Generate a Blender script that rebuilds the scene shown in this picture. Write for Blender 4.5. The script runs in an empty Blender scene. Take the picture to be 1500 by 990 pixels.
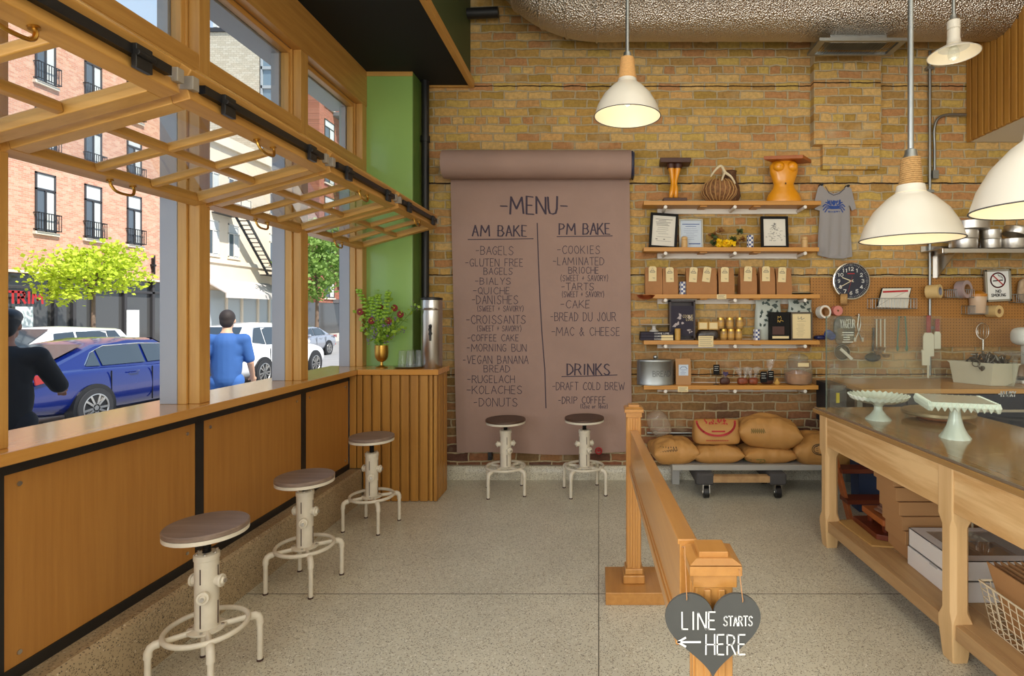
import bpy, bmesh, math, random
from mathutils import Vector, Matrix, noise as mnoise
random.seed(7)
SC = bpy.context.scene
COL = SC.collection
PI = math.pi
# ------------------------------------------------------------------ camera, light, exposure
F = 800.0; EYE = 1.45; VX, VY = 877.0, 457.0          # focal length in pixels of the 1500x990 frame, eye height, vanishing point
cam = bpy.data.cameras.new('camera'); cam.sensor_width = 36.0; cam.lens = F / 1500.0 * 36.0
cam.shift_x = -(VX - 750.0) / 1500.0; cam.shift_y = -(495.0 - VY) / 1500.0
cam.clip_start = 0.02; cam.clip_end = 400
camo = bpy.data.objects.new('camera', cam); COL.objects.link(camo)
camo.location = (0, 0, EYE); camo.rotation_euler = (PI / 2, 0, 0); SC.camera = camo

W = bpy.data.worlds.new('sky'); SC.world = W; W.use_nodes = True
wn = W.node_tree.nodes; wl = W.node_tree.links
bg = wn['Background']; bg.inputs['Strength'].default_value = 2.3
tc = wn.new('ShaderNodeTexCoord'); sx = wn.new('ShaderNodeSeparateXYZ'); cr = wn.new('ShaderNodeValToRGB')
cr.color_ramp.elements[0].position = 0.0; cr.color_ramp.elements[0].color = (0.38, 0.44, 0.50, 1)
cr.color_ramp.elements[1].position = 0.75; cr.color_ramp.elements[1].color = (0.20, 0.30, 0.46, 1)
wl.new(tc.outputs['Generated'], sx.inputs[0]); wl.new(sx.outputs['Z'], cr.inputs[0]); wl.new(cr.outputs[0], bg.inputs['Color'])

from mathutils.bvhtree import BVHTree
def onto(mb, d=.0025):          # place lettering on the front of a built shape
    t = BVHTree.FromPolygons(mb.v, mb.f)
    def fn(u, v):
        h = t.ray_cast(Vector((u, 2.0, v)), Vector((0, 1, 0)))[0]
        return Vector((u, (h.y if h is not None else 4.4) - d, v))
    return fn
def lamp(name, kind, loc, rot, energy, color, size=None, sy=None):
    l = bpy.data.lights.new(name, kind); l.energy = energy; l.color = color
    if kind == 'AREA':
        l.shape = 'RECTANGLE'; l.size = size; l.size_y = sy or size
    o = bpy.data.objects.new(name, l); COL.objects.link(o); o.location = loc; o.rotation_euler = rot
    return o
sun = lamp('sun', 'SUN', (20, -10, 40), (0, 0, 0), 6.5, (1.0, 0.95, 0.86)); sun.data.angle = 0.02
sun.rotation_euler = Vector((-0.60, 0.30, -0.80)).to_track_quat('-Z', 'Y').to_euler()
lamp('ceiling_fill_front', 'AREA', (1.2, 1.2, 4.45), (0, 0, 0), 26, (1.0, 0.94, 0.80), 2.6, 2.6)  # added area lamp, out of view, brightens the room from above
lamp('ceiling_fill_back', 'AREA', (1.6, -1.8, 4.45), (0, 0, 0), 26, (1.0, 0.94, 0.80), 3.0, 2.6)  # second added overhead fill, behind the camera
lamp('rear_fill_light', 'AREA', (1.2, -3.45, 2.3), (PI / 2, 0, 0), 112, (1.0, 0.975, 0.89), 4.5, 2.6)  # added fill lamp standing in for daylight from unseen rear windows
lamp('left_fill_light', 'AREA', (-2.0, -1.45, 2.0), (0, -PI / 2, 0), 200, (1.0, 0.995, 0.95), 2.0, 3.6)  # added fill lamp in the unseen left window opening, brightens from the side
SC.view_settings.view_transform = 'Standard'; SC.view_settings.look = 'None'
SC.view_settings.exposure = 0.0; SC.view_settings.gamma = 1.0
SC.view_settings.use_curve_mapping = False
cy = SC.cycles; cy.max_bounces = 10; cy.diffuse_bounces = 5; cy.glossy_bounces = 5; cy.transparent_max_bounces = 24
cy.sample_clamp_indirect = 6.0; cy.caustics_reflective = False; cy.caustics_refractive = False

# ------------------------------------------------------------------ helpers
def px(x, Y): return (x - VX) / F * Y
def pz(y, Y): return EYE - (y - VY) / F * Y
def pt(x, y, Y): return Vector((px(x, Y), Y, pz(y, Y)))
def lin(c):
    return tuple(((v / 255) / 12.92 if v <= 10 else (((v / 255) + 0.055) / 1.055) ** 2.4) for v in c[:3])

WORLD = {}
def worigin(o):
    v = Vector((0, 0, 0))
    while o is not None:
        v = v + Vector(o.location); o = o.parent
    return v

class MB:
    def __init__(s): s.v = []; s.f = []
    def add(s, vs, fs):
        n = len(s.v); s.v += [Vector(q) for q in vs]; s.f += [tuple(i + n for i in q) for q in fs]; return s
    def box(s, x0, x1, y0, y1, z0, z1):
        return s.add([(x0, y0, z0), (x1, y0, z0), (x1, y1, z0), (x0, y1, z0), (x0, y0, z1), (x1, y0, z1), (x1, y1, z1), (x0, y1, z1)],
                     [(0, 3, 2, 1), (4, 5, 6, 7), (0, 1, 5, 4), (1, 2, 6, 5), (2, 3, 7, 6), (3, 0, 4, 7)])
    def obox(s, c, a, b, n):          # centre and three half-axis vectors
        c, a, b, n = Vector(c), Vector(a), Vector(b), Vector(n)
        vs = [c - a - b - n, c + a - b - n, c + a + b - n, c - a + b - n, c - a - b + n, c + a - b + n, c + a + b + n, c - a + b + n]
        return s.add(vs, [(0, 3, 2, 1), (4, 5, 6, 7), (0, 1, 5, 4), (1, 2, 6, 5), (2, 3, 7, 6), (3, 0, 4, 7)])
    def bar(s, p, q, w, h, up=(0, 0, 1)):     # rectangular bar from p to q
        p, q = Vector(p), Vector(q); d = (q - p); L = d.length; d.normalize(); up = Vector(up)
        sd = d.cross(up)
        if sd.length < 1e-4: sd = d.cross(Vector((1, 0, 0)))
        sd.normalize(); u = sd.cross(d)
        return s.obox((p + q) / 2, d * (L / 2), sd * (w / 2), u * (h / 2))
    def cyl(s, p, q, r0, r1=None, n=16, cap=True):
        p, q = Vector(p), Vector(q); r1 = r0 if r1 is None else r1
        d = (q - p).normalized(); a = d.orthogonal().normalized(); b = d.cross(a)
        vs = []; fs = []
        for c, r in ((p, r0), (q, r1)):
            for i in range(n):
                t = 2 * PI * i / n; vs.append(c + (a * math.cos(t) + b * math.sin(t)) * r)
        for i in range(n): fs.append((i, (i + 1) % n, n + (i + 1) % n, n + i))
        if cap: fs.append(tuple(range(n - 1, -1, -1))); fs.append(tuple(range(n, 2 * n)))
        return s.add(vs, fs)
    def tube(s, pts, r, n=8, closed=False, cap=True):
        pts = [Vector(q) for q in pts]; m = len(pts); rs = r if isinstance(r, (list, tuple)) else [r] * m
        vs = []; fs = []; ref = None
        for i, c in enumerate(pts):
            if closed: d = pts[(i + 1) % m] - pts[i - 1]
            else: d = pts[min(i + 1, m - 1)] - pts[max(i - 1, 0)]
            if d.length < 1e-9: d = Vector((0, 0, 1))
            d.normalize()
            if ref is None: ref = d.orthogonal().normalized()
            a = ref - d * ref.dot(d)
            if a.length < 1e-5: a = d.orthogonal()
            a.normalize(); ref = a; b = d.cross(a)
            for k in range(n):
                t = 2 * PI * k / n; vs.append(c + (a * math.cos(t) + b * math.sin(t)) * rs[i])
        for i in range(m if closed else m - 1):
            j = (i + 1) % m
            for k in range(n):
                k2 = (k + 1) % n; fs.append((i * n + k, i * n + k2, j * n + k2, j * n + k))
        if cap and not closed:
            fs.append(tuple(range(n - 1, -1, -1))); fs.append(tuple((m - 1) * n + k for k in range(n)))
        return s.add(vs, fs)
    def lathe(s, prof, c=(0, 0, 0), n=24, wave=None, caps=True):      # prof: (r, z) bottom to top; wave(angle, r, z) -> (r, z)
        c = Vector(c); vs = []; fs = []; m = len(prof)
        for (r, z) in prof:
            for k in range(n):
                t = 2 * PI * k / n; rr, zz = (r, z) if wave is None else wave(t, r, z)
                vs.append(c + Vector((rr * math.cos(t), rr * math.sin(t), zz)))
        for i in range(m - 1):
            for k in range(n):
                k2 = (k + 1) % n; fs.append((i * n + k, i * n + k2, (i + 1) * n + k2, (i + 1) * n + k))
        if caps and prof[0][0] > 1e-6: fs.append(tuple(range(n - 1, -1, -1)))
        if caps and prof[-1][0] > 1e-6: fs.append(tuple((m - 1) * n + k for k in range(n)))
        return s.add(vs, fs)
    def ball(s, c, r, n=14, m=9):
        c = Vector(c); r = Vector((r, r, r)) if not hasattr(r, '__len__') else Vector(r)
        vs = [c + Vector((0, 0, -r.z))]; fs = []
        for i in range(1, m):
            p = -PI / 2 + PI * i / m
            for k in range(n):
                t = 2 * PI * k / n; vs.append(c + Vector((r.x * math.cos(p) * math.cos(t), r.y * math.cos(p) * math.sin(t), r.z * math.sin(p))))
        vs.append(c + Vector((0, 0, r.z))); top = len(vs) - 1
        for k in range(n):
            k2 = (k + 1) % n; fs.append((0, 1 + k2, 1 + k)); fs.append((top, 1 + (m - 2) * n + k, 1 + (m - 2) * n + k2))
            for i in range(m - 2): fs.append((1 + i * n + k, 1 + i * n + k2, 1 + (i + 1) * n + k2, 1 + (i + 1) * n + k))
        return s.add(vs, fs)
    def prism(s, poly, fn, d):                   # poly of (u, v); fn(u, v) -> point; d: thickness vector
        d = Vector(d); a = [Vector(fn(*q)) for q in poly]; n = len(a)
        fs = [tuple(range(n)), tuple(range(2 * n - 1, n - 1, -1))] + [(i, n + i, n + (i + 1) % n, (i + 1) % n) for i in range(n)]
        return s.add(a + [q + d for q in a], fs)
    def loft(s, rings, cap=True, closed=True):
        m = len(rings); n = len(rings[0]); vs = [q for r in rings for q in r]; fs = []
        for i in range(m - 1):
            for k in range(n if closed else n - 1):
                k2 = (k + 1) % n; fs.append((i * n + k, i * n + k2, (i + 1) * n + k2, (i + 1) * n + k))
        if cap: fs.append(tuple(range(n - 1, -1, -1))); fs.append(tuple((m - 1) * n + k for k in range(n)))
        return s.add(vs, fs)
    def pillow(s, c, dims, e=0.45, rot=0.0, seed=0, amp=0.05, n=36, m=20, tilt=0.0):
        c = Vector(c); hx, hy, hz = (q / 2 for q in dims); vs = []; fs = []
        sg = lambda q, p: math.copysign(abs(q) ** p, q)
        R = Matrix.Rotation(rot, 3, 'Z') @ Matrix.Rotation(tilt, 3, 'Y')
        for i in range(m + 1):
            p = -PI / 2 + PI * i / m
            for k in range(n):
                t = 2 * PI * k / n
                q = Vector((hx * sg(math.cos(p), .55) * sg(math.cos(t), e), hy * sg(math.cos(p), .55) * sg(math.sin(t), e), hz * sg(math.sin(p), .75)))
                d = mnoise.noise(q * 9 + Vector((seed * 3.1, seed, 0))) + .6 * mnoise.noise(q * 22 + Vector((seed, 0, 5)))
                q = q * (1 + amp * d); vs.append(c + R @ q)
        for i in range(m):
            for k in range(n):
                k2 = (k + 1) % n; fs.append((i * n + k, i * n + k2, (i + 1) * n + k2, (i + 1) * n + k))
        return s.add(vs, fs)
    def sack(s, c, dims, rot=0.0, seed=0, tilt=0.0, n=44, m=34, flat=.55):
        """stuffed paper sack: rectangular plan, pinched seams, puckered ends"""
        c = Vector(c); hx, hy, hz = (q / 2 for q in dims); R = Matrix.Rotation(rot, 3, 'Z') @ Matrix.Rotation(tilt, 3, 'Y'); o = len(s.v)
        for side in (1, -1):
            for j in range(m + 1):
                v = -1 + 2 * j / m
                for i in range(n + 1):
                    u = -1 + 2 * i / n
                    t = max(0, (1 - abs(u) ** 3.2) * (1 - abs(v) ** 3.2)) ** .55; e = max(abs(u), abs(v))
                    w = mnoise.noise(Vector((u * 2.2 + seed * 7, v * 2.2, seed))) * .10 + mnoise.noise(Vector((u * 2 + seed, v * 9, seed * 3))) * .10 * abs(u) ** 2 + mnoise.noise(Vector((u * 8, v * 2.5 + seed, seed * 5))) * .08 * abs(v) ** 2
                    z = side * hz * (t * (1 + w * 2.4) if side > 0 else min(t * 1.25, 1) * (flat + (1 - flat)))
                    k = .93 + .07 * (abs(u) * abs(v)) ** .7
                    q = Vector((hx * u * (k + .02 * mnoise.noise(Vector((v * 4, seed, 2)))), hy * v * (k + .03 * mnoise.noise(Vector((u * 4, seed, 9)))), z + hz * .10 * mnoise.noise(Vector((u * 5, v * 5, seed + 4))) * e ** 3))
                    s.v.append(c + R @ q)
        N = (n + 1) * (m + 1)
        for sd in (0, 1):
            for j in range(m):
                for i in range(n):
                    a = o + sd * N + j * (n + 1) + i; s.f.append((a, a + 1, a + n + 2, a + n + 1))
        ed = [i for i in range(n + 1)] + [j * (n + 1) + n for j in range(1, m + 1)] + [m * (n + 1) + i for i in range(n - 1, -1, -1)] + [j * (n + 1) for j in range(m - 1, 0, -1)]
        for a, b in zip(ed, ed[1:] + ed[:1]): s.f.append((o + a, o + b, o + N + b, o + N + a))
        return s
    def xform(s, mat):
        s.v = [mat @ q for q in s.v]; return s
    def build(s, name, mat, parent=None, bevel=0, smooth=40, seg=2, origin=None, weld=False):
        me = bpy.data.meshes.new(name)
        if parent is not None: off = worigin(parent); loc = Vector((0, 0, 0))
        else:
            if origin is None:
                xs = [q.x for q in s.v]; ys = [q.y for q in s.v]; zs = [q.z for q in s.v]
                origin = Vector(((min(xs) + max(xs)) / 2, (min(ys) + max(ys)) / 2, min(zs)))
            off = Vector(origin); loc = off
        me.from_pydata([q - off for q in s.v], [], s.f)
        bm = bmesh.new(); bm.from_mesh(me)
        if weld: bmesh.ops.remove_doubles(bm, verts=bm.verts, dist=1e-5)
        bmesh.ops.recalc_face_normals(bm, faces=bm.faces)
        if smooth:
            lim = math.radians(smooth)
            for f in bm.faces: f.smooth = True
            for e in bm.edges:
                if len(e.link_faces) != 2 or e.calc_face_angle(0) > lim: e.smooth = False
        bm.to_mesh(me); bm.free()
        o = bpy.data.objects.new(name, me); COL.objects.link(o); o.location = loc
        if mat is not None: me.materials.append(mat)
        if parent is not None: o.parent = parent
        if bevel:
            b = o.modifiers.new('bevel', 'BEVEL'); b.width = bevel; b.segments = seg; b.limit_method = 'ANGLE'; b.angle_limit = math.radians(40); b.harden_normals = True
        return o
    def thing(s, name, mat, label, cat, group=None, **k):
        return tag(s.build(name, mat, None, **k), label, cat, group)
    def struct(s, name, mat, parent=None, **k):
        o = s.build(name, mat, parent, **k)
        if parent is None: o['kind'] = 'structure'
        return o

def tag(o, label, cat, group=None, kind=None):
    o['label'] = label; o['category'] = cat
    if group: o['group'] = group
    if kind: o['kind'] = kind
    return o
def empty(name, loc, label=None, cat=None, group=None, kind=None):
    o = bpy.data.objects.new(name, None); COL.objects.link(o); o.location = loc; o.empty_display_size = .05
    if label: tag(o, label, cat, group)
    if kind: o['kind'] = kind
    return o
def copy_tree(o, parent=None, loc=None, rz=None, label=None):
    c = o.copy(); COL.objects.link(c)
    if parent is not None: c.parent = parent
    if loc is not None: c.location = loc
    if rz is not None: c.rotation_euler = (0, 0, rz)
    if label: c['label'] = label
    for ch in list(o.children): copy_tree(ch, c)
    return c
def curve_pts(pts, n=6):                  # Catmull-Rom
    pts = [Vector(p) for p in pts]; out = []
    for i in range(len(pts) - 1):
        p0 = pts[max(i - 1, 0)]; p1 = pts[i]; p2 = pts[i + 1]; p3 = pts[min(i + 2, len(pts) - 1)]
        for k in range(n):
            t = k / n
            out.append(.5 * ((2 * p1) + (p2 - p0) * t + (2 * p0 - 5 * p1 + 4 * p2 - p3) * t * t + (3 * p1 - p0 - 3 * p2 + p3) * t ** 3))
    out.append(pts[-1]); return out
def circle(c, r, n=32, a=(1, 0, 0), b=(0, 1, 0)):
    c, a, b = Vector(c), Vector(a), Vector(b)
    return [c + a * (r * math.cos(2 * PI * i / n)) + b * (r * math.sin(2 * PI * i / n)) for i in range(n)]

# ------------------------------------------------------------------ stroke lettering
G = {
 'A': [[(0, 0), (.5, 1), (1, 0)], [(.2, .38), (.8, .38)]],
 'B': [[(0, 0), (0, 1), (.65, .95), (.85, .75), (.65, .55), (0, .52)], [(.65, .55), (1, .28), (.7, .02), (0, 0)]],
 'C': [[(1, .85), (.7, 1), (.35, .95), (.05, .65), (.05, .35), (.35, .05), (.7, 0), (1, .15)]],
 'D': [[(0, 0), (0, 1), (.5, .95), (.95, .65), (.95, .35), (.5, .04), (0, 0)]],
 'E': [[(.9, 1), (0, 1), (0, 0), (.9, 0)], [(0, .52), (.75, .52)]],
 'F': [[(.9, 1), (0, 1), (0, 0)], [(0, .52), (.7, .52)]],
 'G': [[(.95, .85), (.65, 1), (.3, .92), (.03, .6), (.05, .3), (.4, 0), (.8, .05), (.95, .4), (.55, .42)]],
 'H': [[(0, 0), (0, 1)], [(1, 0), (1, 1)], [(0, .5), (1, .5)]],
 'I': [[(.5, 0), (.5, 1)]],
 'J': [[(.75, 1), (.75, .25), (.5, 0), (.2, .03), (0, .25)]],
 'K': [[(0, 0), (0, 1)], [(.9, 1), (0, .42)], [(.25, .55), (1, 0)]],
 'L': [[(0, 1), (0, 0), (.85, 0)]],
 'M': [[(0, 0), (.1, 1), (.5, .3), (.9, 1), (1, 0)]],
 'N': [[(0, 0), (0, 1), (1, 0), (1, 1)]],
 'O': [[(.5, 1), (.15, .85), (0, .5), (.15, .15), (.5, 0), (.85, .15), (1, .5), (.85, .85), (.5, 1)]],
 'P': [[(0, 0), (0, 1), (.7, .95), (.92, .75), (.7, .5), (0, .46)]],
 'Q': [[(.5, 1), (.15, .85), (0, .5), (.15, .15), (.5, 0), (.85, .15), (1, .5), (.85, .85), (.5, 1)], [(.6, .25), (1.05, -.08)]],
 'R': [[(0, 0), (0, 1), (.7, .95), (.9, .75), (.7, .52), (0, .48)], [(.45, .5), (1, 0)]],
 'S': [[(.92, .85), (.6, 1), (.2, .93), (.08, .72), (.3, .55), (.75, .42), (.95, .22), (.7, .03), (.3, 0), (0, .15)]],
 'T': [[(0, 1), (1, 1)], [(.5, 1), (.5, 0)]],
 'U': [[(0, 1), (0, .3), (.2, .03), (.5, 0), (.8, .03), (1, .3), (1, 1)]],
 'V': [[(0, 1), (.5, 0), (1, 1)]],
 'W': [[(0, 1), (.25, 0), (.5, .7), (.75, 0), (1, 1)]],
 'X': [[(0, 0), (1, 1)], [(0, 1), (1, 0)]],
 'Y': [[(0, 1), (.5, .48), (1, 1)], [(.5, .48), (.5, 0)]],
 'Z': [[(0, 1), (1, 1), (0, 0), (1, 0)]],
 '0': [[(.5, 1), (.1, .8), (0, .5), (.1, .2), (.5, 0), (.9, .2), (1, .5), (.9, .8), (.5, 1)]],
 '1': [[(.2, .8), (.55, 1), (.55, 0)]],
 '2': [[(.05, .75), (.3, 1), (.7, 1), (.92, .75), (.8, .5), (0, 0), (1, 0)]],
 '3': [[(.05, .85), (.4, 1), (.85, .85), (.8, .6), (.4, .53), (.9, .4), (.9, .12), (.45, 0), (0, .15)]],
 '4': [[(.75, 0), (.75, 1), (0, .3), (1, .3)]],
 '5': [[(.9, 1), (.15, 1), (.1, .55), (.6, .62), (.95, .35), (.7, .03), (.3, 0), (0, .15)]],
 '6': [[(.8, .95), (.4, .85), (.05, .4), (.2, .05), (.6, 0), (.95, .25), (.75, .55), (.3, .5), (.07, .3)]],
 '7': [[(0, 1), (1, 1), (.35, 0)]],
 '8': [[(.5, .53), (.12, .75), (.5, 1), (.88, .75), (.5, .53), (.03, .25), (.5, 0), (.97, .25), (.5, .53)]],
 '9': [[(.95, .7), (.6, .45), (.15, .55), (.1, .85), (.5, 1), (.9, .85), (.95, .6), (.7, .1), (.3, 0)]],
 '-': [[(.1, .48), (.9, .48)]], '+': [[(.15, .5), (.85, .5)], [(.5, .2), (.5, .8)]],
 '(': [[(.7, 1.1), (.35, .75), (.3, .35), (.65, -.1)]], ')': [[(.3, 1.1), (.65, .75), (.7, .35), (.35, -.1)]],
 '&': [[(1, 0), (.25, .75), (.4, 1), (.65, .8), (.05, .3), (.3, 0), (.9, .4)]],
 "'": [[(.5, 1), (.45, .75)]], '.': [[(.45, 0), (.55, .03)]], ',': [[(.5, .05), (.4, -.15)]],
 'o': [[(.5, .55), (.1, .4), (.1, .15), (.5, 0), (.9, .15), (.9, .4), (.5, .55)]],
 'z': [[(.05, .55), (.95, .55), (.05, 0), (.95, 0)]], 'r': [[(.1, .55), (.1, 0)], [(.1, .35), (.5, .55), (.9, .5)]],
 '<': [[(1.2, .48), (0, .48)], [(.4, .85), (0, .48), (.4, .1)]],
}
WID = {'I': .3, '-': .5, '(': .38, ')': .38, ' ': .45, 'M': .95, 'W': 1.0, "'": .25, '.': .25, ',': .25, 'E': .52, 'F': .52, 'L': .5, 'J': .5, '1': .4, '<': 1.3}
def write(mb, text, u0, u1, v0, v1, place, hw, jit=.02, dbl=False):
    adv = sum(WID.get(c, .62) + .2 for c in text) - .2
    k = (u1 - u0) / adv; h = v1 - v0; u = u0
    for c in text:
        w = WID.get(c, .62) * k
        for st in G.get(c, []):
            q = [(u + a * w + random.uniform(-jit, jit) * h, v0 + b * h + random.uniform(-jit, jit) * h) for a, b in st]
            stroke(mb, q, place, hw)
            if dbl: stroke(mb, [(a + hw * 1.7, b - hw * .4) for a, b in q], place, hw)
        u += w + .2 * k
def stroke(mb, q, place, hw):
    for (a, b), (c, d) in zip(q[:-1], q[1:]):
        L = math.hypot(c - a, d - b)
        if L < 1e-6: continue
        ex, ey = (c - a) / L, (d - b) / L; nx, ny = -ey * hw, ex * hw; ex *= hw * .7; ey *= hw * .7
        n = max(1, int(L / .06))
        for i in range(n):
            s0, s1 = i / n, (i + 1) / n
            A = (a + (c - a) * s0 - (ex if i == 0 else 0), b + (d - b) * s0 - (ey if i == 0 else 0))
            B = (a + (c - a) * s1 + (ex if i == n - 1 else 0), b + (d - b) * s1 + (ey if i == n - 1 else 0))
            mb.add([place(A[0] + nx, A[1] + ny), place(A[0] - nx, A[1] - ny), place(B[0] - nx, B[1] - ny), place(B[0] + nx, B[1] + ny)], [(0, 1, 2, 3)])

# ------------------------------------------------------------------ materials
def newmat(name):
    m = bpy.data.materials.new(name); m.use_nodes = True
    nt = m.node_tree; b = nt.nodes['Principled BSDF']
    return m, nt, b
def nd(nt, t, **k):
    n = nt.nodes.new(t)
    for a, v in k.items(): setattr(n, a, v)
    return n
def P(name, c, rough=.5, metal=0, var=0, vs=8, bump=0, bs=60, coat=0, spec=.5, obj=True):
    m, nt, b = newmat(name); c = lin(c) + (1,)
    b.inputs['Base Color'].default_value = c; b.inputs['Roughness'].default_value = rough; b.inputs['Metallic'].default_value = metal
    b.inputs['Specular IOR Level'].default_value = spec
    if coat: b.inputs['Coat Weight'].default_value = coat; b.inputs['Coat Roughness'].default_value = .08
    if var or bump:
        t = nd(nt, 'ShaderNodeTexCoord')
        if var:
            n = nd(nt, 'ShaderNodeTexNoise'); n.inputs['Scale'].default_value = vs; n.inputs['Detail'].default_value = 5
            nt.links.new(t.outputs['Object'], n.inputs['Vector'])
            r = nd(nt, 'ShaderNodeValToRGB'); r.color_ramp.elements[0].position = .3; r.color_ramp.elements[1].position = .7
            r.color_ramp.elements[0].color = tuple(max(0, q * (1 - var)) for q in c[:3]) + (1,)
            r.color_ramp.elements[1].color = tuple(min(1, q * (1 + var)) for q in c[:3]) + (1,)
            nt.links.new(n.outputs['Fac'], r.inputs[0]); nt.links.new(r.outputs[0], b.inputs['Base Color'])
        if bump:
            n2 = nd(nt, 'ShaderNodeTexNoise'); n2.inputs['Scale'].default_value = bs; n2.inputs['Detail'].default_value = 4
            nt.links.new(t.outputs['Object'], n2.inputs['Vector'])
            bp = nd(nt, 'ShaderNodeBump'); bp.inputs['Strength'].default_value = bump; bp.inputs['Distance'].default_value = .01
            nt.links.new(n2.outputs['Fac'], bp.inputs['Height']); nt.links.new(bp.outputs[0], b.inputs['Normal'])
    return m
def wood(name, c0, c1, axis='Z', scale=14, stretch=.08, rough=.4, coat=0, rings=0, bump=.08):
    m, nt, b = newmat(name); b.inputs['Roughness'].default_value = rough
    if coat: b.inputs['Coat Weight'].default_value = coat; b.inputs['Coat Roughness'].default_value = .1
    t = nd(nt, 'ShaderNodeNewGeometry'); mp = nd(nt, 'ShaderNodeMapping')
    sc = [1, 1, 1]; sc['XYZ'.index(axis)] = stretch; mp.inputs['Scale'].default_value = sc
    nt.links.new(t.outputs['Position'], mp.inputs['Vector'])
    n = nd(nt, 'ShaderNodeTexNoise'); n.inputs['Scale'].default_value = scale; n.inputs['Detail'].default_value = 7; n.inputs['Roughness'].default_value = .62
    n.inputs['Distortion'].default_value = .6 if rings else .1
    nt.links.new(mp.outputs[0], n.inputs['Vector'])
    src = n.outputs['Fac']
    if rings:
        mm = nd(nt, 'ShaderNodeMath', operation='MULTIPLY'); mm.inputs[1].default_value = rings
        fr = nd(nt, 'ShaderNodeMath', operation='PINGPONG'); fr.inputs[1].default_value = 1
        nt.links.new(src, mm.inputs[0]); nt.links.new(mm.outputs[0], fr.inputs[0]); src = fr.outputs[0]
    r = nd(nt, 'ShaderNodeValToRGB'); e = r.color_ramp.elements
    e[0].position = .25 if not rings else .05; e[1].position = .75 if not rings else .7
    e[0].color = lin(c0) + (1,); e[1].color = lin(c1) + (1,)
    nt.links.new(src, r.inputs[0]); nt.links.new(r.outputs[0], b.inputs['Base Color'])
    if bump:
        bp = nd(nt, 'ShaderNodeBump'); bp.inputs['Strength'].default_value = bump; bp.inputs['Distance'].default_value = .004
        nt.links.new(src, bp.inputs['Height']); nt.links.new(bp.outputs[0], b.inputs['Normal'])
    return m
def glass(name, tint=(1, 1, 1), ior=1.45, film=0.0, filmcol=(.8, .8, .8)):
    m, nt, b = newmat(name); nt.nodes.remove(b); out = nt.nodes['Material Output']
    tr = nd(nt, 'ShaderNodeBsdfTransparent'); tr.inputs[0].default_value = tint + (1,)
    gl = nd(nt, 'ShaderNodeBsdfGlossy'); gl.inputs['Roughness'].default_value = .01
    lw = nd(nt, 'ShaderNodeLayerWeight'); lw.inputs[0].default_value = .5
    pw5 = nd(nt, 'ShaderNodeMath', operation='POWER'); pw5.inputs[1].default_value = 5; nt.links.new(lw.outputs['Facing'], pw5.inputs[0])
    r0 = ((ior - 1) / (ior + 1)) ** 2; fr = nd(nt, 'ShaderNodeMath', operation='MULTIPLY_ADD'); fr.inputs[1].default_value = 1 - r0; fr.inputs[2].default_value = r0; nt.links.new(pw5.outputs[0], fr.inputs[0])
    mx = nd(nt, 'ShaderNodeMixShader'); nt.links.new(fr.outputs[0], mx.inputs[0]); nt.links.new(tr.outputs[0], mx.inputs[1]); nt.links.new(gl.outputs[0], mx.inputs[2])
    last = mx
    if film:
        df = nd(nt, 'ShaderNodeBsdfDiffuse'); df.inputs[0].default_value = filmcol + (1,)
        m2 = nd(nt, 'ShaderNodeMixShader'); m2.inputs[0].default_value = film
        nt.links.new(mx.outputs[0], m2.inputs[1]); nt.links.new(df.outputs[0], m2.inputs[2]); last = m2
    nt.links.new(last.outputs[0], out.inputs[0]); return m
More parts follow.
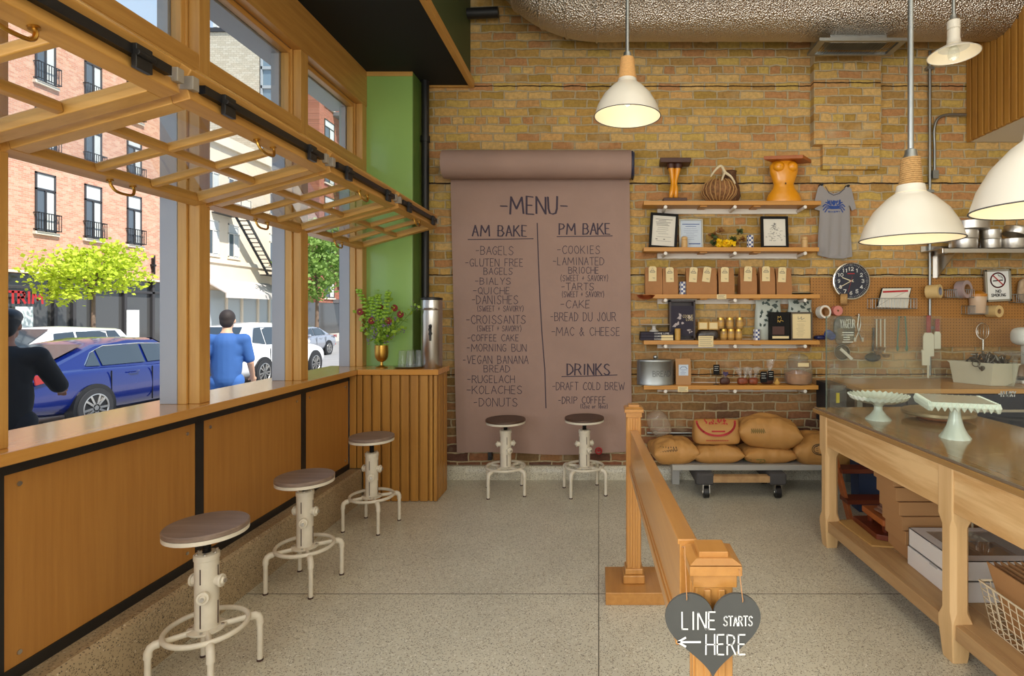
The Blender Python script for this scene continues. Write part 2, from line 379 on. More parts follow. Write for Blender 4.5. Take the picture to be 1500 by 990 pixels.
def bricks(name, cols, mortar, bw, bh, ms, plane='XZ', cracks=(), low=None, rough=.85, distort=.012, bump=.6, off=(0, 0), header=6):
    m, nt, b = newmat(name); b.inputs['Roughness'].default_value = rough; b.inputs['Specular IOR Level'].default_value = .25
    g = nd(nt, 'ShaderNodeNewGeometry'); sp = nd(nt, 'ShaderNodeSeparateXYZ'); nt.links.new(g.outputs['Position'], sp.inputs[0])
    cb = nd(nt, 'ShaderNodeCombineXYZ'); nt.links.new(sp.outputs[plane[0]], cb.inputs[0]); nt.links.new(sp.outputs[plane[1]], cb.inputs[1])
    nz = nd(nt, 'ShaderNodeTexNoise'); nz.inputs['Scale'].default_value = 9 * .075 / bh; nz.inputs['Detail'].default_value = 3
    nt.links.new(cb.outputs[0], nz.inputs['Vector'])
    sb = nd(nt, 'ShaderNodeVectorMath', operation='SUBTRACT'); sb.inputs[1].default_value = (.5, .5, .5); nt.links.new(nz.outputs['Color'], sb.inputs[0])
    scn = nd(nt, 'ShaderNodeVectorMath', operation='SCALE'); scn.inputs['Scale'].default_value = distort * 2; nt.links.new(sb.outputs[0], scn.inputs[0])
    ad = nd(nt, 'ShaderNodeVectorMath', operation='ADD'); nt.links.new(cb.outputs[0], ad.inputs[0]); nt.links.new(scn.outputs[0], ad.inputs[1])
    ad2 = nd(nt, 'ShaderNodeVectorMath', operation='ADD'); ad2.inputs[1].default_value = (off[0] + 20 * bw, off[1] + 60 * bh, 0); nt.links.new(ad.outputs[0], ad2.inputs[0])
    bt = nd(nt, 'ShaderNodeTexBrick'); bt.inputs['Scale'].default_value = 1; bt.inputs['Brick Width'].default_value = bw; bt.inputs['Row Height'].default_value = bh
    bt.inputs['Mortar Size'].default_value = ms; bt.inputs['Mortar Smooth'].default_value = .5; bt.inputs['Bias'].default_value = 0
    bt.inputs['Color1'].default_value = (0, 0, 0, 1); bt.inputs['Color2'].default_value = (1, 1, 1, 1); bt.inputs['Mortar'].default_value = (.5, .5, .5, 1)
    bt.squash = .5 if header else 1; bt.squash_frequency = header or 1
    nt.links.new(ad2.outputs[0], bt.inputs['Vector'])
    r = nd(nt, 'ShaderNodeValToRGB'); r.color_ramp.interpolation = 'CONSTANT'; e = r.color_ramp.elements
    while len(e) < len(cols): e.new(.5)
    for i, c in enumerate(cols): e[i].position = i / len(cols); e[i].color = lin(c) + (1,)
    nt.links.new(bt.outputs['Color'], r.inputs[0]); col = r.outputs[0]
    def mix(a, bcol, fac, mode='MIX'):
        x = nd(nt, 'ShaderNodeMix', data_type='RGBA', blend_type=mode)
        if hasattr(fac, 'is_linked'): nt.links.new(fac, x.inputs[0])
        else: x.inputs[0].default_value = fac
        for q, i in ((a, 6), (bcol, 7)):
            if hasattr(q, 'is_linked'): nt.links.new(q, x.inputs[i])
            else: x.inputs[i].default_value = q
        return x.outputs[2]
    if low:                                    # older, redder bricks in the lower courses
        mr = nd(nt, 'ShaderNodeMapRange'); mr.inputs[1].default_value = low[1]; mr.inputs[2].default_value = low[2]; mr.inputs[3].default_value = 1; mr.inputs[4].default_value = 0
        n3 = nd(nt, 'ShaderNodeTexNoise'); n3.inputs['Scale'].default_value = 1.3; nt.links.new(cb.outputs[0], n3.inputs['Vector'])
        a1 = nd(nt, 'ShaderNodeMath', operation='MULTIPLY_ADD'); a1.inputs[1].default_value = .8; nt.links.new(n3.outputs['Fac'], a1.inputs[0]); nt.links.new(sp.outputs['Z'], a1.inputs[2])
        nt.links.new(a1.outputs[0], mr.inputs[0])
        r2 = nd(nt, 'ShaderNodeValToRGB'); r2.color_ramp.interpolation = 'CONSTANT'; e = r2.color_ramp.elements
        while len(e) < len(low[0]): e.new(.5)
        for i, c in enumerate(low[0]): e[i].position = i / len(low[0]); e[i].color = lin(c) + (1,)
        nt.links.new(bt.outputs['Color'], r2.inputs[0]); col = mix(col, r2.outputs[0], mr.outputs[0])
    n4 = nd(nt, 'ShaderNodeTexNoise'); n4.inputs['Scale'].default_value = 30 * .075 / bh; n4.inputs['Detail'].default_value = 6; n4.inputs['Roughness'].default_value = .7
    nt.links.new(cb.outputs[0], n4.inputs['Vector'])
    r3 = nd(nt, 'ShaderNodeValToRGB'); r3.color_ramp.elements[0].position = .3; r3.color_ramp.elements[1].position = .72
    r3.color_ramp.elements[0].color = (.55, .55, .55, 1); r3.color_ramp.elements[1].color = (1.1, 1.1, 1.1, 1)
    nt.links.new(n4.outputs['Fac'], r3.inputs[0]); col = mix(col, r3.outputs[0], .8, 'MULTIPLY')
    n5 = nd(nt, 'ShaderNodeTexNoise'); n5.inputs['Scale'].default_value = 3.2; n5.inputs['Detail'].default_value = 5; nt.links.new(cb.outputs[0], n5.inputs['Vector'])
    r5 = nd(nt, 'ShaderNodeValToRGB'); r5.color_ramp.elements[0].position = .58; r5.color_ramp.elements[1].position = .74
    r5.color_ramp.elements[0].color = (0, 0, 0, 1); r5.color_ramp.elements[1].color = (.55, .55, .55, 1); nt.links.new(n5.outputs['Fac'], r5.inputs[0])
    col = mix(col, lin(mortar) + (1,), r5.outputs[0])          # mortar smeared over the faces
    mortn = mix(lin(tuple(q * .75 for q in mortar)) + (1,), lin(mortar) + (1,), n4.outputs['Fac'])
    col = mix(col, mortn, bt.outputs['Fac'])
    h = nd(nt, 'ShaderNodeMath', operation='MULTIPLY_ADD'); h.inputs[1].default_value = -1; nt.links.new(bt.outputs['Fac'], h.inputs[0]); nt.links.new(n4.outputs['Fac'], h.inputs[2])
    for (z, w) in cracks:
        n6 = nd(nt, 'ShaderNodeMath', operation='MULTIPLY_ADD'); n6.inputs[1].default_value = .022; nt.links.new(nz.outputs['Fac'], n6.inputs[0]); nt.links.new(sp.outputs['Z'], n6.inputs[2])
        cp = nd(nt, 'ShaderNodeMath', operation='COMPARE'); cp.inputs[1].default_value = z + .011; cp.inputs[2].default_value = w; nt.links.new(n6.outputs[0], cp.inputs[0])
        col = mix(col, lin((52, 34, 20)) + (1,), cp.outputs[0])
    nt.links.new(col, b.inputs['Base Color'])
    bp = nd(nt, 'ShaderNodeBump'); bp.inputs['Strength'].default_value = bump; bp.inputs['Distance'].default_value = .012 * bh / .075
    nt.links.new(h.outputs[0], bp.inputs['Height']); nt.links.new(bp.outputs[0], b.inputs['Normal'])
    return m
def terrazzo(name, base, darks, lines=()):
    m, nt, b = newmat(name); b.inputs['Roughness'].default_value = .32
    g = nd(nt, 'ShaderNodeNewGeometry'); col = None
    def mix(a, c, f):
        x = nd(nt, 'ShaderNodeMix', data_type='RGBA'); nt.links.new(f, x.inputs[0])
        for q, i in ((a, 6), (c, 7)):
            if hasattr(q, 'is_linked'): nt.links.new(q, x.inputs[i])
            else: x.inputs[i].default_value = q
        return x.outputs[2]
    n = nd(nt, 'ShaderNodeTexNoise'); n.inputs['Scale'].default_value = 2.5; n.inputs['Detail'].default_value = 6; nt.links.new(g.outputs['Position'], n.inputs['Vector'])
    col = mix(lin(tuple(q * .9 for q in base)) + (1,), lin(tuple(min(255, q * 1.06) for q in base)) + (1,), n.outputs['Fac'])
    for (sc, th, c) in darks:
        v = nd(nt, 'ShaderNodeTexVoronoi'); v.inputs['Scale'].default_value = sc; nt.links.new(g.outputs['Position'], v.inputs['Vector'])
        s2 = nd(nt, 'ShaderNodeSeparateColor'); nt.links.new(v.outputs['Color'], s2.inputs[0])
        lt = nd(nt, 'ShaderNodeMath', operation='LESS_THAN'); lt.inputs[1].default_value = th; nt.links.new(s2.outputs[0], lt.inputs[0])
        l2 = nd(nt, 'ShaderNodeMath', operation='LESS_THAN'); l2.inputs[1].default_value = .52; nt.links.new(v.outputs['Distance'], l2.inputs[0])
        mm = nd(nt, 'ShaderNodeMath', operation='MULTIPLY'); nt.links.new(lt.outputs[0], mm.inputs[0]); nt.links.new(l2.outputs[0], mm.inputs[1])
        col = mix(col, lin(c) + (1,), mm.outputs[0])
    sp = nd(nt, 'ShaderNodeSeparateXYZ'); nt.links.new(g.outputs['Position'], sp.inputs[0])
    for (ax, val, w) in lines:
        cp = nd(nt, 'ShaderNodeMath', operation='COMPARE'); cp.inputs[1].default_value = val; cp.inputs[2].default_value = w; nt.links.new(sp.outputs[ax], cp.inputs[0])
        col = mix(col, lin((70, 64, 54)) + (1,), cp.outputs[0])
    nt.links.new(col, b.inputs['Base Color']); return m
def pegboard(name):
    m, nt, b = newmat(name); b.inputs['Roughness'].default_value = .6
    g = nd(nt, 'ShaderNodeNewGeometry'); sp = nd(nt, 'ShaderNodeSeparateXYZ'); nt.links.new(g.outputs['Position'], sp.inputs[0])
    ds = []
    for ax in 'XZ':
        mu = nd(nt, 'ShaderNodeMath', operation='MULTIPLY'); mu.inputs[1].default_value = 1 / .0254; nt.links.new(sp.outputs[ax], mu.inputs[0])
        fr = nd(nt, 'ShaderNodeMath', operation='FRACT'); nt.links.new(mu.outputs[0], fr.inputs[0])
        s = nd(nt, 'ShaderNodeMath', operation='SUBTRACT'); s.inputs[1].default_value = .5; nt.links.new(fr.outputs[0], s.inputs[0])
        p = nd(nt, 'ShaderNodeMath', operation='POWER'); p.inputs[1].default_value = 2
        ab = nd(nt, 'ShaderNodeMath', operation='ABSOLUTE'); nt.links.new(s.outputs[0], ab.inputs[0]); nt.links.new(ab.outputs[0], p.inputs[0]); ds.append(p)
    a = nd(nt, 'ShaderNodeMath', operation='ADD'); nt.links.new(ds[0].outputs[0], a.inputs[0]); nt.links.new(ds[1].outputs[0], a.inputs[1])
    lt = nd(nt, 'ShaderNodeMath', operation='LESS_THAN'); lt.inputs[1].default_value = .025; nt.links.new(a.outputs[0], lt.inputs[0])
    x = nd(nt, 'ShaderNodeMix', data_type='RGBA'); nt.links.new(lt.outputs[0], x.inputs[0]); x.inputs[6].default_value = lin((168, 116, 54)) + (1,); x.inputs[7].default_value = lin((80, 50, 22)) + (1,)
    nt.links.new(x.outputs[2], b.inputs['Base Color']); return m
def checked(name):
    m, nt, b = newmat(name); b.inputs['Roughness'].default_value = .4
    t = nd(nt, 'ShaderNodeTexCoord'); mp = nd(nt, 'ShaderNodeMapping'); mp.inputs['Scale'].default_value = (55, 55, 55); nt.links.new(t.outputs['Object'], mp.inputs[0])
    c = nd(nt, 'ShaderNodeTexChecker'); c.inputs['Scale'].default_value = 1; c.inputs['Color1'].default_value = lin((228, 226, 222)) + (1,); c.inputs['Color2'].default_value = lin((62, 76, 130)) + (1,)
    nt.links.new(mp.outputs[0], c.inputs[0]); nt.links.new(c.outputs[0], b.inputs['Base Color']); return m

m_brick = bricks('old_brick', [(216, 174, 102), (198, 156, 86), (222, 182, 116), (206, 158, 100), (184, 148, 76), (220, 172, 108), (184, 144, 84), (210, 176, 96), (196, 142, 92)], (206, 186, 148), .206, .0735, .0085,
                 cracks=((3.424, .005), (2.575, .006), (1.775, .005), (.905, .005)), low=([(156, 106, 72), (132, 90, 66), (166, 120, 80), (110, 76, 62), (150, 98, 72), (138, 108, 72)], .75, 1.75), distort=.016, bump=.75)
m_terr = terrazzo('terrazzo_floor', (208, 203, 184), [(120, .16, (184, 174, 152)), (170, .13, (148, 138, 120)), (240, .10, (88, 84, 76)), (120, .05, (226, 222, 208))], (('X', .0, .0022), ('Y', 2.81, .0028)))
m_terrk = terrazzo('terrazzo_kerb', (178, 158, 126), [(120, .16, (150, 130, 102)), (170, .14, (116, 100, 78)), (220, .1, (76, 66, 56)), (130, .04, (206, 192, 168))])
m_fir = wood('fir_frame', (186, 134, 64), (214, 166, 92), 'Z', 30, .06, .38)
m_firY = wood('fir_rail', (180, 128, 60), (212, 162, 88), 'Y', 30, .06, .36)
m_firX = wood('fir_crossbar', (192, 142, 68), (220, 174, 98), 'X', 30, .06, .38)
m_ctr = wood('counter_wood', (188, 132, 62), (210, 156, 82), 'Y', 22, .06, .22, coat=.5)
m_ply = wood('plywood_panel', (164, 110, 48), (182, 128, 60), 'Z', 40, .05, .5, bump=.03)
m_slat = wood('cedar_slat', (152, 102, 40), (190, 138, 62), 'Z', 16, .05, .45)
m_oakY = wood('oak_rail', (166, 112, 52), (190, 136, 70), 'Y', 30, .06, .32, coat=.35)
m_oakZ = wood('oak_post', (168, 114, 54), (194, 140, 74), 'Z', 30, .06, .32, coat=.35)
m_pine = wood('pine_leg', (206, 166, 112), (230, 194, 142), 'Z', 20, .06, .5)
m_pineY = wood('pine_apron', (204, 160, 104), (232, 196, 142), 'Y', 7, .10, .5, rings=5)
m_pined = wood('worn_pine', (156, 118, 78), (198, 162, 114), 'Y', 14, .08, .6)
m_top = wood('table_top_wood', (138, 102, 56), (172, 134, 82), 'Y', 10, .1, .16, coat=.6)
m_shelf = wood('shelf_wood', (180, 122, 48), (204, 146, 68), 'X', 30, .06, .45)
m_bench = wood('bench_top', (178, 128, 70), (204, 156, 94), 'X', 14, .08, .35)
m_red = wood('mahogany', (84, 32, 16), (120, 52, 24), 'X', 20, .08, .4)
m_ored = wood('orange_wood', (150, 76, 28), (176, 98, 42), 'Y', 20, .08, .4)
m_seat = wood('seat_wood_sheen', (112, 94, 82), (148, 128, 114), 'X', 26, .08, .38)  # brown seat greyed: the window sheen is put into the colour
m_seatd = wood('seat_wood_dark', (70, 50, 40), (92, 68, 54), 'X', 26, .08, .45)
m_black = P('black_metal', (26, 25, 25), .45)
m_soff = P('black_soffit', (12, 14, 14), .8)
m_olive = P('olive_paint', (62, 74, 40), .6)
m_green = P('green_paint', (150, 188, 104), .28, coat=.3)
m_greend = P('green_shaded', (96, 128, 60), .5)  # same green darkened, the side's shade is put into the colour
m_cream = P('stool_cream', (216, 208, 190), .42, var=.06, vs=20)
m_stool_dark = P('stool_dark', (66, 44, 38), .7)  # dark brown for the column slots and foot pads
m_screw = P('black_screw', (28, 27, 26), .4, .6)
m_white = P('white_paint', (226, 220, 210), .5)
m_ceil = P('ceiling_paint', (214, 206, 190), .8)
m_grey = P('grey_frame', (166, 168, 174), .45)
m_brass = P('brass', (196, 152, 72), .28, 1)
m_paper = P('kraft_menu_paper', (158, 130, 118), .75, var=.05, vs=3, bump=.35, bs=9)
m_ink = P('marker_ink', (58, 46, 62), .7)
m_navy = P('navy_core', (34, 38, 66), .5)
m_steel = P('brushed_steel', (196, 192, 186), .28, 1)
m_galv = P('galvanised', (160, 164, 164), .42, 1, var=.08, vs=10)
m_alu = P('aluminium', (208, 204, 198), .34, 1)
m_enam = P('white_enamel', (216, 210, 196), .3, coat=.3)
m_enin = P('enamel_inside', (244, 232, 206), .35)
m_rope = P('rope', (186, 146, 92), .85, var=.15, vs=90, bump=.6, bs=140)
m_cork = P('cork', (198, 150, 92), .8, var=.1, vs=120)
m_kraft = P('kraft_bag', (166, 116, 70), .75, var=.06, vs=12, bump=.2, bs=30)
m_tagc = P('cream_tag', (226, 206, 158), .7)
m_sack = P('flour_sack', (188, 138, 76), .6, var=.07, vs=8, bump=.6, bs=14)
m_card = P('cardboard', (178, 134, 88), .75)
m_cardd = P('cardboard_edge', (150, 108, 68), .8, var=.15, vs=80)
m_wbox = P('white_box', (232, 230, 228), .55)
m_wire = P('white_wire', (220, 206, 176), .45)
m_milk = P('milk_glass', (218, 228, 216), .2, coat=.4)
m_blackp = P('black_plastic', (20, 20, 22), .4)
m_dgrey = P('dark_grey_carpet', (78, 76, 76), .95, bump=.5, bs=200)
m_gshelf = P('grey_platform', (168, 166, 160), .6)
m_navyb = P('workbench_navy', (32, 38, 52), .45)
m_bluebin = P('blue_bin', (24, 46, 84), .45)
m_copper = P('copper', (188, 104, 66), .3, 1)
m_ywood = P('yellow_carving', (226, 150, 24), .32, coat=.3, var=.05, vs=10)
m_dwood = P('dark_brown_wood', (70, 36, 22), .5)
m_wick1 = P('wicker', (134, 92, 56), .8, var=.45, vs=45, bump=.6, bs=90)
m_wick2 = P('wicker_dark', (92, 60, 36), .8, var=.4, vs=60, bump=.6, bs=90)
m_bone = P('antler', (220, 204, 170), .5)
m_frame = P('black_frame', (14, 12, 11), .55, spec=.2)
m_sframe = P('silver_frame', (166, 162, 148), .4, .6)
m_pp = P('print_paper', (222, 218, 206), .8)
m_ppb = P('blue_print_paper', (196, 208, 222), .5)
m_inkg = P('print_ink', (120, 116, 110), .8)
m_inkd = P('print_ink_dark', (46, 46, 48), .8)
m_gold = P('gold_label', (196, 152, 76), .5)
m_goldm = P('gold_lid', (206, 168, 86), .3, 1)
m_check = checked('blue_check')
m_turned = P('turned_wood', (206, 168, 112), .5, var=.08, vs=30)
m_yellow = P('yellow_flower', (246, 206, 20), .6)
m_brownl = P('dried_leaf', (138, 92, 44), .8)
m_dkgreen = P('dark_leaf', (70, 84, 40), .7)
m_tee = P('grey_tshirt', (150, 146, 146), .9, bump=.25, bs=14)
m_blue = P('blue_print', (40, 70, 140), .8)
m_clockf = P('clock_face', (26, 30, 50), .4)
m_chrome = P('chrome', (210, 208, 204), .12, 1)
m_wht = P('print_white', (236, 236, 232), .6)
m_redp = P('red_print', (178, 40, 44), .6)
m_redh = P('red_handle', (150, 34, 36), .45)
m_spat = P('white_silicone', (226, 220, 204), .5)
m_tape = P('masking_tape', (216, 186, 128), .55)
m_clear = P('packing_tape', (170, 150, 150), .3)
m_pink = P('pink_tape', (206, 128, 118), .55)
m_bluew = P('blue_white_pack', (60, 76, 140), .5, var=.6, vs=25)
m_leafbag = P('leaf_bag', (176, 182, 172), .35, var=.0)
m_leafd = P('leaf_print', (44, 60, 52), .4)
m_choc = P('chocolate', (70, 36, 26), .5)
m_caramel = P('caramel', (128, 62, 36), .4, var=.3, vs=40)
m_cookie = P('cookie', (176, 122, 74), .8, var=.2, vs=30)
m_bookd = P('book_dark', (46, 40, 54), .55, spec=.25)
m_chalk = P('chalkboard', (72, 72, 69), .85, var=.12, vs=7)
m_chalkw = P('chalk_white', (238, 238, 236), .9)
m_string = P('jute_string', (176, 128, 84), .9)
m_bin = P('plastic_bin', (204, 200, 180), .5)
m_tools = P('metal_tools', (120, 116, 108), .35, .9, var=.3, vs=40)
m_stem = P('flower_stem', (104, 140, 50), .6)
m_bell = P('bells_of_ireland', (150, 190, 60), .6)
m_dahl = P('dahlia_red', (132, 34, 34), .65)
m_purple = P('purple_flower', (124, 104, 140), .7)
m_lime = P('lime_leaf', (150, 184, 60), .6)
m_pin = P('yellow_tag', (230, 206, 40), .5)
g_win = glass('window_glass', (.97, .98, .97), 1.42)
g_case = glass('case_glass', (.96, .98, .96), 1.45, .015, (.55, .58, .55))
g_clear = glass('jar_glass', (.93, .95, .93), 1.45, .09)
g_cello = glass('cellophane', (.95, .95, .95), 1.6, .12, (.8, .78, .74))
# foil duct
m_foil, nt, b = newmat('foil_wrap'); b.inputs['Metallic'].default_value = 1; b.inputs['Roughness'].default_value = .34
b.inputs['Base Color'].default_value = lin((206, 198, 188)) + (1,)
t = nd(nt, 'ShaderNodeTexCoord'); v = nd(nt, 'ShaderNodeTexVoronoi'); v.inputs['Scale'].default_value = 85; nt.links.new(t.outputs['Object'], v.inputs['Vector'])
n = nd(nt, 'ShaderNodeTexNoise'); n.inputs['Scale'].default_value = 7; n.inputs['Detail'].default_value = 4; nt.links.new(t.outputs['Object'], n.inputs['Vector'])
a = nd(nt, 'ShaderNodeMath', operation='MULTIPLY_ADD'); a.inputs[1].default_value = .7; nt.links.new(v.outputs['Distance'], a.inputs[0]); nt.links.new(n.outputs['Fac'], a.inputs[2])
bp = nd(nt, 'ShaderNodeBump'); bp.inputs['Strength'].default_value = .7; bp.inputs['Distance'].default_value = .022; nt.links.new(a.outputs[0], bp.inputs['Height']); nt.links.new(bp.outputs[0], b.inputs['Normal'])

# ------------------------------------------------------------------ room shell
YB = 4.774                     # brick wall
XI, XK, XS0, XS1 = -1.91, -1.8125, -2.19, -1.84
MB().box(-2.3, 4.75, -3.6, 5.0, -.12, 0).struct('floor', m_terr)
MB().box(-2.05, 4.75, YB, 5.05, 0, 4.7).struct('wall_back', m_brick)
MB().box(4.6, 4.75, -3.6, YB, 0, 4.7).struct('wall_right', m_ceil)
wr = MB(); wr.box(-2.25, 4.6, -3.7, -3.5, 0, .9); wr.box(-2.25, 4.6, -3.7, -3.5, 3.7, 4.7)
for x in (-2.25, -.1, 2.3, 4.3): wr.box(x, x + .3, -3.7, -3.5, .9, 3.7)
wr.struct('wall_front', m_ceil)
MB().box(-2.3, 4.75, -3.7, 5.05, 4.6, 4.75).struct('ceiling', m_ceil)
wl_ = MB(); wl_.box(-2.25, -1.93, -3.6, YB, -.4, .965); wl_.box(-2.25, -1.95, -3.6, 4.6, 3.14, 4.7); wl_.box(-2.25, -1.93, -3.6, -3.3, .965, 3.14); wl_.box(-2.25, -1.93, .45, .72, .965, 3.14)
wl_.struct('wall_left', m_grey)
MB().box(-2.115, -1.955, 4.45, 5.05, -.4, 4.7).struct('wall_pier', bricks('blue_brick', [(70, 82, 116), (62, 74, 108), (78, 90, 122)], (58, 66, 94), .22, .074, .008, 'YZ', header=0))
# plinth kerb under the windows and along the brick wall
kb = MB().prism([(XK, 0), (XK, .235), (XK - .015, .25), (-1.93, .25), (-1.93, 0)], lambda u, w: (u, -3.4, w), (0, 3.4 + 4.47, 0)); kb.struct('baseboard_left', m_terrk)
bb = MB(); bb.prism([(0, 0), (0, .06), (.012, .105), (.02, .115), (.06, .115), (.06, 0)], lambda u, w: (-1.5, YB - .06 + u, w), (6.0, 0, 0)); bb.struct('baseboard_back', m_terr)
# plywood panels, black trims
pn = [(-.3, .80), (.85, 1.70), (1.75, 2.585), (2.635, 3.505), (3.555, 4.165)]
for i, (a, c) in enumerate(pn):
    w = empty('wall_panel', (XI, (a + c) / 2, .29), kind='structure')
    MB().box(-1.935, XI, a, c, .29, .925).build('plywood_panel', m_ply, w, bevel=.002)
    for yy in (a + .05, c - .05):
        for zz in (.33, .885): MB().cyl((XI - .003, yy, zz), (XI + .003, yy, zz), .008, n=10).build('screw', m_steel, w)
MB().box(-1.94, -1.905, -3.4, 4.173, .925, .97).struct('trim_1', m_black)
MB().box(-1.94, -1.905, -3.4, 4.173, .25, .292).struct('trim_2', m_black)
for i, yy in enumerate((.825, 1.725, 2.61, 3.53)): MB().box(-1.94, -1.905, yy - .025, yy + .025, .29, .926).struct('trim_%d' % (3 + i), m_black)
tag(MB().box(XS0, XS1, -3.4, 4.46, .97, 1.012).build('window_counter', m_ctr, bevel=.005), 'long honey coloured wooden counter ledge under the street windows', 'counter')
# window posts: wood inside, grey metal outside
PY = [(.72, .79), (1.69, 1.763), (2.604, 2.677), (3.494, 3.58), (4.40, 4.48)]
for i, (a, c) in enumerate(PY):
    r = empty('trim_%d' % (10 + i), (-1.95, (a + c) / 2, 1.012), kind='structure')
    q = MB(); q.box(-1.955, -1.904, a, c, 1.012, 3.13); q.box(-2.0, -1.957, a - .012, c + .012, 1.012, 3.13); q.build('wood_post', m_fir, r, bevel=.003)
    MB().box(-2.085, -2.002, a - .012, c + .012, 1.012, 3.13).build('metal_mullion', m_grey, r, bevel=.003)
MB().box(-1.965, -1.90, -3.4, 4.48, 3.13, 3.42).struct('trim_20', m_firY, bevel=.003)
q = MB(); q.box(-2.0, -1.905, .72, 4.45, 2.60, 2.68); q.struct('trim_21', m_firY, bevel=.003)
def frame_grid(O, U, V, N, w, h, rail, th, nc, nr, mun):
    """rails and muntins of a sash: O corner, U along width, V along height"""
    rl = MB(); cr = MB(); U, V, N, O = Vector(U), Vector(V), Vector(N), Vector(O); t = N * th / 2
    rl.obox(O + U * w / 2 + V * rail / 2, U * w / 2, V * rail / 2, t); rl.obox(O + U * w / 2 + V * (h - rail / 2), U * w / 2, V * rail / 2, t)
    for a in (rail / 2, w - rail / 2): cr.obox(O + U * a + V * h / 2, U * rail / 2, V * (h / 2 - rail), t)
    mr = MB(); mc = MB()
    for i in range(1, nr): mr.obox(O + U * w / 2 + V * (rail + (h - 2 * rail) * i / nr), U * (w / 2 - rail), V * mun / 2, t * .8)
    for i in range(1, nc): mc.obox(O + U * (rail + (w - 2 * rail) * i / nc) + V * h / 2, U * mun / 2, V * (h / 2 - rail), t * .72)
    gl = MB().obox(O + U * w / 2 + V * h / 2, U * (w / 2 - rail + .004), V * (h / 2 - rail + .004), N * .002)
    return rl, cr, mr, mc, gl
def handle(c, ax, dn, L=.105):
    c, ax, dn = Vector(c), Vector(ax), Vector(dn)
    m = MB(); m.tube(curve_pts([c - ax * L / 2, c - ax * L / 2 + dn * .02, c - ax * L * .3 + dn * .042, c + ax * L * .3 + dn * .042, c + ax * L / 2 + dn * .02, c + ax * L / 2], 5), .0055, 8)
    for s in (-1, 1): m.cyl(c + ax * s * L / 2 - dn * .001, c + ax * s * L / 2 + dn * .006, .012, n=12)
    return m
PA, PB_, PC = Vector((-1.935, 0, 1.975)), Vector((-1.306, 0, 2.15)), Vector((-1.945, 0, 2.60))
for i in range(4):
    y0, y1 = PY[i][1] - .025, PY[i + 1][0] + .008
    w_ = empty('window_%d' % (i + 1), (-1.95, (y0 + y1) / 2, 1.012), kind='structure')
    V = (PB_ - PA); h = V.length; V.normalize(); U = Vector((0, 1, 0)); N = U.cross(V)
    rl, cr_, mr, mc, gl = frame_grid(PA + U * y0, U, V, N, y1 - y0, h, .058, .044, 3, 2, .028)
    ls = rl.build('lower_sash', m_firY, w_, bevel=.004)
    cr_.build('stile', m_firX, ls, bevel=.004); mr.build('muntin', m_firY, ls, bevel=.006); mc.build('muntin', m_firX, ls, bevel=.006)
    gl.build('pane', g_win, ls)
    ym = Vector((0, (y0 + y1) / 2, 0)); dn = -N if N.z > 0 else N
    handle(PB_ + ym - V * .03 + dn * .022, U, dn).build('handle', m_brass, ls); handle(PA + ym + V * .03 + dn * .022, U, dn).build('handle', m_brass, ls)
    # folded-back upper leaf
    B2 = PB_ + Vector((0, 0, .055)); V2 = (PC - B2); h2 = V2.length; V2.normalize(); N2 = U.cross(V2)
    rl, cr_, mr, mc, gl = frame_grid(B2 + U * y0, U, V2, N2, y1 - y0, h2, .058, .04, 3, 2, .028)
    us = rl.build('upper_sash', m_firY, w_, bevel=.004)
    cr_.build('stile', m_firX, us, bevel=.004); mr.build('muntin', m_firY, us); mc.build('muntin', m_firX, us); gl.build('pane', g_win, us)
    k = MB(); k.obox(PB_ + ym + Vector((.006, 0, .028)), U * ((y1 - y0) / 2 - .05), Vector((.012, 0, 0)), Vector((0, 0, .014))); k.build('weather_strip', m_blackp, w_)
    for yy in (y0 + .16, y1 - .16):
        k = MB(); k.obox(PB_ + Vector((.02, yy, .012)), U * .028, Vector((.008, 0, 0)), Vector((0, 0, .034))); k.cyl(PB_ + Vector((.03, yy - .03, .02)), PB_ + Vector((.03, yy + .03, .02)), .009, n=10)
        k.build('hinge', m_black, w_, bevel=.002)
    for yy in (y0 + .012, y1 - .012): k = MB(); k.obox(PB_ + Vector((-.005, yy, .03)), U * .014, Vector((.022, 0, 0)), Vector((0, 0, .022))); k.build('end_cap', P('clear_plastic_cap', (150, 142, 130), .3), w_, bevel=.003)
    # transom light above
    rl, cr_, mr, mc, gl = frame_grid(Vector((-1.99, PY[i][1], 2.68)), U, Vector((0, 0, 1)), Vector((1, 0, 0)), PY[i + 1][0] - PY[i][1], .45, .035, .05, 1, 1, .02)
    tf = rl.build('transom_frame', m_firY, w_, bevel=.004); cr_.build('stile', m_fir, tf, bevel=.004); gl.build('pane', g_win, tf)
    rl, cr_, mr, mc, gl2 = frame_grid(Vector((-2.045, PY[i][1], 2.68)), U, Vector((0, 0, 1)), Vector((1, 0, 0)), PY[i + 1][0] - PY[i][1], .45, .045, .05, 1, 1, .02)
    gf = rl.build('metal_frame', m_grey, w_); cr_.build('stile', m_grey, gf)
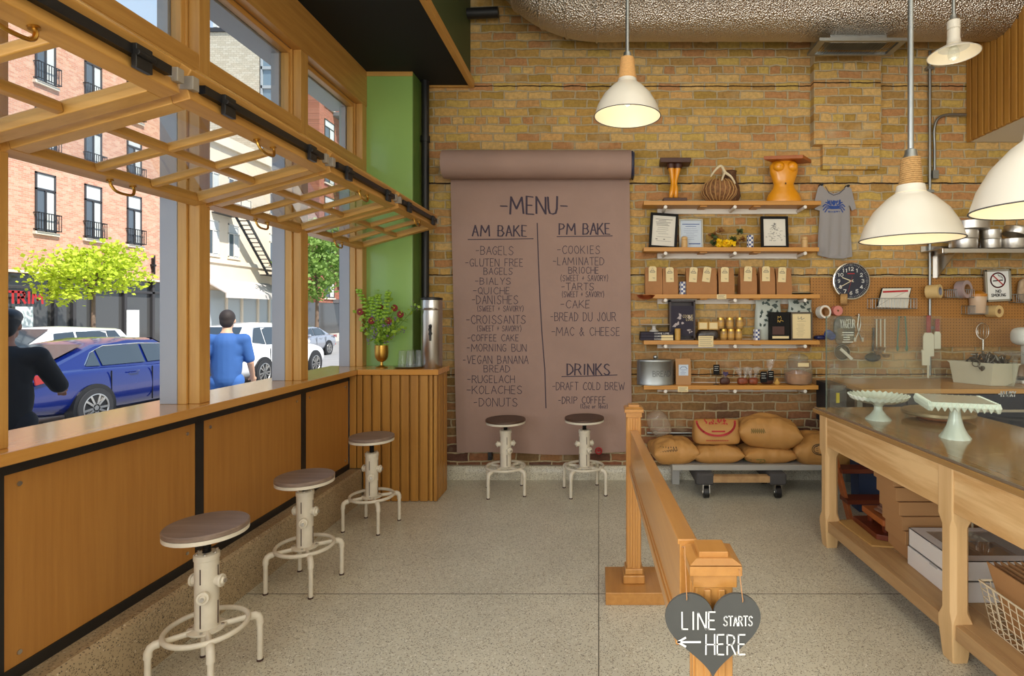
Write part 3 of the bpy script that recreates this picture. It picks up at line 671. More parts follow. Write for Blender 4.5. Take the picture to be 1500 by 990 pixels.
# green end wall, black pipe, soffit
q = empty('wall_end', (-1.7, 4.48, 1.0), kind='structure')
MB().box(-1.95, -1.529, 4.482, YB - .01, 0, 3.42).build('painted_face', m_green, q, bevel=.004)
MB().box(-1.529, -1.525, 4.49, YB - .01, 0, 3.42).build('painted_return', m_greend, q)
MB().box(-1.95, -1.525, 4.474, 4.482, 3.385, 3.42).build('top_batten', m_firX, q)
r = empty('drain_pipe', (px(623, 4.66), 4.66, 1.02), 'black iron drain pipe running down beside the green end wall', 'pipe')
X = px(623, 4.66)
MB().cyl((X, 4.66, .3), (X, 4.66, 3.42), .032, n=20).build('pipe', m_black, r)
m = MB()
for z in (1.35, 2.9): m.cyl((X, 4.66, z), (X, 4.66, z + .05), .04, n=20)
m.build('collar', m_black, r)
s = empty('ceiling_soffit', (-1.5, 2, 3.42), kind='structure')
MB().box(-1.95, -1.10, -3.4, YB - .004, 3.42, 3.44).build('black_underside', m_soff, s)
MB().box(-1.95, -1.12, -3.4, YB - .004, 3.44, 4.6).build('olive_side', m_olive, s)
m = MB(); m.box(-1.125, -1.085, -3.4, YB - .004, 3.405, 3.47); m.box(-1.52, -1.125, YB - .03, YB - .004, 3.405, 3.43); m.build('edge_batten', m_firY, s)
MB().cyl((-1.12, 4.66, pz(20, 4.66)), (px(730, 4.66), 4.66, pz(18, 4.66)), .045, n=16).thing('conduit_pipe', m_black, 'short black pipe between the olive soffit side and the foil duct', 'pipe')
# slatted bulkhead at right
s = empty('wall_bulkhead', (3.21, 3.5, 2.936), kind='structure')
MB().box(3.235, 4.6, 1.6, YB - .004, 2.936, 4.6).build('bulkhead_box', m_white, s)
m = MB(); y = YB - .012
while y > 1.6:
    m.box(3.205, 3.236, y - .052, y, 2.93, 4.598); y -= .074
m.box(3.23, 3.236, 1.6, YB - .005, 2.932, 4.598)
m.build('slat_face', m_slat, s, bevel=.003)
# chimney breast
m = MB(); m.box(px(1192, YB - .07), px(1290, YB - .07), YB - .075, YB + .02, pz(215, YB), 4.6); m.box(px(1205, YB - .05), px(1288, YB - .05), YB - .055, YB + .02, pz(250, YB), pz(214, YB))
m.struct('wall_pilaster', m_brick)
# ------------------------------------------------------------------ slatted cabinet in the corner
cab = empty('slatted_cabinet', (-1.54, 4.33, 0), 'corner cabinet clad in vertical cedar slats with a honey wood top', 'cabinet')
MB().box(-1.80, -1.262, 4.2, 4.47, 0, .968).build('carcass', m_slat, cab)
m = MB(); x = -1.80; m.box(-1.905, -1.855, 4.173, 4.2, .255, .968); m.box(-1.847, -1.808, 4.173, 4.2, .255, .968)
while x < -1.28:
    w = .066 if x + .066 < -1.262 else -1.262 - x
    m.box(x, x + w - .008, 4.173, 4.2, 0.003, .968); x += .0725
m.build('front_slats', m_slat, cab, bevel=.004)
m = MB(); y = 4.173
while y < 4.44:
    m.box(-1.262, -1.236, y, min(y + .064, 4.475), 0.003, .968); y += .0725
m.build('side_slats', m_slat, cab, bevel=.004)
MB().box(-1.838, -1.222, 4.158, 4.474, .97, 1.012).build('top', wood('cabinet_top', (190, 128, 52), (210, 150, 72), 'X', 22, .06, .25, coat=.4), cab, bevel=.004)
CT = 1.012
# coffee urn
uy = 4.33; ux = px(632.5, uy); H_ = pz(437, uy) - CT
u = empty('coffee_urn', (ux, uy, CT), 'tall brushed steel coffee urn with black lid on the corner cabinet', 'coffee urn')
MB().lathe([(.078, 0), (.082, .006), (.082, H_ - .03), (.080, H_ - .012)], (ux, uy, CT), 40).build('body', m_steel, u)
m = MB().lathe([(.083, 0), (.086, .006), (.084, .018), (.05, .024), (0, .026)], (ux, uy, CT + H_ - .014), 32); m.build('lid', m_blackp, u)
m = MB().tube(circle((ux, uy, CT + H_ - .09), .0835, 40), .005, 8, closed=True); m.build('band', m_steel, u)
m = MB(); m.tube(curve_pts([(ux - .035, uy - .074, CT + H_ - .085), (ux - .03, uy - .108, CT + H_ - .082), (ux + .05, uy - .102, CT + H_ - .082), (ux + .055, uy - .062, CT + H_ - .085)], 6), .007, 8); m.build('handle', m_steel, u)
m = MB(); z = CT + .27; m.cyl((ux + .016, uy - .08, z), (ux + .022, uy - .115, z), .013, n=14); m.cyl((ux + .022, uy - .112, z + .05), (ux + .022, uy - .112, z - .055), .010, .008, 14); m.obox((ux + .027, uy - .13, z + .045), (.008, 0, 0), (0, .02, .012), (0, 0, .006)); m.ball((ux + .022, uy - .112, z + .06), .013); m.build('tap', m_blackp, u)
# vase of flowers
vy = 4.30; vx = px(559, vy)
v = empty('flower_vase', (vx, vy, CT), 'brass goblet vase holding green bells and dark red flowers by the window post', 'vase')
MB().lathe([(.045, 0), (.046, .006), (.012, .02), (.010, .045), (.03, .055), (.047, .08), (.052, .12), (.050, .178), (.047, .178), (.045, .12)], (vx, vy, CT), 28).build('goblet', m_brass, v)
def stemline(a, l, z0=.17, bend=.4):
    d = Vector((math.cos(a), math.sin(a) * .6, 0)); b = Vector((vx, vy, CT + .1))
    return [b, b + d * .02 + Vector((0, 0, z0 - .06)), b + d * bend * l * .5 + Vector((0, 0, z0 + l * .5 - .1)), b + d * bend * l + Vector((0, 0, z0 + l - .1))]
sts = [(PI * .97, .44, .42), (PI * .9, .38, .25), (PI * .75, .40, .13), (.15, .42, .12), (PI * .6, .30, .3), (.5, .30, .35), (0, .25, .6), (PI * 1.05, .27, .6), (PI, .2, .8), (.1, .2, .7), (-.6, .2, .4), (PI * 1.2, .2, .4), (-1.2, .15, .3), (0.05, .33, .85)]
sm = MB(); bells = MB(); red = MB(); pur = MB(); lf = MB(); rc = MB()
rr = random.Random(3)
def leafq(mb, c, s, rnd):
    a = Vector((rnd.uniform(-1, 1), rnd.uniform(-1, 1), rnd.uniform(-.6, 1))).normalized() * s; b = a.cross(Vector((rnd.uniform(-1, 1), rnd.uniform(-1, 1), rnd.uniform(-1, 1)))).normalized() * s * .4
    c = Vector(c); mb.add([c, c + a * .5 + b, c + a, c + a * .5 - b], [(0, 1, 2, 3)])
for i, (a, l, bn) in enumerate(sts):
    q = curve_pts(stemline(a, l, .17, bn), 8); sm.tube(q, .0028, 6)
    if i < 4:
        for k in range(12, len(q)):
            for t in range(3):
                an = t * 2.1 + k * .7; c = q[k] + Vector((math.cos(an), math.sin(an), 0)) * .014
                bells.ball(c, (.0145, .0145, .011), 8, 5)
    elif i in (4, 5, 6, 7, 10, 11):
        e = q[-1]
        for k in range(14):
            an = 2 * PI * k / 14; d = Vector((math.cos(an), -.35, math.sin(an)))
            red.ball(e + d * .017, (.011, .008, .011), 8, 5)
        rc.ball(e + Vector((0, -.012, 0)), (.009, .007, .009), 8, 5)
    elif i == 13:
        e = q[-1]
        for k in range(16):
            d = Vector((rr.uniform(-.5, 1), rr.uniform(-.5, .5), rr.uniform(-.3, 1))) * .06; sm.tube([q[-4], q[-4] + d * 1.2 + Vector((.03, 0, .01))], .0009, 4); pur.ball(q[-4] + d * 1.2 + Vector((.03, 0, .01)), .004, 6, 4)
    for k in range(8, len(q), 2):
        for t in range(3): leafq(lf, q[k] + Vector((rr.gauss(0, .02), rr.gauss(0, .02), rr.gauss(0, .02))), rr.uniform(.02, .045), rr)
for k in range(70):
    a = rr.uniform(0, 2 * PI); R_ = rr.uniform(.04, .17); z = rr.uniform(.2, .40); c = Vector((vx + R_ * math.cos(a), vy + R_ * .6 * math.sin(a), CT + z))
    if k % 3 == 0:
        for j in range(5): pur.ball(c + Vector((rr.gauss(0, .012), rr.gauss(0, .012), rr.gauss(0, .012))), .0055, 6, 4)
    if z < .33:
        for j in range(3): leafq(lf, c * .6 + Vector((vx, vy, CT + .24)) * .4, rr.uniform(.02, .05), rr)
    sm.tube([Vector((vx, vy, CT + .16)), (Vector((vx, vy, CT + .16)) + c) / 2 + Vector((0, 0, .02)), c], .0012, 4)
sm.build('stems', m_stem, v); bells.build('bell_flowers', m_bell, v); red.build('red_blooms', m_dahl, v); rc.build('bloom_centres', m_brass, v); pur.build('small_purple_flowers', m_purple, v)
o = lf.build('leaves', m_lime, v); o['kind'] = 'stuff'
# glasses upside down on a tray
ty = 4.33; tx = px(602, ty)
tr = MB().lathe([(.10, 0), (.115, .004), (.13, .012), (.133, .012), (.115, 0.0015), (0, .0015)], (tx, ty, CT), 32).thing('serving_tray', m_steel, 'round silver tray under the upturned glasses on the cabinet', 'tray')
gp = [(-.055, -.03), (.015, -.055), (.07, .0), (-.02, .045), (.045, .06)]
gl0 = None; gn = ['front left', 'front', 'right', 'back left', 'back right']
for i, (dx, dy) in enumerate(gp):
    if gl0 is None:
        gl0 = MB().lathe([(.037, 0), (.037, .002), (.029, .125), (.026, .132), (0, .132)], (0, 0, 0), 20, caps=False, wave=lambda t, r, z: (r * (1 + .03 * math.cos(8 * t)), z)).build('drinking_glass', g_clear); o = gl0
    else: o = gl0.copy(); COL.objects.link(o)
    o.location = (tx + dx, ty + dy, CT + .003)
    tag(o, 'upturned ribbed drinking glass at the %s of the silver tray' % gn[i], 'glass', 'upturned glasses on the tray')

# ------------------------------------------------------------------ fire hydrant stools
st = empty('bar_stool', (0, 0, 0)); ZR = .2
k = MB().lathe([(.072, 0), (.075, .003), (.075, .009), (.05, .012)], (0, 0, ZR - .002), 28); k.build('flange', m_cream, st)
k = MB().lathe([(.046, .0), (.047, .27), (.05, .272), (.05, .292), (.044, .296), (.03, .297)], (0, 0, ZR + .005), 28); body = k.build('column', m_cream, st)
for a in (0.2, 0.2 + PI / 2 * 1.0, .2 + PI, .2 + 1.5 * PI):
    for (z0, z1) in ((.02, .11), (.19, .25)):
        d = Vector((math.cos(a), math.sin(a), 0)); s_ = Vector((-d.y, d.x, 0)); MB().obox(d * .0462 + Vector((0, 0, ZR + (z0 + z1) / 2)), s_ * .0022, d * .002, Vector((0, 0, (z1 - z0) / 2))).build('dark_groove', m_stool_dark, body)  # slots drawn as thin dark strips on the column
k = MB()
for a in range(6): k.cyl((.04 * math.cos(a * 1.047), .04 * math.sin(a * 1.047), ZR + .298), (.04 * math.cos(a * 1.047), .04 * math.sin(a * 1.047), ZR + .306), .006, n=6)
for a in range(4): k.cyl((.062 * math.cos(a * 1.57 + .4), .062 * math.sin(a * 1.57 + .4), ZR + .006), (.062 * math.cos(a * 1.57 + .4), .062 * math.sin(a * 1.57 + .4), ZR + .0125), .006, n=8)
k.build('bolts', m_steel, st)
for (a, z) in ((-PI / 2 + .5, .145), (PI * 1.0 + .0, .19), (.1, .19)):
    d = Vector((math.cos(a), math.sin(a), 0)); c = Vector((0, 0, ZR + z))
    k = MB(); k.cyl(c + d * .035, c + d * .062, .02, n=20); k.cyl(c + d * .062, c + d * .072, .026, .024, 20); k.cyl(c + d * .072, c + d * .08, .016, .012, 18)
    hc = k.build('hydrant_cap', m_cream, st, bevel=.0015)
    MB().cyl(c + d * .08, c + d * .087, .008, n=6).build('cap_nut', m_steel, hc)
k = MB().tube(circle((0, 0, ZR + .008), .158, 48), .0105, 10, closed=True); k.build('foot_ring', m_cream, st)
for i in range(4):
    a = PI / 4 + i * PI / 2; d = Vector((math.cos(a), math.sin(a), 0)); up = Vector((0, 0, 1))
    k = MB(); k.tube([d * .05 + up * (ZR + .0), d * .12 + up * (ZR - .002), d * .18 + up * (ZR - .004)] , .0115, 10)
    k.tube([d * .165 + up * (ZR - .004), d * .183 + up * (ZR - .005), d * .196 + up * (ZR - .012), d * .203 + up * (ZR - .026), d * .204 + up * (ZR - .048)], .0165, 12)
    k.cyl(d * .204 + up * (ZR - .04), d * .204 + up * .006, .0125, n=12)
    lg = k.build('leg', m_cream, st)
    MB().cyl(d * .204, d * .204 + up * .008, .0145, n=12).build('foot_pad', m_stool_dark, lg)
k = MB().cyl((0, 0, .48), (0, 0, .565), .015, n=14)
for i in range(9): k.tube(circle((0, 0, .495 + i * .0075), .0155, 14), .0025, 5, closed=True)
k.build('screw', m_screw, st)
sp_ = MB().lathe([(.03, -.004), (.155, 0), (.163, .003), (.163, .018), (.155, .019)], (0, 0, .556), 40).build('seat_pan', m_cream, st)
sw = MB().lathe([(.16, 0), (.164, .003), (.164, .016), (.16, .02), (0, .021)], (0, 0, .574), 40).build('seat', m_seat, st)
def place_stool(o, x, y, rz, dz, label, dark=False, k=1.0):
    o.scale = (k, k, 1); o.location = (x, y, 0); o.rotation_euler = (0, 0, rz); tag(o, label, 'stool', 'fire hydrant stools')
    for ch in o.children:
        if ch.name.startswith('seat'):
            ch.location.z += dz
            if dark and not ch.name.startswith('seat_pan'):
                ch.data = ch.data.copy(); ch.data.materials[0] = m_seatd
sl = [(-1.55, 2.16, -.1, .02, 'cream fire hydrant bar stool with sheen painted into its seat, largest and nearest the camera', 0),
      (-1.565, 2.91, -.15, -.015, 'cream fire hydrant bar stool with sheen painted into its seat, second along the window counter', 0),
      (-1.537, 3.70, -.18, .02, 'cream fire hydrant bar stool in front of the slatted corner cabinet', 0),
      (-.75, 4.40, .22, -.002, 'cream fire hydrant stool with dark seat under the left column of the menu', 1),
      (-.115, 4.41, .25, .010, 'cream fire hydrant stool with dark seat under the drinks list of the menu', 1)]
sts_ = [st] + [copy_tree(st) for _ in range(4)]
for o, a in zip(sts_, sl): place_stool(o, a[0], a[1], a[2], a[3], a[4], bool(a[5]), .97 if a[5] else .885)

# ------------------------------------------------------------------ paper menu
ry = 4.632; rr_ = .118; rx0, rx1 = px(650, ry), px(924, ry); rz_ = pz(241, ry)
mr_ = empty('menu_roll', (0.0, 4.70, 1.0), 'wide brown kraft paper menu roll hanging on the brick wall', 'menu')
MB().cyl((rx0, ry, rz_), (rx1, ry, rz_), rr_, n=48).build('paper_roll', m_paper, mr_)
m = MB().cyl((rx0 - .012, ry, rz_), (rx1 + .03, ry, rz_), .028, n=20); m.cyl((rx1 + .001, ry, rz_), (rx1 + .018, ry, rz_), .112, n=40); m.box(rx1 + .018, rx1 + .03, ry - .02, YB - .001, rz_ - .1, rz_ + .1); m.box(rx0 - .014, rx0 - .004, ry - .02, YB - .001, rz_ - .04, rz_ + .04); m.build('dispenser', m_navy, mr_, bevel=.003)
PYY = 4.722
def pedge(z):                                   # slightly skewed sheet edges
    t = (z - pz(664, PYY)) / (pz(250, PYY) - pz(664, PYY)); return px(669 - 9 * t, PYY), px(926 - 4 * t, PYY)
def pw(x, z): return PYY + .006 * math.sin(x * 3.1 + z * 1.3) + .004 * math.sin(x * 9 + z * 4) + .003 * mnoise.noise(Vector((x * 6, z * 2.5, 1)))
m = MB(); NX, NZ = 44, 70; zt, zb = rz_, pz(664, PYY)
for j in range(NZ + 1):
    z = zb + (zt - zb) * j / NZ; a, c = pedge(z)
    for i in range(NX + 1):
        x = a + (c - a) * i / NX; zz = z + (.012 * math.sin(x * 5) if j == 0 else 0); m.v.append(Vector((x, pw(x, zz), zz)))
for j in range(NZ):
    for i in range(NX): n_ = j * (NX + 1) + i; m.f.append((n_, n_ + 1, n_ + NX + 2, n_ + NX + 1))
ps = m.build('paper_sheet', m_paper, mr_); so = ps.modifiers.new('thickness', 'SOLIDIFY'); so.thickness = .0015; so.offset = 1
def onp(x, z): return (x, pw(x, z) - .0022, z)
def mtext(name, rows, hw, dbl=False):
    m = MB()
    for (s_, a, c, t, b_) in rows: write(m, s_, px(a, PYY), px(c, PYY), pz(b_, PYY), pz(t, PYY), onp, hw, .03, dbl)
    return m
def mline(m, pts, hw=.0035): stroke(m, [(px(a, PYY), pz(b_, PYY)) for a, b_ in pts], onp, hw)
m = mtext('t', [('-MENU-', 732, 830, 288, 313)], .0046, True); m.build('title_lettering', m_ink, mr_, smooth=0)
m = mtext('h', [('AM BAKE', 692, 771, 330, 346), ('PM BAKE', 819, 893, 327, 343), ('DRINKS', 830, 893, 533, 549)], .0034, True)
mline(m, [(686, 351), (730, 350.3), (781, 349.5)]); mline(m, [(816, 346.5), (856, 346), (897, 345.5)]); mline(m, [(823, 551.5), (860, 551), (904, 549)])
m.build('heading_lettering', m_ink, mr_, smooth=0)
m = MB(); mline(m, [(787, 327), (788.5, 380), (791, 440), (794, 490), (798, 540), (800, 597)], .0042); m.build('dividing_line', m_ink, mr_, smooth=0)
m = mtext('l', [('-BAGELS', 697, 752, 361, 373), ('-GLUTEN FREE', 682, 766, 379, 390), ('BAGELS', 709, 751, 392.5, 402), ('-BIALYS', 696, 748, 407, 416.5), ('-QUICHE', 693, 747, 421, 430.5),
  ('-DANISHES', 691, 759, 433, 445), ('-CROISSANTS', 683, 770, 462, 474), ('-COFFEE CAKE', 685, 760, 490, 499.5), ('-MORNING BUN', 684, 771, 504, 514.5), ('-VEGAN BANANA', 678, 774, 521, 532.5), ('BREAD', 709, 747, 535, 545),
  ('-RUGELACH', 685, 754, 550, 560.5), ('-KOLACHES', 684, 765, 565, 576.5), ('-DONUTS', 694, 758, 583, 595)], .0025)
m2 = mtext('l', [('(SWEET + SAVORY)', 699, 767, 448, 456), ('(SWEET + SAVORY)', 699, 764, 477, 485)], .0021); m.add(m2.v, m2.f); m.build('left_list_lettering', m_ink, mr_, smooth=0)
m = mtext('r', [('-COOKIES', 816, 879, 360, 371.5), ('-LAMINATED', 810, 885, 377, 388), ('BRIOCHE', 833, 877, 391, 400.5), ('-TARTS', 822, 870, 414.5, 425), ('-CAKE', 821, 864, 440, 451), ('-BREAD DU JOUR', 806, 902, 457.5, 470),
  ('-MAC & CHEESE', 808, 908, 479.5, 491.5), ('-DRAFT COLD BREW', 809, 915, 560, 571), ('-DRIP COFFEE', 818, 887, 581, 591)], .0025)
m2 = mtext('r', [('(SWEET + SAVORY)', 821, 891, 403, 411.5), ('(SWEET + SAVORY)', 823, 885, 427, 435), ('(12oz or 16oz)', 850, 890, 592, 598)], .0021); m.add(m2.v, m2.f); m.build('right_list_lettering', m_ink, mr_, smooth=0)
# valve by the skirting, wall hook
m = MB(); c = pt(877, 660, 4.72); m.cyl(c + Vector((0, .05, 0)), c, .012, n=12); m.tube(circle(c + Vector((0, -.005, 0)), .026, 20, (1, 0, 0), (0, 0, 1)), .006, 8, closed=True); m.cyl(c + Vector((-.026, -.005, 0)), c + Vector((.026, -.005, 0)), .004, n=8)
m.thing('water_valve', m_redp, 'small red round valve handle under the menu behind the right dark stool', 'valve')
m = MB(); c = pt(718, 668, 4.74); m.box(c.x - .016, c.x + .016, c.y - .02, YB - .002, c.z - .03, c.z + .04); m.cyl(c + Vector((0, -.02, -.01)), c + Vector((0, -.035, -.01)), .008, n=10)
m.thing('wall_spigot_box', m_blackp, 'small black box on the brick under the menu behind the left dark stool', 'box')

# ------------------------------------------------------------------ wooden queue barrier and heart sign
qb = empty('queue_barrier', (.18, 2.0, 0), 'freestanding honey oak queue rail between two capped posts', 'railing')
def qpost(cx, cy, base, ztop):
    p = MB(); p.box(cx - .0345, cx + .0345, cy - .0345, cy + .0345, .05, ztop - .045)
    for s_ in (-1, 1):
        p.box(cx - .0345 + (.0), cx + .0345, cy - .0345, cy + .0345, .05, .06)
        p.box(cx + s_ * .0135 - .0065, cx + s_ * .0135 + .0065, cy - .0385, cy + .0385, .14, ztop - .06); p.box(cx - .0385, cx + .0385, cy + s_ * .0135 - .0065, cy + s_ * .0135 + .0065, .14, ztop - .06)
    p = p.build('post', m_oakZ, qb, bevel=.0025)
    k = MB(); k.box(cx - .041, cx + .041, cy - .041, cy + .041, ztop - .055, ztop - .03); k.box(cx - .049, cx + .049, cy - .049, cy + .049, ztop - .03, ztop - .012); k.box(cx - .028, cx + .028, cy - .028, cy + .028, ztop - .005, ztop + .007)
    a, t = .0485, .034
    k.add([(cx - a, cy - a, ztop - .01), (cx + a, cy - a, ztop - .01), (cx + a, cy + a, ztop - .01), (cx - a, cy + a, ztop - .01), (cx - t, cy - t, ztop - .003), (cx + t, cy - t, ztop - .003), (cx + t, cy + t, ztop - .003), (cx - t, cy + t, ztop - .003)], [(0, 1, 5, 4), (1, 2, 6, 5), (2, 3, 7, 6), (3, 0, 4, 7), (4, 5, 6, 7)])
    k.build('post_cap', m_oakY, p, bevel=.0012, seg=1, smooth=0)
    k = MB(); k.box(cx - .147, cx + .147, cy - .14, cy + .14, 0, .062); k.build('base_plate', m_oakY, p, bevel=.004)
    k = MB(); k.box(cx - .055, cx + .055, cy - .055, cy + .055, .062, .105); k.box(cx - .046, cx + .046, cy - .046, cy + .046, .105, .135); k.build('base_collar', m_oakZ, p, bevel=.006)
qpost(.181, 2.84, 1, .965); qpost(.2185, 1.065, 1, .988)
y0, y1 = 1.105, 2.80
zr = lambda y: .985 - (y - 1.17) * .0865
m = MB()
for (xa, xb, d0, d1) in ((.164, .196, -.205, -.008), ):
    m.add([(xa, y0, zr(y0) + d0), (xb, y0, zr(y0) + d0), (xb, y0, zr(y0) + d1), (xa, y0, zr(y0) + d1), (xa, y1, zr(y1) + d0), (xb, y1, zr(y1) + d0), (xb, y1, zr(y1) + d1), (xa, y1, zr(y1) + d1)], [(0, 1, 2, 3), (7, 6, 5, 4), (0, 4, 5, 1), (1, 5, 6, 2), (2, 6, 7, 3), (3, 7, 4, 0)])
rl = m.build('rail_board', m_oakY, qb, bevel=.003)
m = MB()
for (xa, xb, d0, d1) in ((.160, .200, -.012, 0), (.156, .168, -.215, -.185), (.192, .204, -.215, -.185), (.160, .168, -.185, -.172)):
    m.add([(xa, y0, zr(y0) + d0), (xb, y0, zr(y0) + d0), (xb, y0, zr(y0) + d1), (xa, y0, zr(y0) + d1), (xa, y1, zr(y1) + d0), (xb, y1, zr(y1) + d0), (xb, y1, zr(y1) + d1), (xa, y1, zr(y1) + d1)], [(0, 1, 2, 3), (7, 6, 5, 4), (0, 4, 5, 1), (1, 5, 6, 2), (2, 6, 7, 3), (3, 7, 4, 0)])
m.build('rail_moulding', m_oakY, rl, bevel=.003)
hy = 1.0; hs = empty('heart_sign', (px(1044, hy), hy, pz(990, hy)), 'grey chalkboard heart reading LINE STARTS HERE hung on the near post', 'sign')
hp = []
for i in range(72):
    t = 2 * PI * i / 72; x = 16 * math.sin(t) ** 3; z = 13 * math.cos(t) - 5 * math.cos(2 * t) - 2 * math.cos(3 * t) - math.cos(4 * t); hp.append((x, z))
hx0, hz0 = px(1044.5, hy), pz(932, hy); kx, kz = .0875 / 16, .0785 / 14.5
hpl = [(hx0 + a * kx, hz0 + (b_ + 2.5) * kz) for a, b_ in hp]
MB().prism(hpl, lambda a, b_: (a, hy, b_), (0, .006, 0)).build('board', m_chalk, hs, bevel=.0012)
hpt = lambda a, b_: (a, hy - .0012, b_)
def htext(rows):
    m = MB()
    for (s_, a, c, t, b_, hw) in rows: write(m, s_, px(a, hy), px(c, hy), pz(b_, hy), pz(t, hy), hpt, hw, .008)
    return m
htext([('LINE', 999, 1048, 896, 921, .0013), ('STARTS', 1060, 1102, 902, 916, .0011), ('<', 993, 1020, 931, 948, .0018), ('HERE', 1034, 1092, 929, 958, .0013)]).build('chalk_lettering', m_chalkw, hs, smooth=0)
m = MB()
for (xa, ya, xb, yb) in ((1003, 800, 1006, 876), (1083, 836, 1088, 879)):
    A = pt(xa, ya, 1.01 if xa > 1050 else 1.03); B_ = pt(xb, yb, hy - .002); m.tube([A, (A + B_) / 2, B_], .0009, 6); m.tube(circle(B_ + Vector((0, .004, 0)), .005, 10, (0, 1, 0), (0, 0, 1)), .0009, 6, closed=True)
m.tube([pt(1003, 800, 1.03), (.169, 1.118, .968), (.268, 1.118, .968), pt(1083, 836, 1.01)], .0009, 6)
m.build('hanging_string', m_string, hs)

# ------------------------------------------------------------------ pendants, duct, vents, conduit
def pendant(name, x, y, zrim, R, label, neck, top=4.58, hh=.21, kind='bell'):
    p = empty(name, (x, y, zrim), label, 'pendant lamp', 'white enamel pendant lamps')
    prof = [(R, 0), (R * .985, .008), (R * .90, hh * .30), (R * .72, hh * .60), (R * .46, hh * .86), (R * .30, hh * .97), (R * .27, hh * 1.12)] if kind == 'bell' else [(R, 0), (R * .8, .022), (R * .45, .048), (R * .28, .06), (R * .26, .09)]
    sh = MB().lathe(prof, (x, y, zrim), 48, caps=False).build('shade', m_enam, p, smooth=60); sh.data.materials.clear(); sh.data.materials.append(m_enam)
    inner = [(r * .982, z - .0012 + .002) for r, z in prof]; MB().lathe(inner[:-1], (x, y, zrim), 48, caps=False).build('shade_lining', m_enin, sh, smooth=60)
    MB().tube(circle((x, y, zrim), R, 48), .0022, 6, closed=True).build('rim', m_dgrey if kind == 'bell' else m_enam, sh)
    zt_ = zrim + prof[-1][1]
    if neck == 'cone': MB().lathe([(.052, 0), (.046, .03), (.037, .115), (.03, .118)], (x, y, zt_ - .01), 24).build('cork_neck', m_cork, p); z2 = zt_ + .1
    elif neck == 'rope':
        m = MB().lathe([(.037, 0), (.030, .115), (.028, .12)], (x, y, zt_ - .015), 24); q = []
        for i in range(15 * 16):
            t = i / 16 * 2 * PI; f_ = i / (15 * 16); q.append((x + (.039 - .008 * f_) * math.cos(t), y + (.039 - .008 * f_) * math.sin(t), zt_ - .012 + .115 * f_))
        m.tube(q, .0045, 6); m.build('rope_neck', m_rope, p); z2 = zt_ + .1
    else:
        m = MB().lathe([(.028, 0), (.035, .005), (.035, .06), (.03, .065), (.036, .07), (.036, .115), (.03, .12)], (x, y, zt_ - .005), 24); m.build('socket', m_enam, p); z2 = zt_ + .112
    bl_ = bpy.data.lights.new('bulb_light', 'POINT'); bl_.energy = .75 if kind == 'bell' else .4; bl_.color = (1, .92, .76); bl_.shadow_soft_size = .03; lo = bpy.data.objects.new('bulb_light', bl_); COL.objects.link(lo); lo.parent = p; lo.location = (0, 0, .05 if kind == 'bell' else -.05)
    m = MB().lathe([(.03 if neck else .012, 0), (.022, .02), (.02, .035), (.011, .04)], (x, y, z2), 18); m.build('ferrule', m_galv, p)
    MB().cyl((x, y, z2 + .03), (x, y, top), .0105 if kind == 'bell' else .012, n=14).build('rod', m_galv, p)
    MB().lathe([(.0, 0), (.026, .012), (.032, .035), (.028, .06), (.014, .09), (.013, .11)], (x, y, zrim + (.055 if kind == 'bell' else -.035)), 18).build('bulb', g_clear, p)
    MB().lathe([(.012, 0), (.06, .02), (.06, .04)], (x, y, top - .02), 20).build('ceiling_rose', m_galv, p)
y = 2.97; pendant('pendant_lamp', px(919, y), y, pz(171, y), .18, 'white enamel pendant with a smooth cork neck hanging above the menu', 'cone', hh=.19)
y = 2.09; pendant('pendant_lamp', px(1334, y), y, pz(351, y), .18, 'white enamel pendant with a rope wrapped neck above the serving table', 'rope', hh=.185)
y = 1.50; pendant('pendant_lamp', px(1533, y), y, pz(306, y), .18, 'white enamel pendant cut off by the right edge of the photo', 'rope', hh=.2)
y = 3.30; pendant('pendant_lamp', px(1397, y), y, pz(80, y), .14, 'small shallow white enamel pendant with a bare bulb below the duct', 'socket', kind='flat')
dY, dZ, dR = 4.37, 3.985, .335
d = empty('air_duct', (1.0, dY, dZ - dR), 'fat foil wrapped round air duct running along the top of the brick wall', 'air duct')
ax = [(-.62, dY, 4.62), (-.61, dY, 4.45), (-.55, dY, 4.27), (-.43, dY, 4.12), (-.26, dY, 4.03), (-.06, dY, dZ), (.2, dY, dZ)]
m = MB().tube(curve_pts(ax, 5) + [(x_ / 10, dY, dZ) for x_ in range(3, 40)], dR, 64); m.build('foil_wrap', m_foil, d, smooth=60)
for x_ in (.02, .86, 1.62, 2.05, 2.9):
    m = MB(); a = circle((x_, dY, dZ), dR + .004, 64, (0, 1, 0), (0, 0, 1)); b_ = circle((x_ + .05, dY, dZ), dR + .004, 64, (0, 1, 0), (0, 0, 1)); c_ = circle((x_ + .05, dY, dZ), dR - .01, 64, (0, 1, 0), (0, 0, 1)); e_ = circle((x_, dY, dZ), dR - .01, 64, (0, 1, 0), (0, 0, 1)); m.loft([e_, a, b_, c_], cap=False); m.build('tape_band', m_foil, d, smooth=30)
cpts = curve_pts(ax, 5)
for i in (5, 10, 14, 18, 22, 26):
    c_ = cpts[i]; t_ = (cpts[i + 1] - cpts[i - 1]).normalized(); a_ = Vector((0, 1, 0)); b_ = t_.cross(a_).normalized(); MB().tube(circle(c_, dR + .002, 56, a_, b_), .009, 6, closed=True).build('elbow_rib', m_foil, d)
m = MB(); gx0, gx1 = px(1190, 4.4), px(1315, 4.4); gz = pz(70, 4.4)
MB().box(gx0 + .12, gx1 - .12, 4.34, 4.46, gz + .01, dZ - dR + .05).build('vent_boot', m_galv, d)
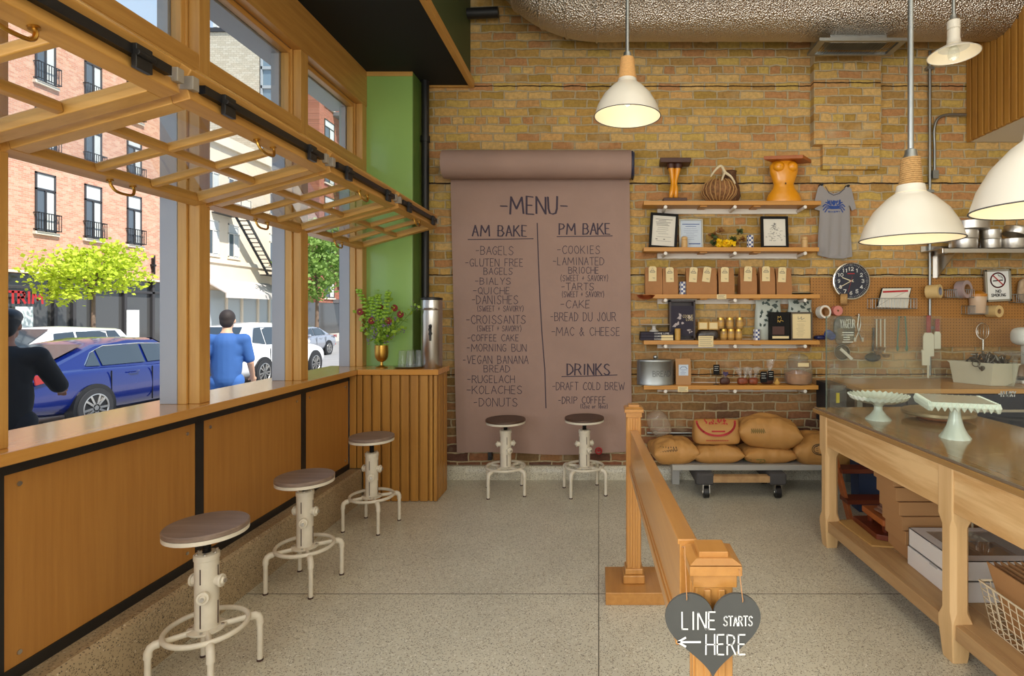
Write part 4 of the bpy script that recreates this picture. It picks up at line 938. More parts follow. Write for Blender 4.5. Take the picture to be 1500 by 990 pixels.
m.box(gx0, gx1, 4.26, 4.285, gz - .012, gz + .012); m.box(gx0, gx1, 4.49, 4.515, gz - .012, gz + .012); m.box(gx0, gx0 + .05, 4.285, 4.49, gz - .012, gz + .012); m.box(gx1 - .05, gx1, 4.285, 4.49, gz - .012, gz + .012)
for i in range(28): x_ = gx0 + .06 + i * (gx1 - gx0 - .12) / 27; m.obox((x_, 4.387, gz), (.006, 0, .006), (0, .103, 0), (.001, 0, -.001))
m.build('register_grille', m_galv, d)
# conduits
y = 4.74; m = MB(); X = px(1362, y); m.cyl((X, y, pz(75, y)), (X, y, .9), .0125, n=12)
for yy in (100, 280, 480): m.box(X - .03, X + .03, y - .015, YB, pz(yy, y) - .012, pz(yy, y) + .012)
m.thing('electrical_conduit', m_galv, 'straight grey steel conduit running down the brick wall past the pegboard', 'conduit')
m = MB(); X2 = px(1369, y); m.tube(curve_pts([(X2, y, pz(255, y)), (X2, y, pz(215, y)), (px(1368.5, y), y, pz(190, y)), (px(1374, y), y, pz(174, y)), (px(1388, y), y, pz(168, y)), (px(1415, y), y, pz(168, y))], 6), .0115, 10); m.box(X2 - .025, X2 + .025, y - .02, YB, pz(262, y), pz(250, y)); m.thing('bent_conduit', m_galv, 'grey steel conduit bending right into the slatted bulkhead', 'conduit')
m = MB(); y = 4.745; m.cyl((px(948, y), y, pz(634, y)), (px(1215, y), y, pz(635, y)), .011, n=12)
for xx in (960, 1080, 1195): m.box(px(xx, y) - .012, px(xx, y) + .012, y - .014, YB, pz(634, y) - .02, pz(634, y) + .02)
m.thing('horizontal_conduit', m_galv, 'thin grey conduit running level on the brick behind the flour sacks', 'conduit')
# ------------------------------------------------------------------ shelves and what stands on them
SYF = 4.57; SP = [(943, 1203, 294, 'top shelf, carrying carved sculptures'), (943, 1200, 362, 'second shelf, carrying picture frames'), (942, 1201, 431, 'middle shelf, carrying kraft coffee bags'), (943, 1201, 498.5, 'fourth shelf, carrying gold jars and books'), (943, 1199, 564.5, 'lowest shelf, carrying the bread tin and sweets')]
SZ = []
for i, (xa, xb, yt, nm) in enumerate(SP):
    z = pz(yt, SYF); SZ.append(z); x0, x1 = px(xa, SYF), px(xb, SYF)
    s = empty('wall_shelf', ((x0 + x1) / 2, 4.66, z), 'honey wood wall shelf on white pegs, ' + nm, 'shelf', 'wall shelves on the brick')
    MB().box(x0, x1, SYF, 4.745, z - .035, z).build('board', m_shelf, s, bevel=.002)
    MB().box(px(963, 4.75), px(1168, 4.75), 4.748, YB - .001, z - .078, z + .004).build('back_rail', m_white, s, bevel=.002)
    for xx in (975, 1077, 1180):
        X = px(xx, SYF); MB().cyl((X, SYF + .005, z - .050), (X, 4.75, z - .058), .0145, n=16).build('peg', m_white, s)
    for xx in (1030, 1108): X = px(xx, 4.62); MB().box(X - .03, X + .03, 4.60, 4.74, z - .045, z - .034).build('batten', m_shelf, s)
S1, S2, S3, S4, S5 = SZ
YI = 4.655
def onshelf(x, y=YI): return px(x, y)
def framed(name, x0, x1, h, z, y, fr, pap, label, lean=.1, rot=0, t=.022, fw=.022, cat='picture frame', draw=None):
    w = px(x1, y) - px(x0, y); cx = (px(x0, y) + px(x1, y)) / 2
    e = empty(name, (cx, y, z), label, cat)
    R = Matrix.Translation((cx, y, z)) @ Matrix.Rotation(rot, 4, 'Y') @ Matrix.Rotation(-lean, 4, 'X')
    m = MB()
    for (a, b_, c, d_) in ((-w / 2, w / 2, 0, fw), (-w / 2, w / 2, h - fw, h), (-w / 2, -w / 2 + fw, fw, h - fw), (w / 2 - fw, w / 2, fw, h - fw)): m.box(a, b_, -t / 2, t / 2, c, d_)
    m.xform(R).build('frame', fr, e, bevel=.001)
    MB().box(-w / 2 + fw * .9, w / 2 - fw * .9, -.002, t / 2, fw * .9, h - fw * .9).xform(R).build('print', pap, e)
    if draw:
        m = MB(); draw(m, w - 2 * fw, h - 2 * fw, lambda u, v_: R @ Vector((u, -.0035, fw + v_))); m.build('print_marks', draw.ink, e, smooth=0)
    return e
def mk(ink):
    def deco(f): f.ink = ink; return f
    return deco
def lines(m, w, h, p, y0, y1, n, seed, hw=.0012, a=.38):
    r = random.Random(seed)
    for i in range(n):
        v_ = h * (y0 + (y1 - y0) * i / max(1, n - 1)); l = r.uniform(.6, 1) * a * w; stroke(m, [(-l, v_), (l * r.uniform(.3, 1), v_)], p, hw)
@mk(m_inkg)
def letter(m, w, h, p):
    lines(m, w, h, p, .88, .68, 5, 2, .0022); lines(m, w, h, p, .6, .4, 4, 3)
    stroke(m, [(-w * .3, h * .3), (w * .35, h * .3)], p, .001); stroke(m, [(-w * .3, h * .16), (w * .35, h * .16)], p, .001)
    stroke(m, [(-w * .32, h * .22), (-w * .26, h * .22)], p, .004); stroke(m, [(w * .02, h * .22), (w * .07, h * .22)], p, .004)
@mk(m_blue)
def blueletter(m, w, h, p): stroke(m, [(-w * .4, h * .86), (w * .4, h * .86)], p, .003); stroke(m, [(-w * .25, h * .78), (w * .25, h * .78)], p, .002); lines(m, w, h, p, .7, .3, 7, 5, .0008); stroke(m, [(-w * .1, h * .14), (w * .42, h * .14)], p, .004)
@mk(m_inkd)
def sketch(m, w, h, p):
    r = random.Random(8)
    for i in range(90):
        v_ = r.random() ** 1.4; u = r.gauss(0, 1) * (1 - v_) * .16; a = r.uniform(0, PI); l = r.uniform(.015, .05)
        stroke(m, [(u * w * 2 - l * math.cos(a) * w, h * (.18 + .68 * v_)), (u * w * 2 + l * math.cos(a) * w, h * (.18 + .68 * v_) + l * math.sin(a) * w)], p, .0012)
framed('picture_frame', 950, 991, pz(311, YI) - S2, S2, YI + .01, m_frame, m_pp, 'black frame with a printed letter leaning askew at the left of the second shelf', .1, .07, draw=letter)
framed('picture_frame', 995, 1030, pz(320, 4.70) - S2, S2, 4.70, m_sframe, m_ppb, 'silver frame with a pale blue certificate behind the small wooden mill', .1, 0, draw=blueletter, fw=.012)
framed('picture_frame', 1115, 1155, pz(316, YI) - S2, S2, YI + .01, m_frame, m_pp, 'black frame holding an ink sketch of a tall pile', .08, 0, draw=sketch)
# carved legs sculpture
y = YI; X = px(988, y)
e = empty('leg_sculpture', (X, y, S1), 'carved yellow pair of legs holding up a small dark tray', 'sculpture')
zt = pz(241, y)
m = MB(); m.box(X - .10, X + .10, y - .06, y + .06, S1, S1 + .032); m.build('plinth', m_dwood, e, bevel=.004)
m = MB()
for s_ in (-1, 1):
    hgt = zt - S1 - .03
    q = curve_pts([(X + s_ * .022 - .012, y, S1 + .03), (X + s_ * .018 - .006, y - .01, S1 + .03 + hgt * .25), (X + s_ * .006 + s_ * .006 - .004, y, S1 + .03 + hgt * .48), (X + s_ * .024, y, S1 + .03 + hgt * .8), (X + s_ * .03, y, zt)], 5)
    m.tube(q, [.013 + .004 * math.sin(i / len(q) * 9) + .015 * (i / len(q)) for i in range(len(q))], 14); m.ball((X + s_ * .022 - .012, y - .018, S1 + .038), (.014, .03, .01), 10, 6)
m.build('carved_legs', m_ywood, e, smooth=60)
m = MB(); m.cyl((X - .03, y, zt - .035), (X - .03, y, zt), .033, .038, 18); m.cyl((X + .03, y, zt - .035), (X + .03, y, zt), .033, .038, 18); m.build('stocking_tops', m_dwood, e)
m = MB(); a_ = .13; m.prism([(X - a_, y - .075), (X + a_, y - .075), (X + a_ * 1.05, y + .075), (X - a_ * .95, y + .075)], lambda u, w_: (u, w_, zt), (0, 0, .04)); m.build('tray_top', m_dwood, e, bevel=.003)
# antler basket
X = px(1058, y); e = empty('antler_basket', (X, y, S1), 'round woven basket with a forked antler handle on the top shelf', 'basket')
def ribs(t, r, z): return (r * (1 + .05 * abs(math.sin(7 * t))), z)
m = MB(); m.lathe([(.03, 0), (.09, .01), (.135, .06), (.145, .10), (.125, .15), (.085, .185), (.06, .19), (.055, .18)], (X - .03, y - .005, S1), 56, ribs); m.build('basket_bowl', m_wick1, e)
m = MB()
for k in range(22):
    a_ = k * 2 * PI / 22; m.tube([(X - .03 + (r_ + .003) * math.cos(a_), y - .005 + (r_ + .003) * math.sin(a_), S1 + z_) for r_, z_ in ((.05, .004), (.09, .012), (.137, .06), (.147, .10), (.127, .15), (.087, .186))], .0045, 5)
m.build('basket_rib', P('pale_reed', (188, 146, 92), .7), e)
m = MB(); m.lathe([(.02, 0), (.06, .01), (.085, .06), (.075, .14), (.05, .2), (.05, .27), (.056, .275)], (X + .075, y + .035, S1), 40, ribs); m.build('basket_neck', m_wick2, e)
m = MB(); pk = [pt(1041, 259, y - .09), pt(1047, 250, y - .1), pt(1056, 243, y - .1), pt(1062, 252, y - .11), pt(1071, 259, y - .12), pt(1077, 269, y - .12)]
m.tube(curve_pts(pk, 5), [.006 + .006 * math.sin(PI * i / 25) for i in range(26)], 10); m.tube(curve_pts([pt(1062, 252, y - .11), pt(1058, 262, y - .12), pt(1056, 271, y - .12)], 5), [.010, .009, .009, .008, .008, .007, .006, .005, .005, .004, .003], 8); m.build('antler_handle', m_bone, e)
# torso sculpture
X = px(1148, y); e = empty('torso_sculpture', (X, y, S1), 'carved yellow nude torso carrying a wooden board on its shoulders', 'sculpture')
zt = pz(238, y); h = zt - S1
prof = [(0, .150, .085), (.08, .148, .088), (.2, .132, .08), (.34, .095, .062), (.45, .083, .055), (.58, .098, .06), (.75, .118, .066), (.9, .122, .062), (1.0, .10, .055)]
rings = []
for (t_, a_, b_) in prof: rings.append(circle((X, y, S1 + h * t_), 1, 28, (a_, 0, 0), (0, b_, 0)))
m = MB().loft(rings)
for s_ in (-1, 1): m.ball((X + s_ * .055, y - .045, S1 + h * .86), (.048, .04, .045), 16, 10); m.ball((X + s_ * .055, y - .083, S1 + h * .85), .006, 8, 5)
m.build('torso', m_ywood, e, smooth=70)
MB().ball((X - .005, y - .064, S1 + h * .44), (.006, .006, .008), 8, 5).build('navel', m_dwood, e)
m = MB(); zz = zt; m.prism([(px(1114, y), y - .09), (px(1168, y), y - .13), (px(1190, y), y + .02), (px(1146, y), y + .09)], lambda u, w_: (u, w_, zz), (0, 0, .03)); m.build('carried_board', m_ored, e, bevel=.003)
# second shelf smalls
def mill(x, h, label, cap=True):
    X = px(x, YI - .03); m = MB().lathe([(.026, 0), (.027, .004), (.026, h * .66), (.022, h * .69), (.026, h * .73), (.026, h * .9), (.018, h * .98), (0, h)], (X, YI - .03, S2), 22); return m.thing('wooden_mill', m_turned, label, 'mill')
mill(1002.5, .098, 'turned pale wooden mill in front of the silver frame'); mill(1178.5, .098, 'turned pale wooden mill at the right end of the second shelf')
X = px(1064, YI); e = empty('dried_bouquet', (X, YI, S2), 'low bunch of yellow blooms and brown dried leaves on the second shelf', 'flowers')
r = random.Random(5); m = MB(); b2 = MB(); g2 = MB()
for k in range(9):
    c = Vector((X + r.uniform(-.075, .075), YI - .03 + r.uniform(-.03, .02), S2 + r.uniform(.02, .055)))
    for j in range(16): leafq(m, c, .035, r)
    m.ball(c, .016, 8, 5)
for k in range(12):
    c = Vector((X + r.choice([-1, 1]) * r.uniform(.05, .14), YI + r.uniform(-.02, .03), S2 + r.uniform(.05, .15)))
    for j in range(10): leafq(b2 if k % 2 else g2, c, .04, r)
    b2.tube([(X, YI, S2 + .02), c], .002, 5)
m.build('yellow_blooms', m_yellow, e); b2.build('dried_leaves', m_brownl, e); g2.build('dark_leaves', m_dkgreen, e)
def tin(x, z, h, label, r_=.029, y=YI - .02):
    X = px(x, y); e = empty('checked_tin', (X, y, z), label, 'tin', 'blue checked tins')
    MB().cyl((X, y, z), (X, y, z + h), r_, n=22).build('body', m_check, e); MB().lathe([(r_ + .001, 0), (r_ + .001, .012), (r_ * .8, .016), (0, .016)], (X, y, z + h - .012), 22).build('lid', m_check, e)
tin(1099, S2, .105, 'blue and white checked tin beside the sketch in the black frame'); tin(1000, S3, .105, 'blue and white checked tin between the kraft coffee bags'); tin(1108.5, S4, .088, 'blue and white checked tin by the leaf patterned bag')
# coffee bags
BG = [(957, .232, 25, 956, 0), (981, .225, 22, 981, .02), (1015, .225, 22, 1016.5, -.04), (1037, .226, 23, 1037, -.08), (1062.5, .226, 23, 1062, 0), (1094.5, .232, 24, 1096.5, -.02), (1122, .232, 22, 1122.5, 0), (1146, .225, 22, 1146.5, -.02)]
bl = ['at the far left of its row', 'just left of the checked tin', 'just right of the checked tin', 'with the most crooked tag', 'above the small price card', 'third from right', 'second from the right', 'at the far right of its row']
for i, (x, h, w, tx_, ta) in enumerate(BG):
    X = px(x, YI); hw = w / 2 / F * YI; e = empty('coffee_bag', (X, YI, S3), 'brown kraft coffee bag with a cream paper tag, ' + bl[i], 'bag', 'kraft coffee bags on the middle shelf')
    rings = []
    for t_, a_, b_ in ((0, .97, .048), (.03, 1, .05), (.5, 1, .046), (.8, .98, .03), (.93, .97, .012), (1.0, .96, .010)):
        z = S3 + h * t_; rings.append([Vector((X + sx_ * hw * a_, YI + sy_ * b_, z)) for sx_, sy_ in ((-1, -1), (-.3, -1.04), (.3, -1.04), (1, -1), (.92, 0), (1, 1), (-1, 1), (-.92, 0))])
    MB().loft(rings).build('bag_body', m_kraft, e, smooth=25)
    MB().box(X - hw * .97, X + hw * .97, YI - .015, YI + .015, S3 + h - .022, S3 + h - .002).build('folded_top', m_kraft, e, bevel=.002)
    tw, th = .033, .125; R = Matrix.Translation((px(tx_, YI - .06), YI - .052, S3 + h + .004)) @ Matrix.Rotation(-ta * 1.6, 4, 'Y') @ Matrix.Rotation(.05, 4, 'X')
    m = MB().prism([(-tw, -th), (tw, -th), (tw, -.012), (tw - .012, 0), (-tw + .012, 0), (-tw, -.012)], lambda u, w_: R @ Vector((u, -.004, w_)), R.to_3x3() @ Vector((0, .002, 0))); tg = m.build('paper_tag', m_tagc, e)
    m = MB(); pl = lambda u, w_: R @ Vector((u, -.0052, w_)); stroke(m, [(-.022, -.045), (-.01, -.034), (.01, -.034), (.022, -.045)], pl, .002); stroke(m, [(-.02, -.05), (.02, -.05)], pl, .0022); stroke(m, [(.0, -.095), (.02, -.095)], pl, .0012); stroke(m, [(.004, -.102), (.02, -.102)], pl, .0012); stroke(m, [(0, -.012), (-.016, -.04), (.015, -.042), (0, -.012)], pl, .0008); m.build('tag_print', m_inkg, tg, smooth=0)
X = px(946, 4.62); MB().lathe([(.02, 0), (.06, .012), (.078, .034), (.08, .04), (.075, .036), (.058, .016), (0, .006)], (X, 4.60, S3 - .045), 28).xform(Matrix.Identity(4)).thing('copper_dish', m_copper, 'small copper dish tucked against the left end of the middle shelf', 'dish')
m = MB().lathe([(.05, 0), (.09, .008), (.094, .012), (.05, .004)], (px(1174, YI), YI, S3), 28); m.thing('black_tray', m_blackp, 'flat black tray at the right end of the coffee bag shelf', 'tray')
def pcard(x0, x1, y0, y1, label):
    y = SYF - .004; e = empty('price_card', (px((x0 + x1) / 2, y), y, pz(y1, y)), label, 'price card', 'cream price cards on the shelf edges')
    MB().box(px(x0, y), px(x1, y), y - .001, y + .0015, pz(y1, y), pz(y0, y)).build('card', m_tagc, e)
    m = MB(); p_ = lambda u, v_: (u, y - .0016, v_); n_ = 3 if y1 - y0 < 10 else 5
    for k in range(n_): v_ = pz(y0 + (y1 - y0) * (k + 1) / (n_ + 1), y); stroke(m, [(px(x0 + 2, y), v_), (px(x1 - 2 - (k % 2) * 2, y), v_)], p_, .0016)
    m.build('card_print', m_inkg, e, smooth=0)
pcard(1050, 1064, 431, 438, 'small cream price card on the edge of the coffee bag shelf'); pcard(1023, 1045, 492, 508, 'large cream price card on the edge of the fourth shelf'); pcard(993, 1008, 566, 574, 'small cream price card on the edge of the lowest shelf')
# fourth shelf: books, cake stand, display box, boxes, jars
for k in range(3):
    y = YI; z = S4 + k * .0235; e = empty('stacked_book', (px(961, y), y, z), ['bottom', 'middle', 'top'][k] + ' book of the flat stack under the thin white cake stand', 'book', 'books lying flat on the fourth shelf')
    x0, x1 = px(937 + k * .4, y), px(985 - k * .5, y)
    MB().box(x0, x1, y - .085, y + .08, z, z + .022).build('cover', m_bookd, e, bevel=.001)
    m = MB(); p_ = lambda u, v_: (u, y - .0858, v_); write(m, 'COOKIE LOVE', px(957, y), px(978, y), z + .006, z + .016, p_, .0012, .02); m.build('spine_lettering', m_wht, e, smooth=0)
    MB().box(px(967, y), px(984, y), y - .0865, y - .085, z + .001, z + .021).build('spine_label', m_tagc, e) if k < 2 else None
zb = S4 + .071; X = px(958, YI)
e = empty('cake_stand', (X, YI, zb), 'thin white metal cake stand on top of the stacked books', 'cake stand')
MB().lathe([(.04, 0), (.038, .008), (.018, .02), (.016, .05), (.03, .056)], (X, YI, zb), 24).build('foot', m_white, e); MB().lathe([(.03, 0), (.13, .004), (.135, .008), (.13, .01), (0, .008)], (X, YI, zb + .054), 36).build('plate', m_white, e)
X = px(992.5, 4.60); MB().lathe([(.022, 0), (.025, .003), (.025, .095), (.022, .098), (0, .098)], (X, 4.60, S4), 20).thing('gold_canister', m_gold, 'slim gold canister in front of the cookbook display', 'canister')
y = 4.69; e = empty('cookbook_display', (px(998, y), y, S4), 'dark wooden box displaying a cookbook titled COOKIE LOVE', 'book display')
x0, x1, zt = px(979.5, y), px(1017, y), pz(440, y)
m = MB(); m.box(x0, x0 + .014, y - .05, y + .05, S4, zt); m.box(x1 - .014, x1, y - .05, y + .05, S4, zt); m.box(x0, x1, y - .05, y + .05, zt - .012, zt); m.box(x0, x1, y - .05, y + .05, S4, S4 + .012); m.box(x0, x1, y + .04, y + .05, S4, zt); m.build('display_box', P('dark_box', (48, 26, 22), .4), e)
bk = MB(); bx0, bx1, bz0, bz1 = px(981.5, y), px(1015.5, y), S4 + .035, pz(448, y); bk.box(bx0, bx1, y - .045, y - .015, bz0, bz1); bk = bk.build('cookbook', m_bookd, e)
m = MB(); p_ = lambda u, v_: (u, y - .0458, v_); write(m, 'COOKIE', px(999, y), px(1014, y), pz(465, y), pz(461, y), p_, .0012, .01); write(m, 'LOVE', px(1004, y), px(1014, y), pz(469.5, y), pz(466, y), p_, .0014, .01); m.build('title_lettering', m_tagc, bk, smooth=0)
m = MB(); r = random.Random(4)
for k in range(11):
    c = Vector((r.uniform(bx0 + .025, bx1 - .025), y - .0455, r.uniform(bz0 + .02, bz1 - .02))); q = [(.5 + .5 * r.random()) * r.uniform(.01, .024) for _ in range(9)]
    m.add([c] + [c + Vector((math.cos(j * .698), 0, math.sin(j * .698))) * q[j] for j in range(9)], [(0, 1 + j, 1 + (j + 1) % 9) for j in range(9)])
m.build('cookie_photos', P('cookie_photo', (176, 164, 164), .5), bk, smooth=0)
for k, x in enumerate((1029, 1044)):
    y = YI; z = S4 + .088; e = empty('gift_box', (px(x, y), y, z), 'small gold paper box, the %s of two beside the jars' % ('left' if k == 0 else 'right'), 'box', 'small gold boxes')
    MB().box(px(x - 7.2, y), px(x + 7.2, y), y - .03, y + .03, z, z + .066).build('box', m_gold, e, bevel=.002); MB().box(px(x - 5.5, y), px(x + 5.5, y), y - .0315, y - .029, z + .008, z + .058).build('label', m_tagc, e)
m = MB().pillow((px(1036, YI), YI, S4 + .044), (.18, .10, .088), .35, 0, 3, .06); e = m.thing('candy_bag', P('dark_cello', (54, 44, 42), .25, var=.5, vs=40), 'dark glossy bag of sweets under the two small gold boxes', 'bag')
JR = [(1060, 0), (1070.7, 0), (1082, 0), (1055.5, 1), (1069, 1), (1083.5, 1)]
jn = ['bottom row, left', 'bottom row, middle', 'bottom row, right', 'top row, left', 'top row, middle', 'top row, right']
jar = None; jh = .096
for k, (x, lv) in enumerate(JR):
    if jar is None:
        jar = empty('honey_jar', (0, 0, 0)); MB().lathe([(.026, 0), (.0295, .005), (.0295, .070), (.027, .075)], (0, 0, 0), 22).build('jar_glass', P('amber_jar', (170, 134, 80), .25, coat=.4), jar)
        MB().lathe([(.0285, 0), (.0285, .018), (.026, .02), (0, .02)], (0, 0, .075), 22).build('lid', m_goldm, jar); MB().lathe([(.0299, .02), (.0299, .055)], (0, 0, 0), 22).build('label', m_gold, jar); o = jar
    else: o = copy_tree(jar)
    o.location = (px(x, YI), YI, S4 + lv * jh); tag(o, 'gold lidded jar stacked on the fourth shelf, ' + jn[k], 'jar', 'gold lidded jars')
def leafbag(x0, x1, ztop, y, label, seed):
    cx = px((x0 + x1) / 2, y); w = px(x1, y) - px(x0, y); h = ztop - S4; e = empty('leaf_print_bag', (cx, y, S4), label, 'bag', 'leaf patterned bags')
    rings = []
    for t_, a_, b_ in ((0, .8, .03), (.06, .92, .04), (.3, 1, .045), (.65, .97, .04), (.86, .9, .018), (1, .95, .004)): rings.append(circle((cx, y, S4 + h * t_), 1, 20, (w / 2 * a_, 0, 0), (0, b_, 0)))
    MB().loft(rings).build('bag_body', m_leafbag, e, smooth=60)
    m = MB(); r = random.Random(seed)
    for k in range(26):
        u = r.uniform(-.75, .75); t_ = r.uniform(.35, .97); l = r.uniform(.03, .055); a = r.uniform(0, 2 * PI); b_ = .045 * (1 if t_ < .6 else max(.1, 1 - (t_ - .6) / .42)) * math.sqrt(max(.05, 1 - u * u)) + .004
        c = Vector((cx + u * w / 2 * .9, y - b_, S4 + h * t_)); d_ = Vector((math.cos(a), 0, math.sin(a))); n_ = Vector((-d_.z, 0, d_.x))
        m.add([c - d_ * l / 2, c - d_ * l * .1 + n_ * l * .3, c + d_ * l / 2, c - d_ * l * .1 - n_ * l * .3], [(0, 1, 2, 3)])
    m.build('leaf_print', m_leafd, e, smooth=0)
leafbag(1105, 1145, pz(438, 4.69), 4.69, 'silvery bag with dark leaf print behind the black chocolate box', 2); leafbag(1153, 1190, pz(439, 4.70), 4.70, 'silvery bag with dark leaf print behind the framed cream notice', 5)
y = 4.61; e = empty('chocolate_box', (px(1141, y), y, S4), 'black box with a window showing chocolates beside the framed cream notice', 'box')
x0, x1, zt = px(1126.5, y), px(1156, y), pz(457, y)
MB().box(x0, x1, y - .025, y + .025, S4, zt).build('box', m_frame, e, bevel=.002)
MB().box(px(1130, y), px(1147.5, y), y - .0265, y - .024, pz(490, y), pz(478, y)).build('window', m_choc, e); MB().box(px(1130, y), px(1154, y), y - .0265, y - .024, pz(495.5, y), pz(492, y)).build('label_strip', m_tagc, e)
m = MB(); p_ = lambda u, v_: (u, y - .0258, v_); stroke(m, [(px(1138, y), pz(467, y)), (px(1138, y), pz(463, y)), (px(1140, y), pz(465, y)), (px(1142, y), pz(463, y)), (px(1143, y), pz(467, y))], p_, .0012); stroke(m, [(px(1138, y), pz(472, y)), (px(1138, y), pz(468.5, y)), (px(1141, y), pz(472, y)), (px(1142, y), pz(468.5, y)), (px(1146, y), pz(470.5, y))], p_, .0014); m.build('gold_mark', m_goldm, e, smooth=0)
@mk(m_inkg)
def menuc(m, w, h, p): stroke(m, [(-w * .18, h * .88), (-w * .18, h * .78), (-w * .02, h * .83), (0, h * .88), (.0, h * .76), (w * .16, h * .82)], p, .0018); stroke(m, [(-w * .22, h * .7), (w * .24, h * .7)], p, .001); lines(m, w, h, p, .58, .1, 9, 9, .0008, .3)
framed('notice_frame', 1158, 1190, pz(457, 4.61) - S4, S4, 4.61, P('bronze_frame', (70, 58, 44), .4), m_tagc, 'bronze frame with a cream printed notice at the right of the fourth shelf', .02, 0, draw=menuc, fw=.014, cat='picture frame')
# lowest shelf
y = 4.645; X = px(960, y); w = px(987, y) - px(933, y); h = pz(528, y) - S5
e = empty('bread_tin', (X, y, S5), 'oval galvanised tin embossed BREAD at the left of the lowest shelf', 'tin')
ov = lambda z, k=1: circle((X, y, z), 1, 48, (w / 2 * k, 0, 0), (0, .085 * k, 0))
MB().loft([ov(S5), ov(S5 + h * .04, 1.01), ov(S5 + h * .06), ov(S5 + h * .96), ov(S5 + h * .97, 1.015), ov(S5 + h, 1.015)]).build('body', m_galv, e)
m = MB().loft([ov(S5 + h, .99), ov(S5 + h + .008, .97), ov(S5 + h + .012, .3)]); m.ball((X, y, S5 + h + .03), (.02, .012, .016), 12, 8); m.build('lid', m_galv, e)
m = MB(); p_ = lambda u, v_: (u, y - .0855 * math.sqrt(max(0, 1 - ((u - X) / (w / 2)) ** 2)) - .001, v_); write(m, 'BREAD', px(955, y), px(981, y), pz(550, y), pz(542, y), p_, .0024, .01); m.build('embossed_lettering', P('emboss', (96, 98, 98), .6), e, smooth=0)
X = px(1000, YI); hw = 11 / F * YI; e = empty('kraft_gift_bag', (X, YI, S5), 'brown paper bag with a blue and white label beside the bread tin', 'bag')
h = pz(525, YI) - S5; MB().loft([[Vector((X + sx_ * hw, YI + sy_ * b_, S5 + h * t_)) for sx_, sy_ in ((-1, -1), (1, -1), (.94, 0), (1, 1), (-1, 1), (-.94, 0))] for t_, b_ in ((0, .045), (.6, .044), (.92, .012), (1, .010))]).build('bag_body', m_card, e, smooth=25)
lb = MB().box(px(994, YI - .04), px(1008, YI - .04), YI - .049, YI - .045, S5 + h * .36, S5 + h * .78).build('label', m_ppb, e); m = MB(); p_ = lambda u, v_: (u, YI - .0497, v_); stroke(m, [(X - .03, S5 + h * .62), (X - .015, S5 + h * .7), (X + .015, S5 + h * .7), (X + .03, S5 + h * .62)], p_, .002); lines(m, .07, h, lambda u, v_: (X + u, YI - .0497, S5 + v_), .58, .42, 4, 2, .001); m.build('label_print', m_blue, lb, smooth=0)
def blackcard(e, x0, x1, y0, y1, y):
    MB().box(px(x0, y), px(x1, y), y - .001, y + .001, pz(y1, y), pz(y0, y)).build('chalk_tag', m_frame, e)
    m = MB(); p_ = lambda u, v_: (u, y - .0015, v_)
    for k in range(3): v_ = pz(y0 + (y1 - y0) * (k + 1) / 5, y); stroke(m, [(px(x0 + 1.5, y), v_), (px(x1 - 1.5 - k % 2, y), v_)], p_, .0012)
    m.build('chalk_writing', m_wht, e, smooth=0)
y = 4.63
e = empty('lollipop_stand', (px(1049, y), y, S5), 'wire clip holding a black tag beside a heart sweet bag', 'tag holder'); m = MB(); m.cyl((px(1049, y), y + .004, S5 + .003), (px(1049, y), y + .004, pz(534, y)), .0022, n=8); m.tube(circle((px(1051, y), y + .002, pz(548, y)), .012, 16, (1, 0, 0), (0, 0, 1)), .0018, 6, closed=True); m.lathe([(.025, 0), (.025, .003), (0, .003)], (px(1049, y), y, S5), 16); m.build('wire_stand', m_blackp, e); blackcard(e, 1045, 1054, 534, 548, y - .004)
e = empty('heart_sweet_bag', (px(1062, y), y, S5), 'little bag of dark sweets with a purple heart tag', 'bag'); MB().pillow((px(1062, y), y + .01, S5 + .03), (.085, .05, .06), .6, 0, 2, .1, 24, 14).build('bag_body', m_choc, e)
m = MB(); c = Vector((px(1062, y), y - .025, pz(547, y))); m.prism([(c.x + a * .0015, c.z + b_ * .0015) for a, b_ in hp[::3]], lambda u, v_: (u, c.y, v_), (0, .003, 0)); m.build('heart_tag', P('purple_card', (60, 46, 84), .6), e)
MB().loft([circle((px(1062, y), y + .01, S5 + z_), r_, 12) for z_, r_ in ((.055, .02), (.07, .008), (.10, .03))], cap=False).build('gathered_top', g_cello, e)
for k, (x, w_) in enumerate(((1088, .10), (1103, .09))):
    e = empty('cellophane_bag', (px(x, y), y, S5), 'clear cellophane bag of caramels with twisted ears, the %s of two' % ('left' if k == 0 else 'right'), 'bag', 'cellophane bags of caramels')
    MB().pillow((px(x, y), y, S5 + .03), (w_ * .9, .06, .058), .6, 0, 5 + k, .16, 24, 14).build('caramels', m_caramel, e)
    m = MB(); r = random.Random(k)
    for s_ in (-1, 1):
        a_ = []
        for j, (t_, rr2) in enumerate(((.03, .02), (.075, .008), (.11, .026), (.145, .04))): a_.append([Vector((px(x, y) + s_ * t_ * .28 + rr2 * math.cos(q * .785), y + .6 * rr2 * math.sin(q * .785), S5 + t_ + r.uniform(-.008, .008))) for q in range(8)])
        m.loft(a_, cap=False)
    m.build('cellophane', g_cello, e)
e = empty('tagged_sweet_bag', (px(1124, y), y, S5), 'clear tall bag of sweets with two black chalk tags', 'bag'); MB().pillow((px(1124, y), y + .02, S5 + .04), (.11, .05, .08), .6, 0, 8, .1, 24, 14).build('sweets', m_choc, e)
m = MB().loft([[Vector((px(1126, y) + r_ * math.cos(q * .785) + z_ * .12, y + .02 + .5 * r_ * math.sin(q * .785), S5 + z_)) for q in range(8)] for z_, r_ in ((.05, .05), (.12, .012), (.16, .03), (.21, .035))], cap=False); m.build('cellophane', g_cello, e); blackcard(e, 1114, 1123.5, 544, 560, y - .02); blackcard(e, 1125, 1133.5, 543, 557, y - .024)
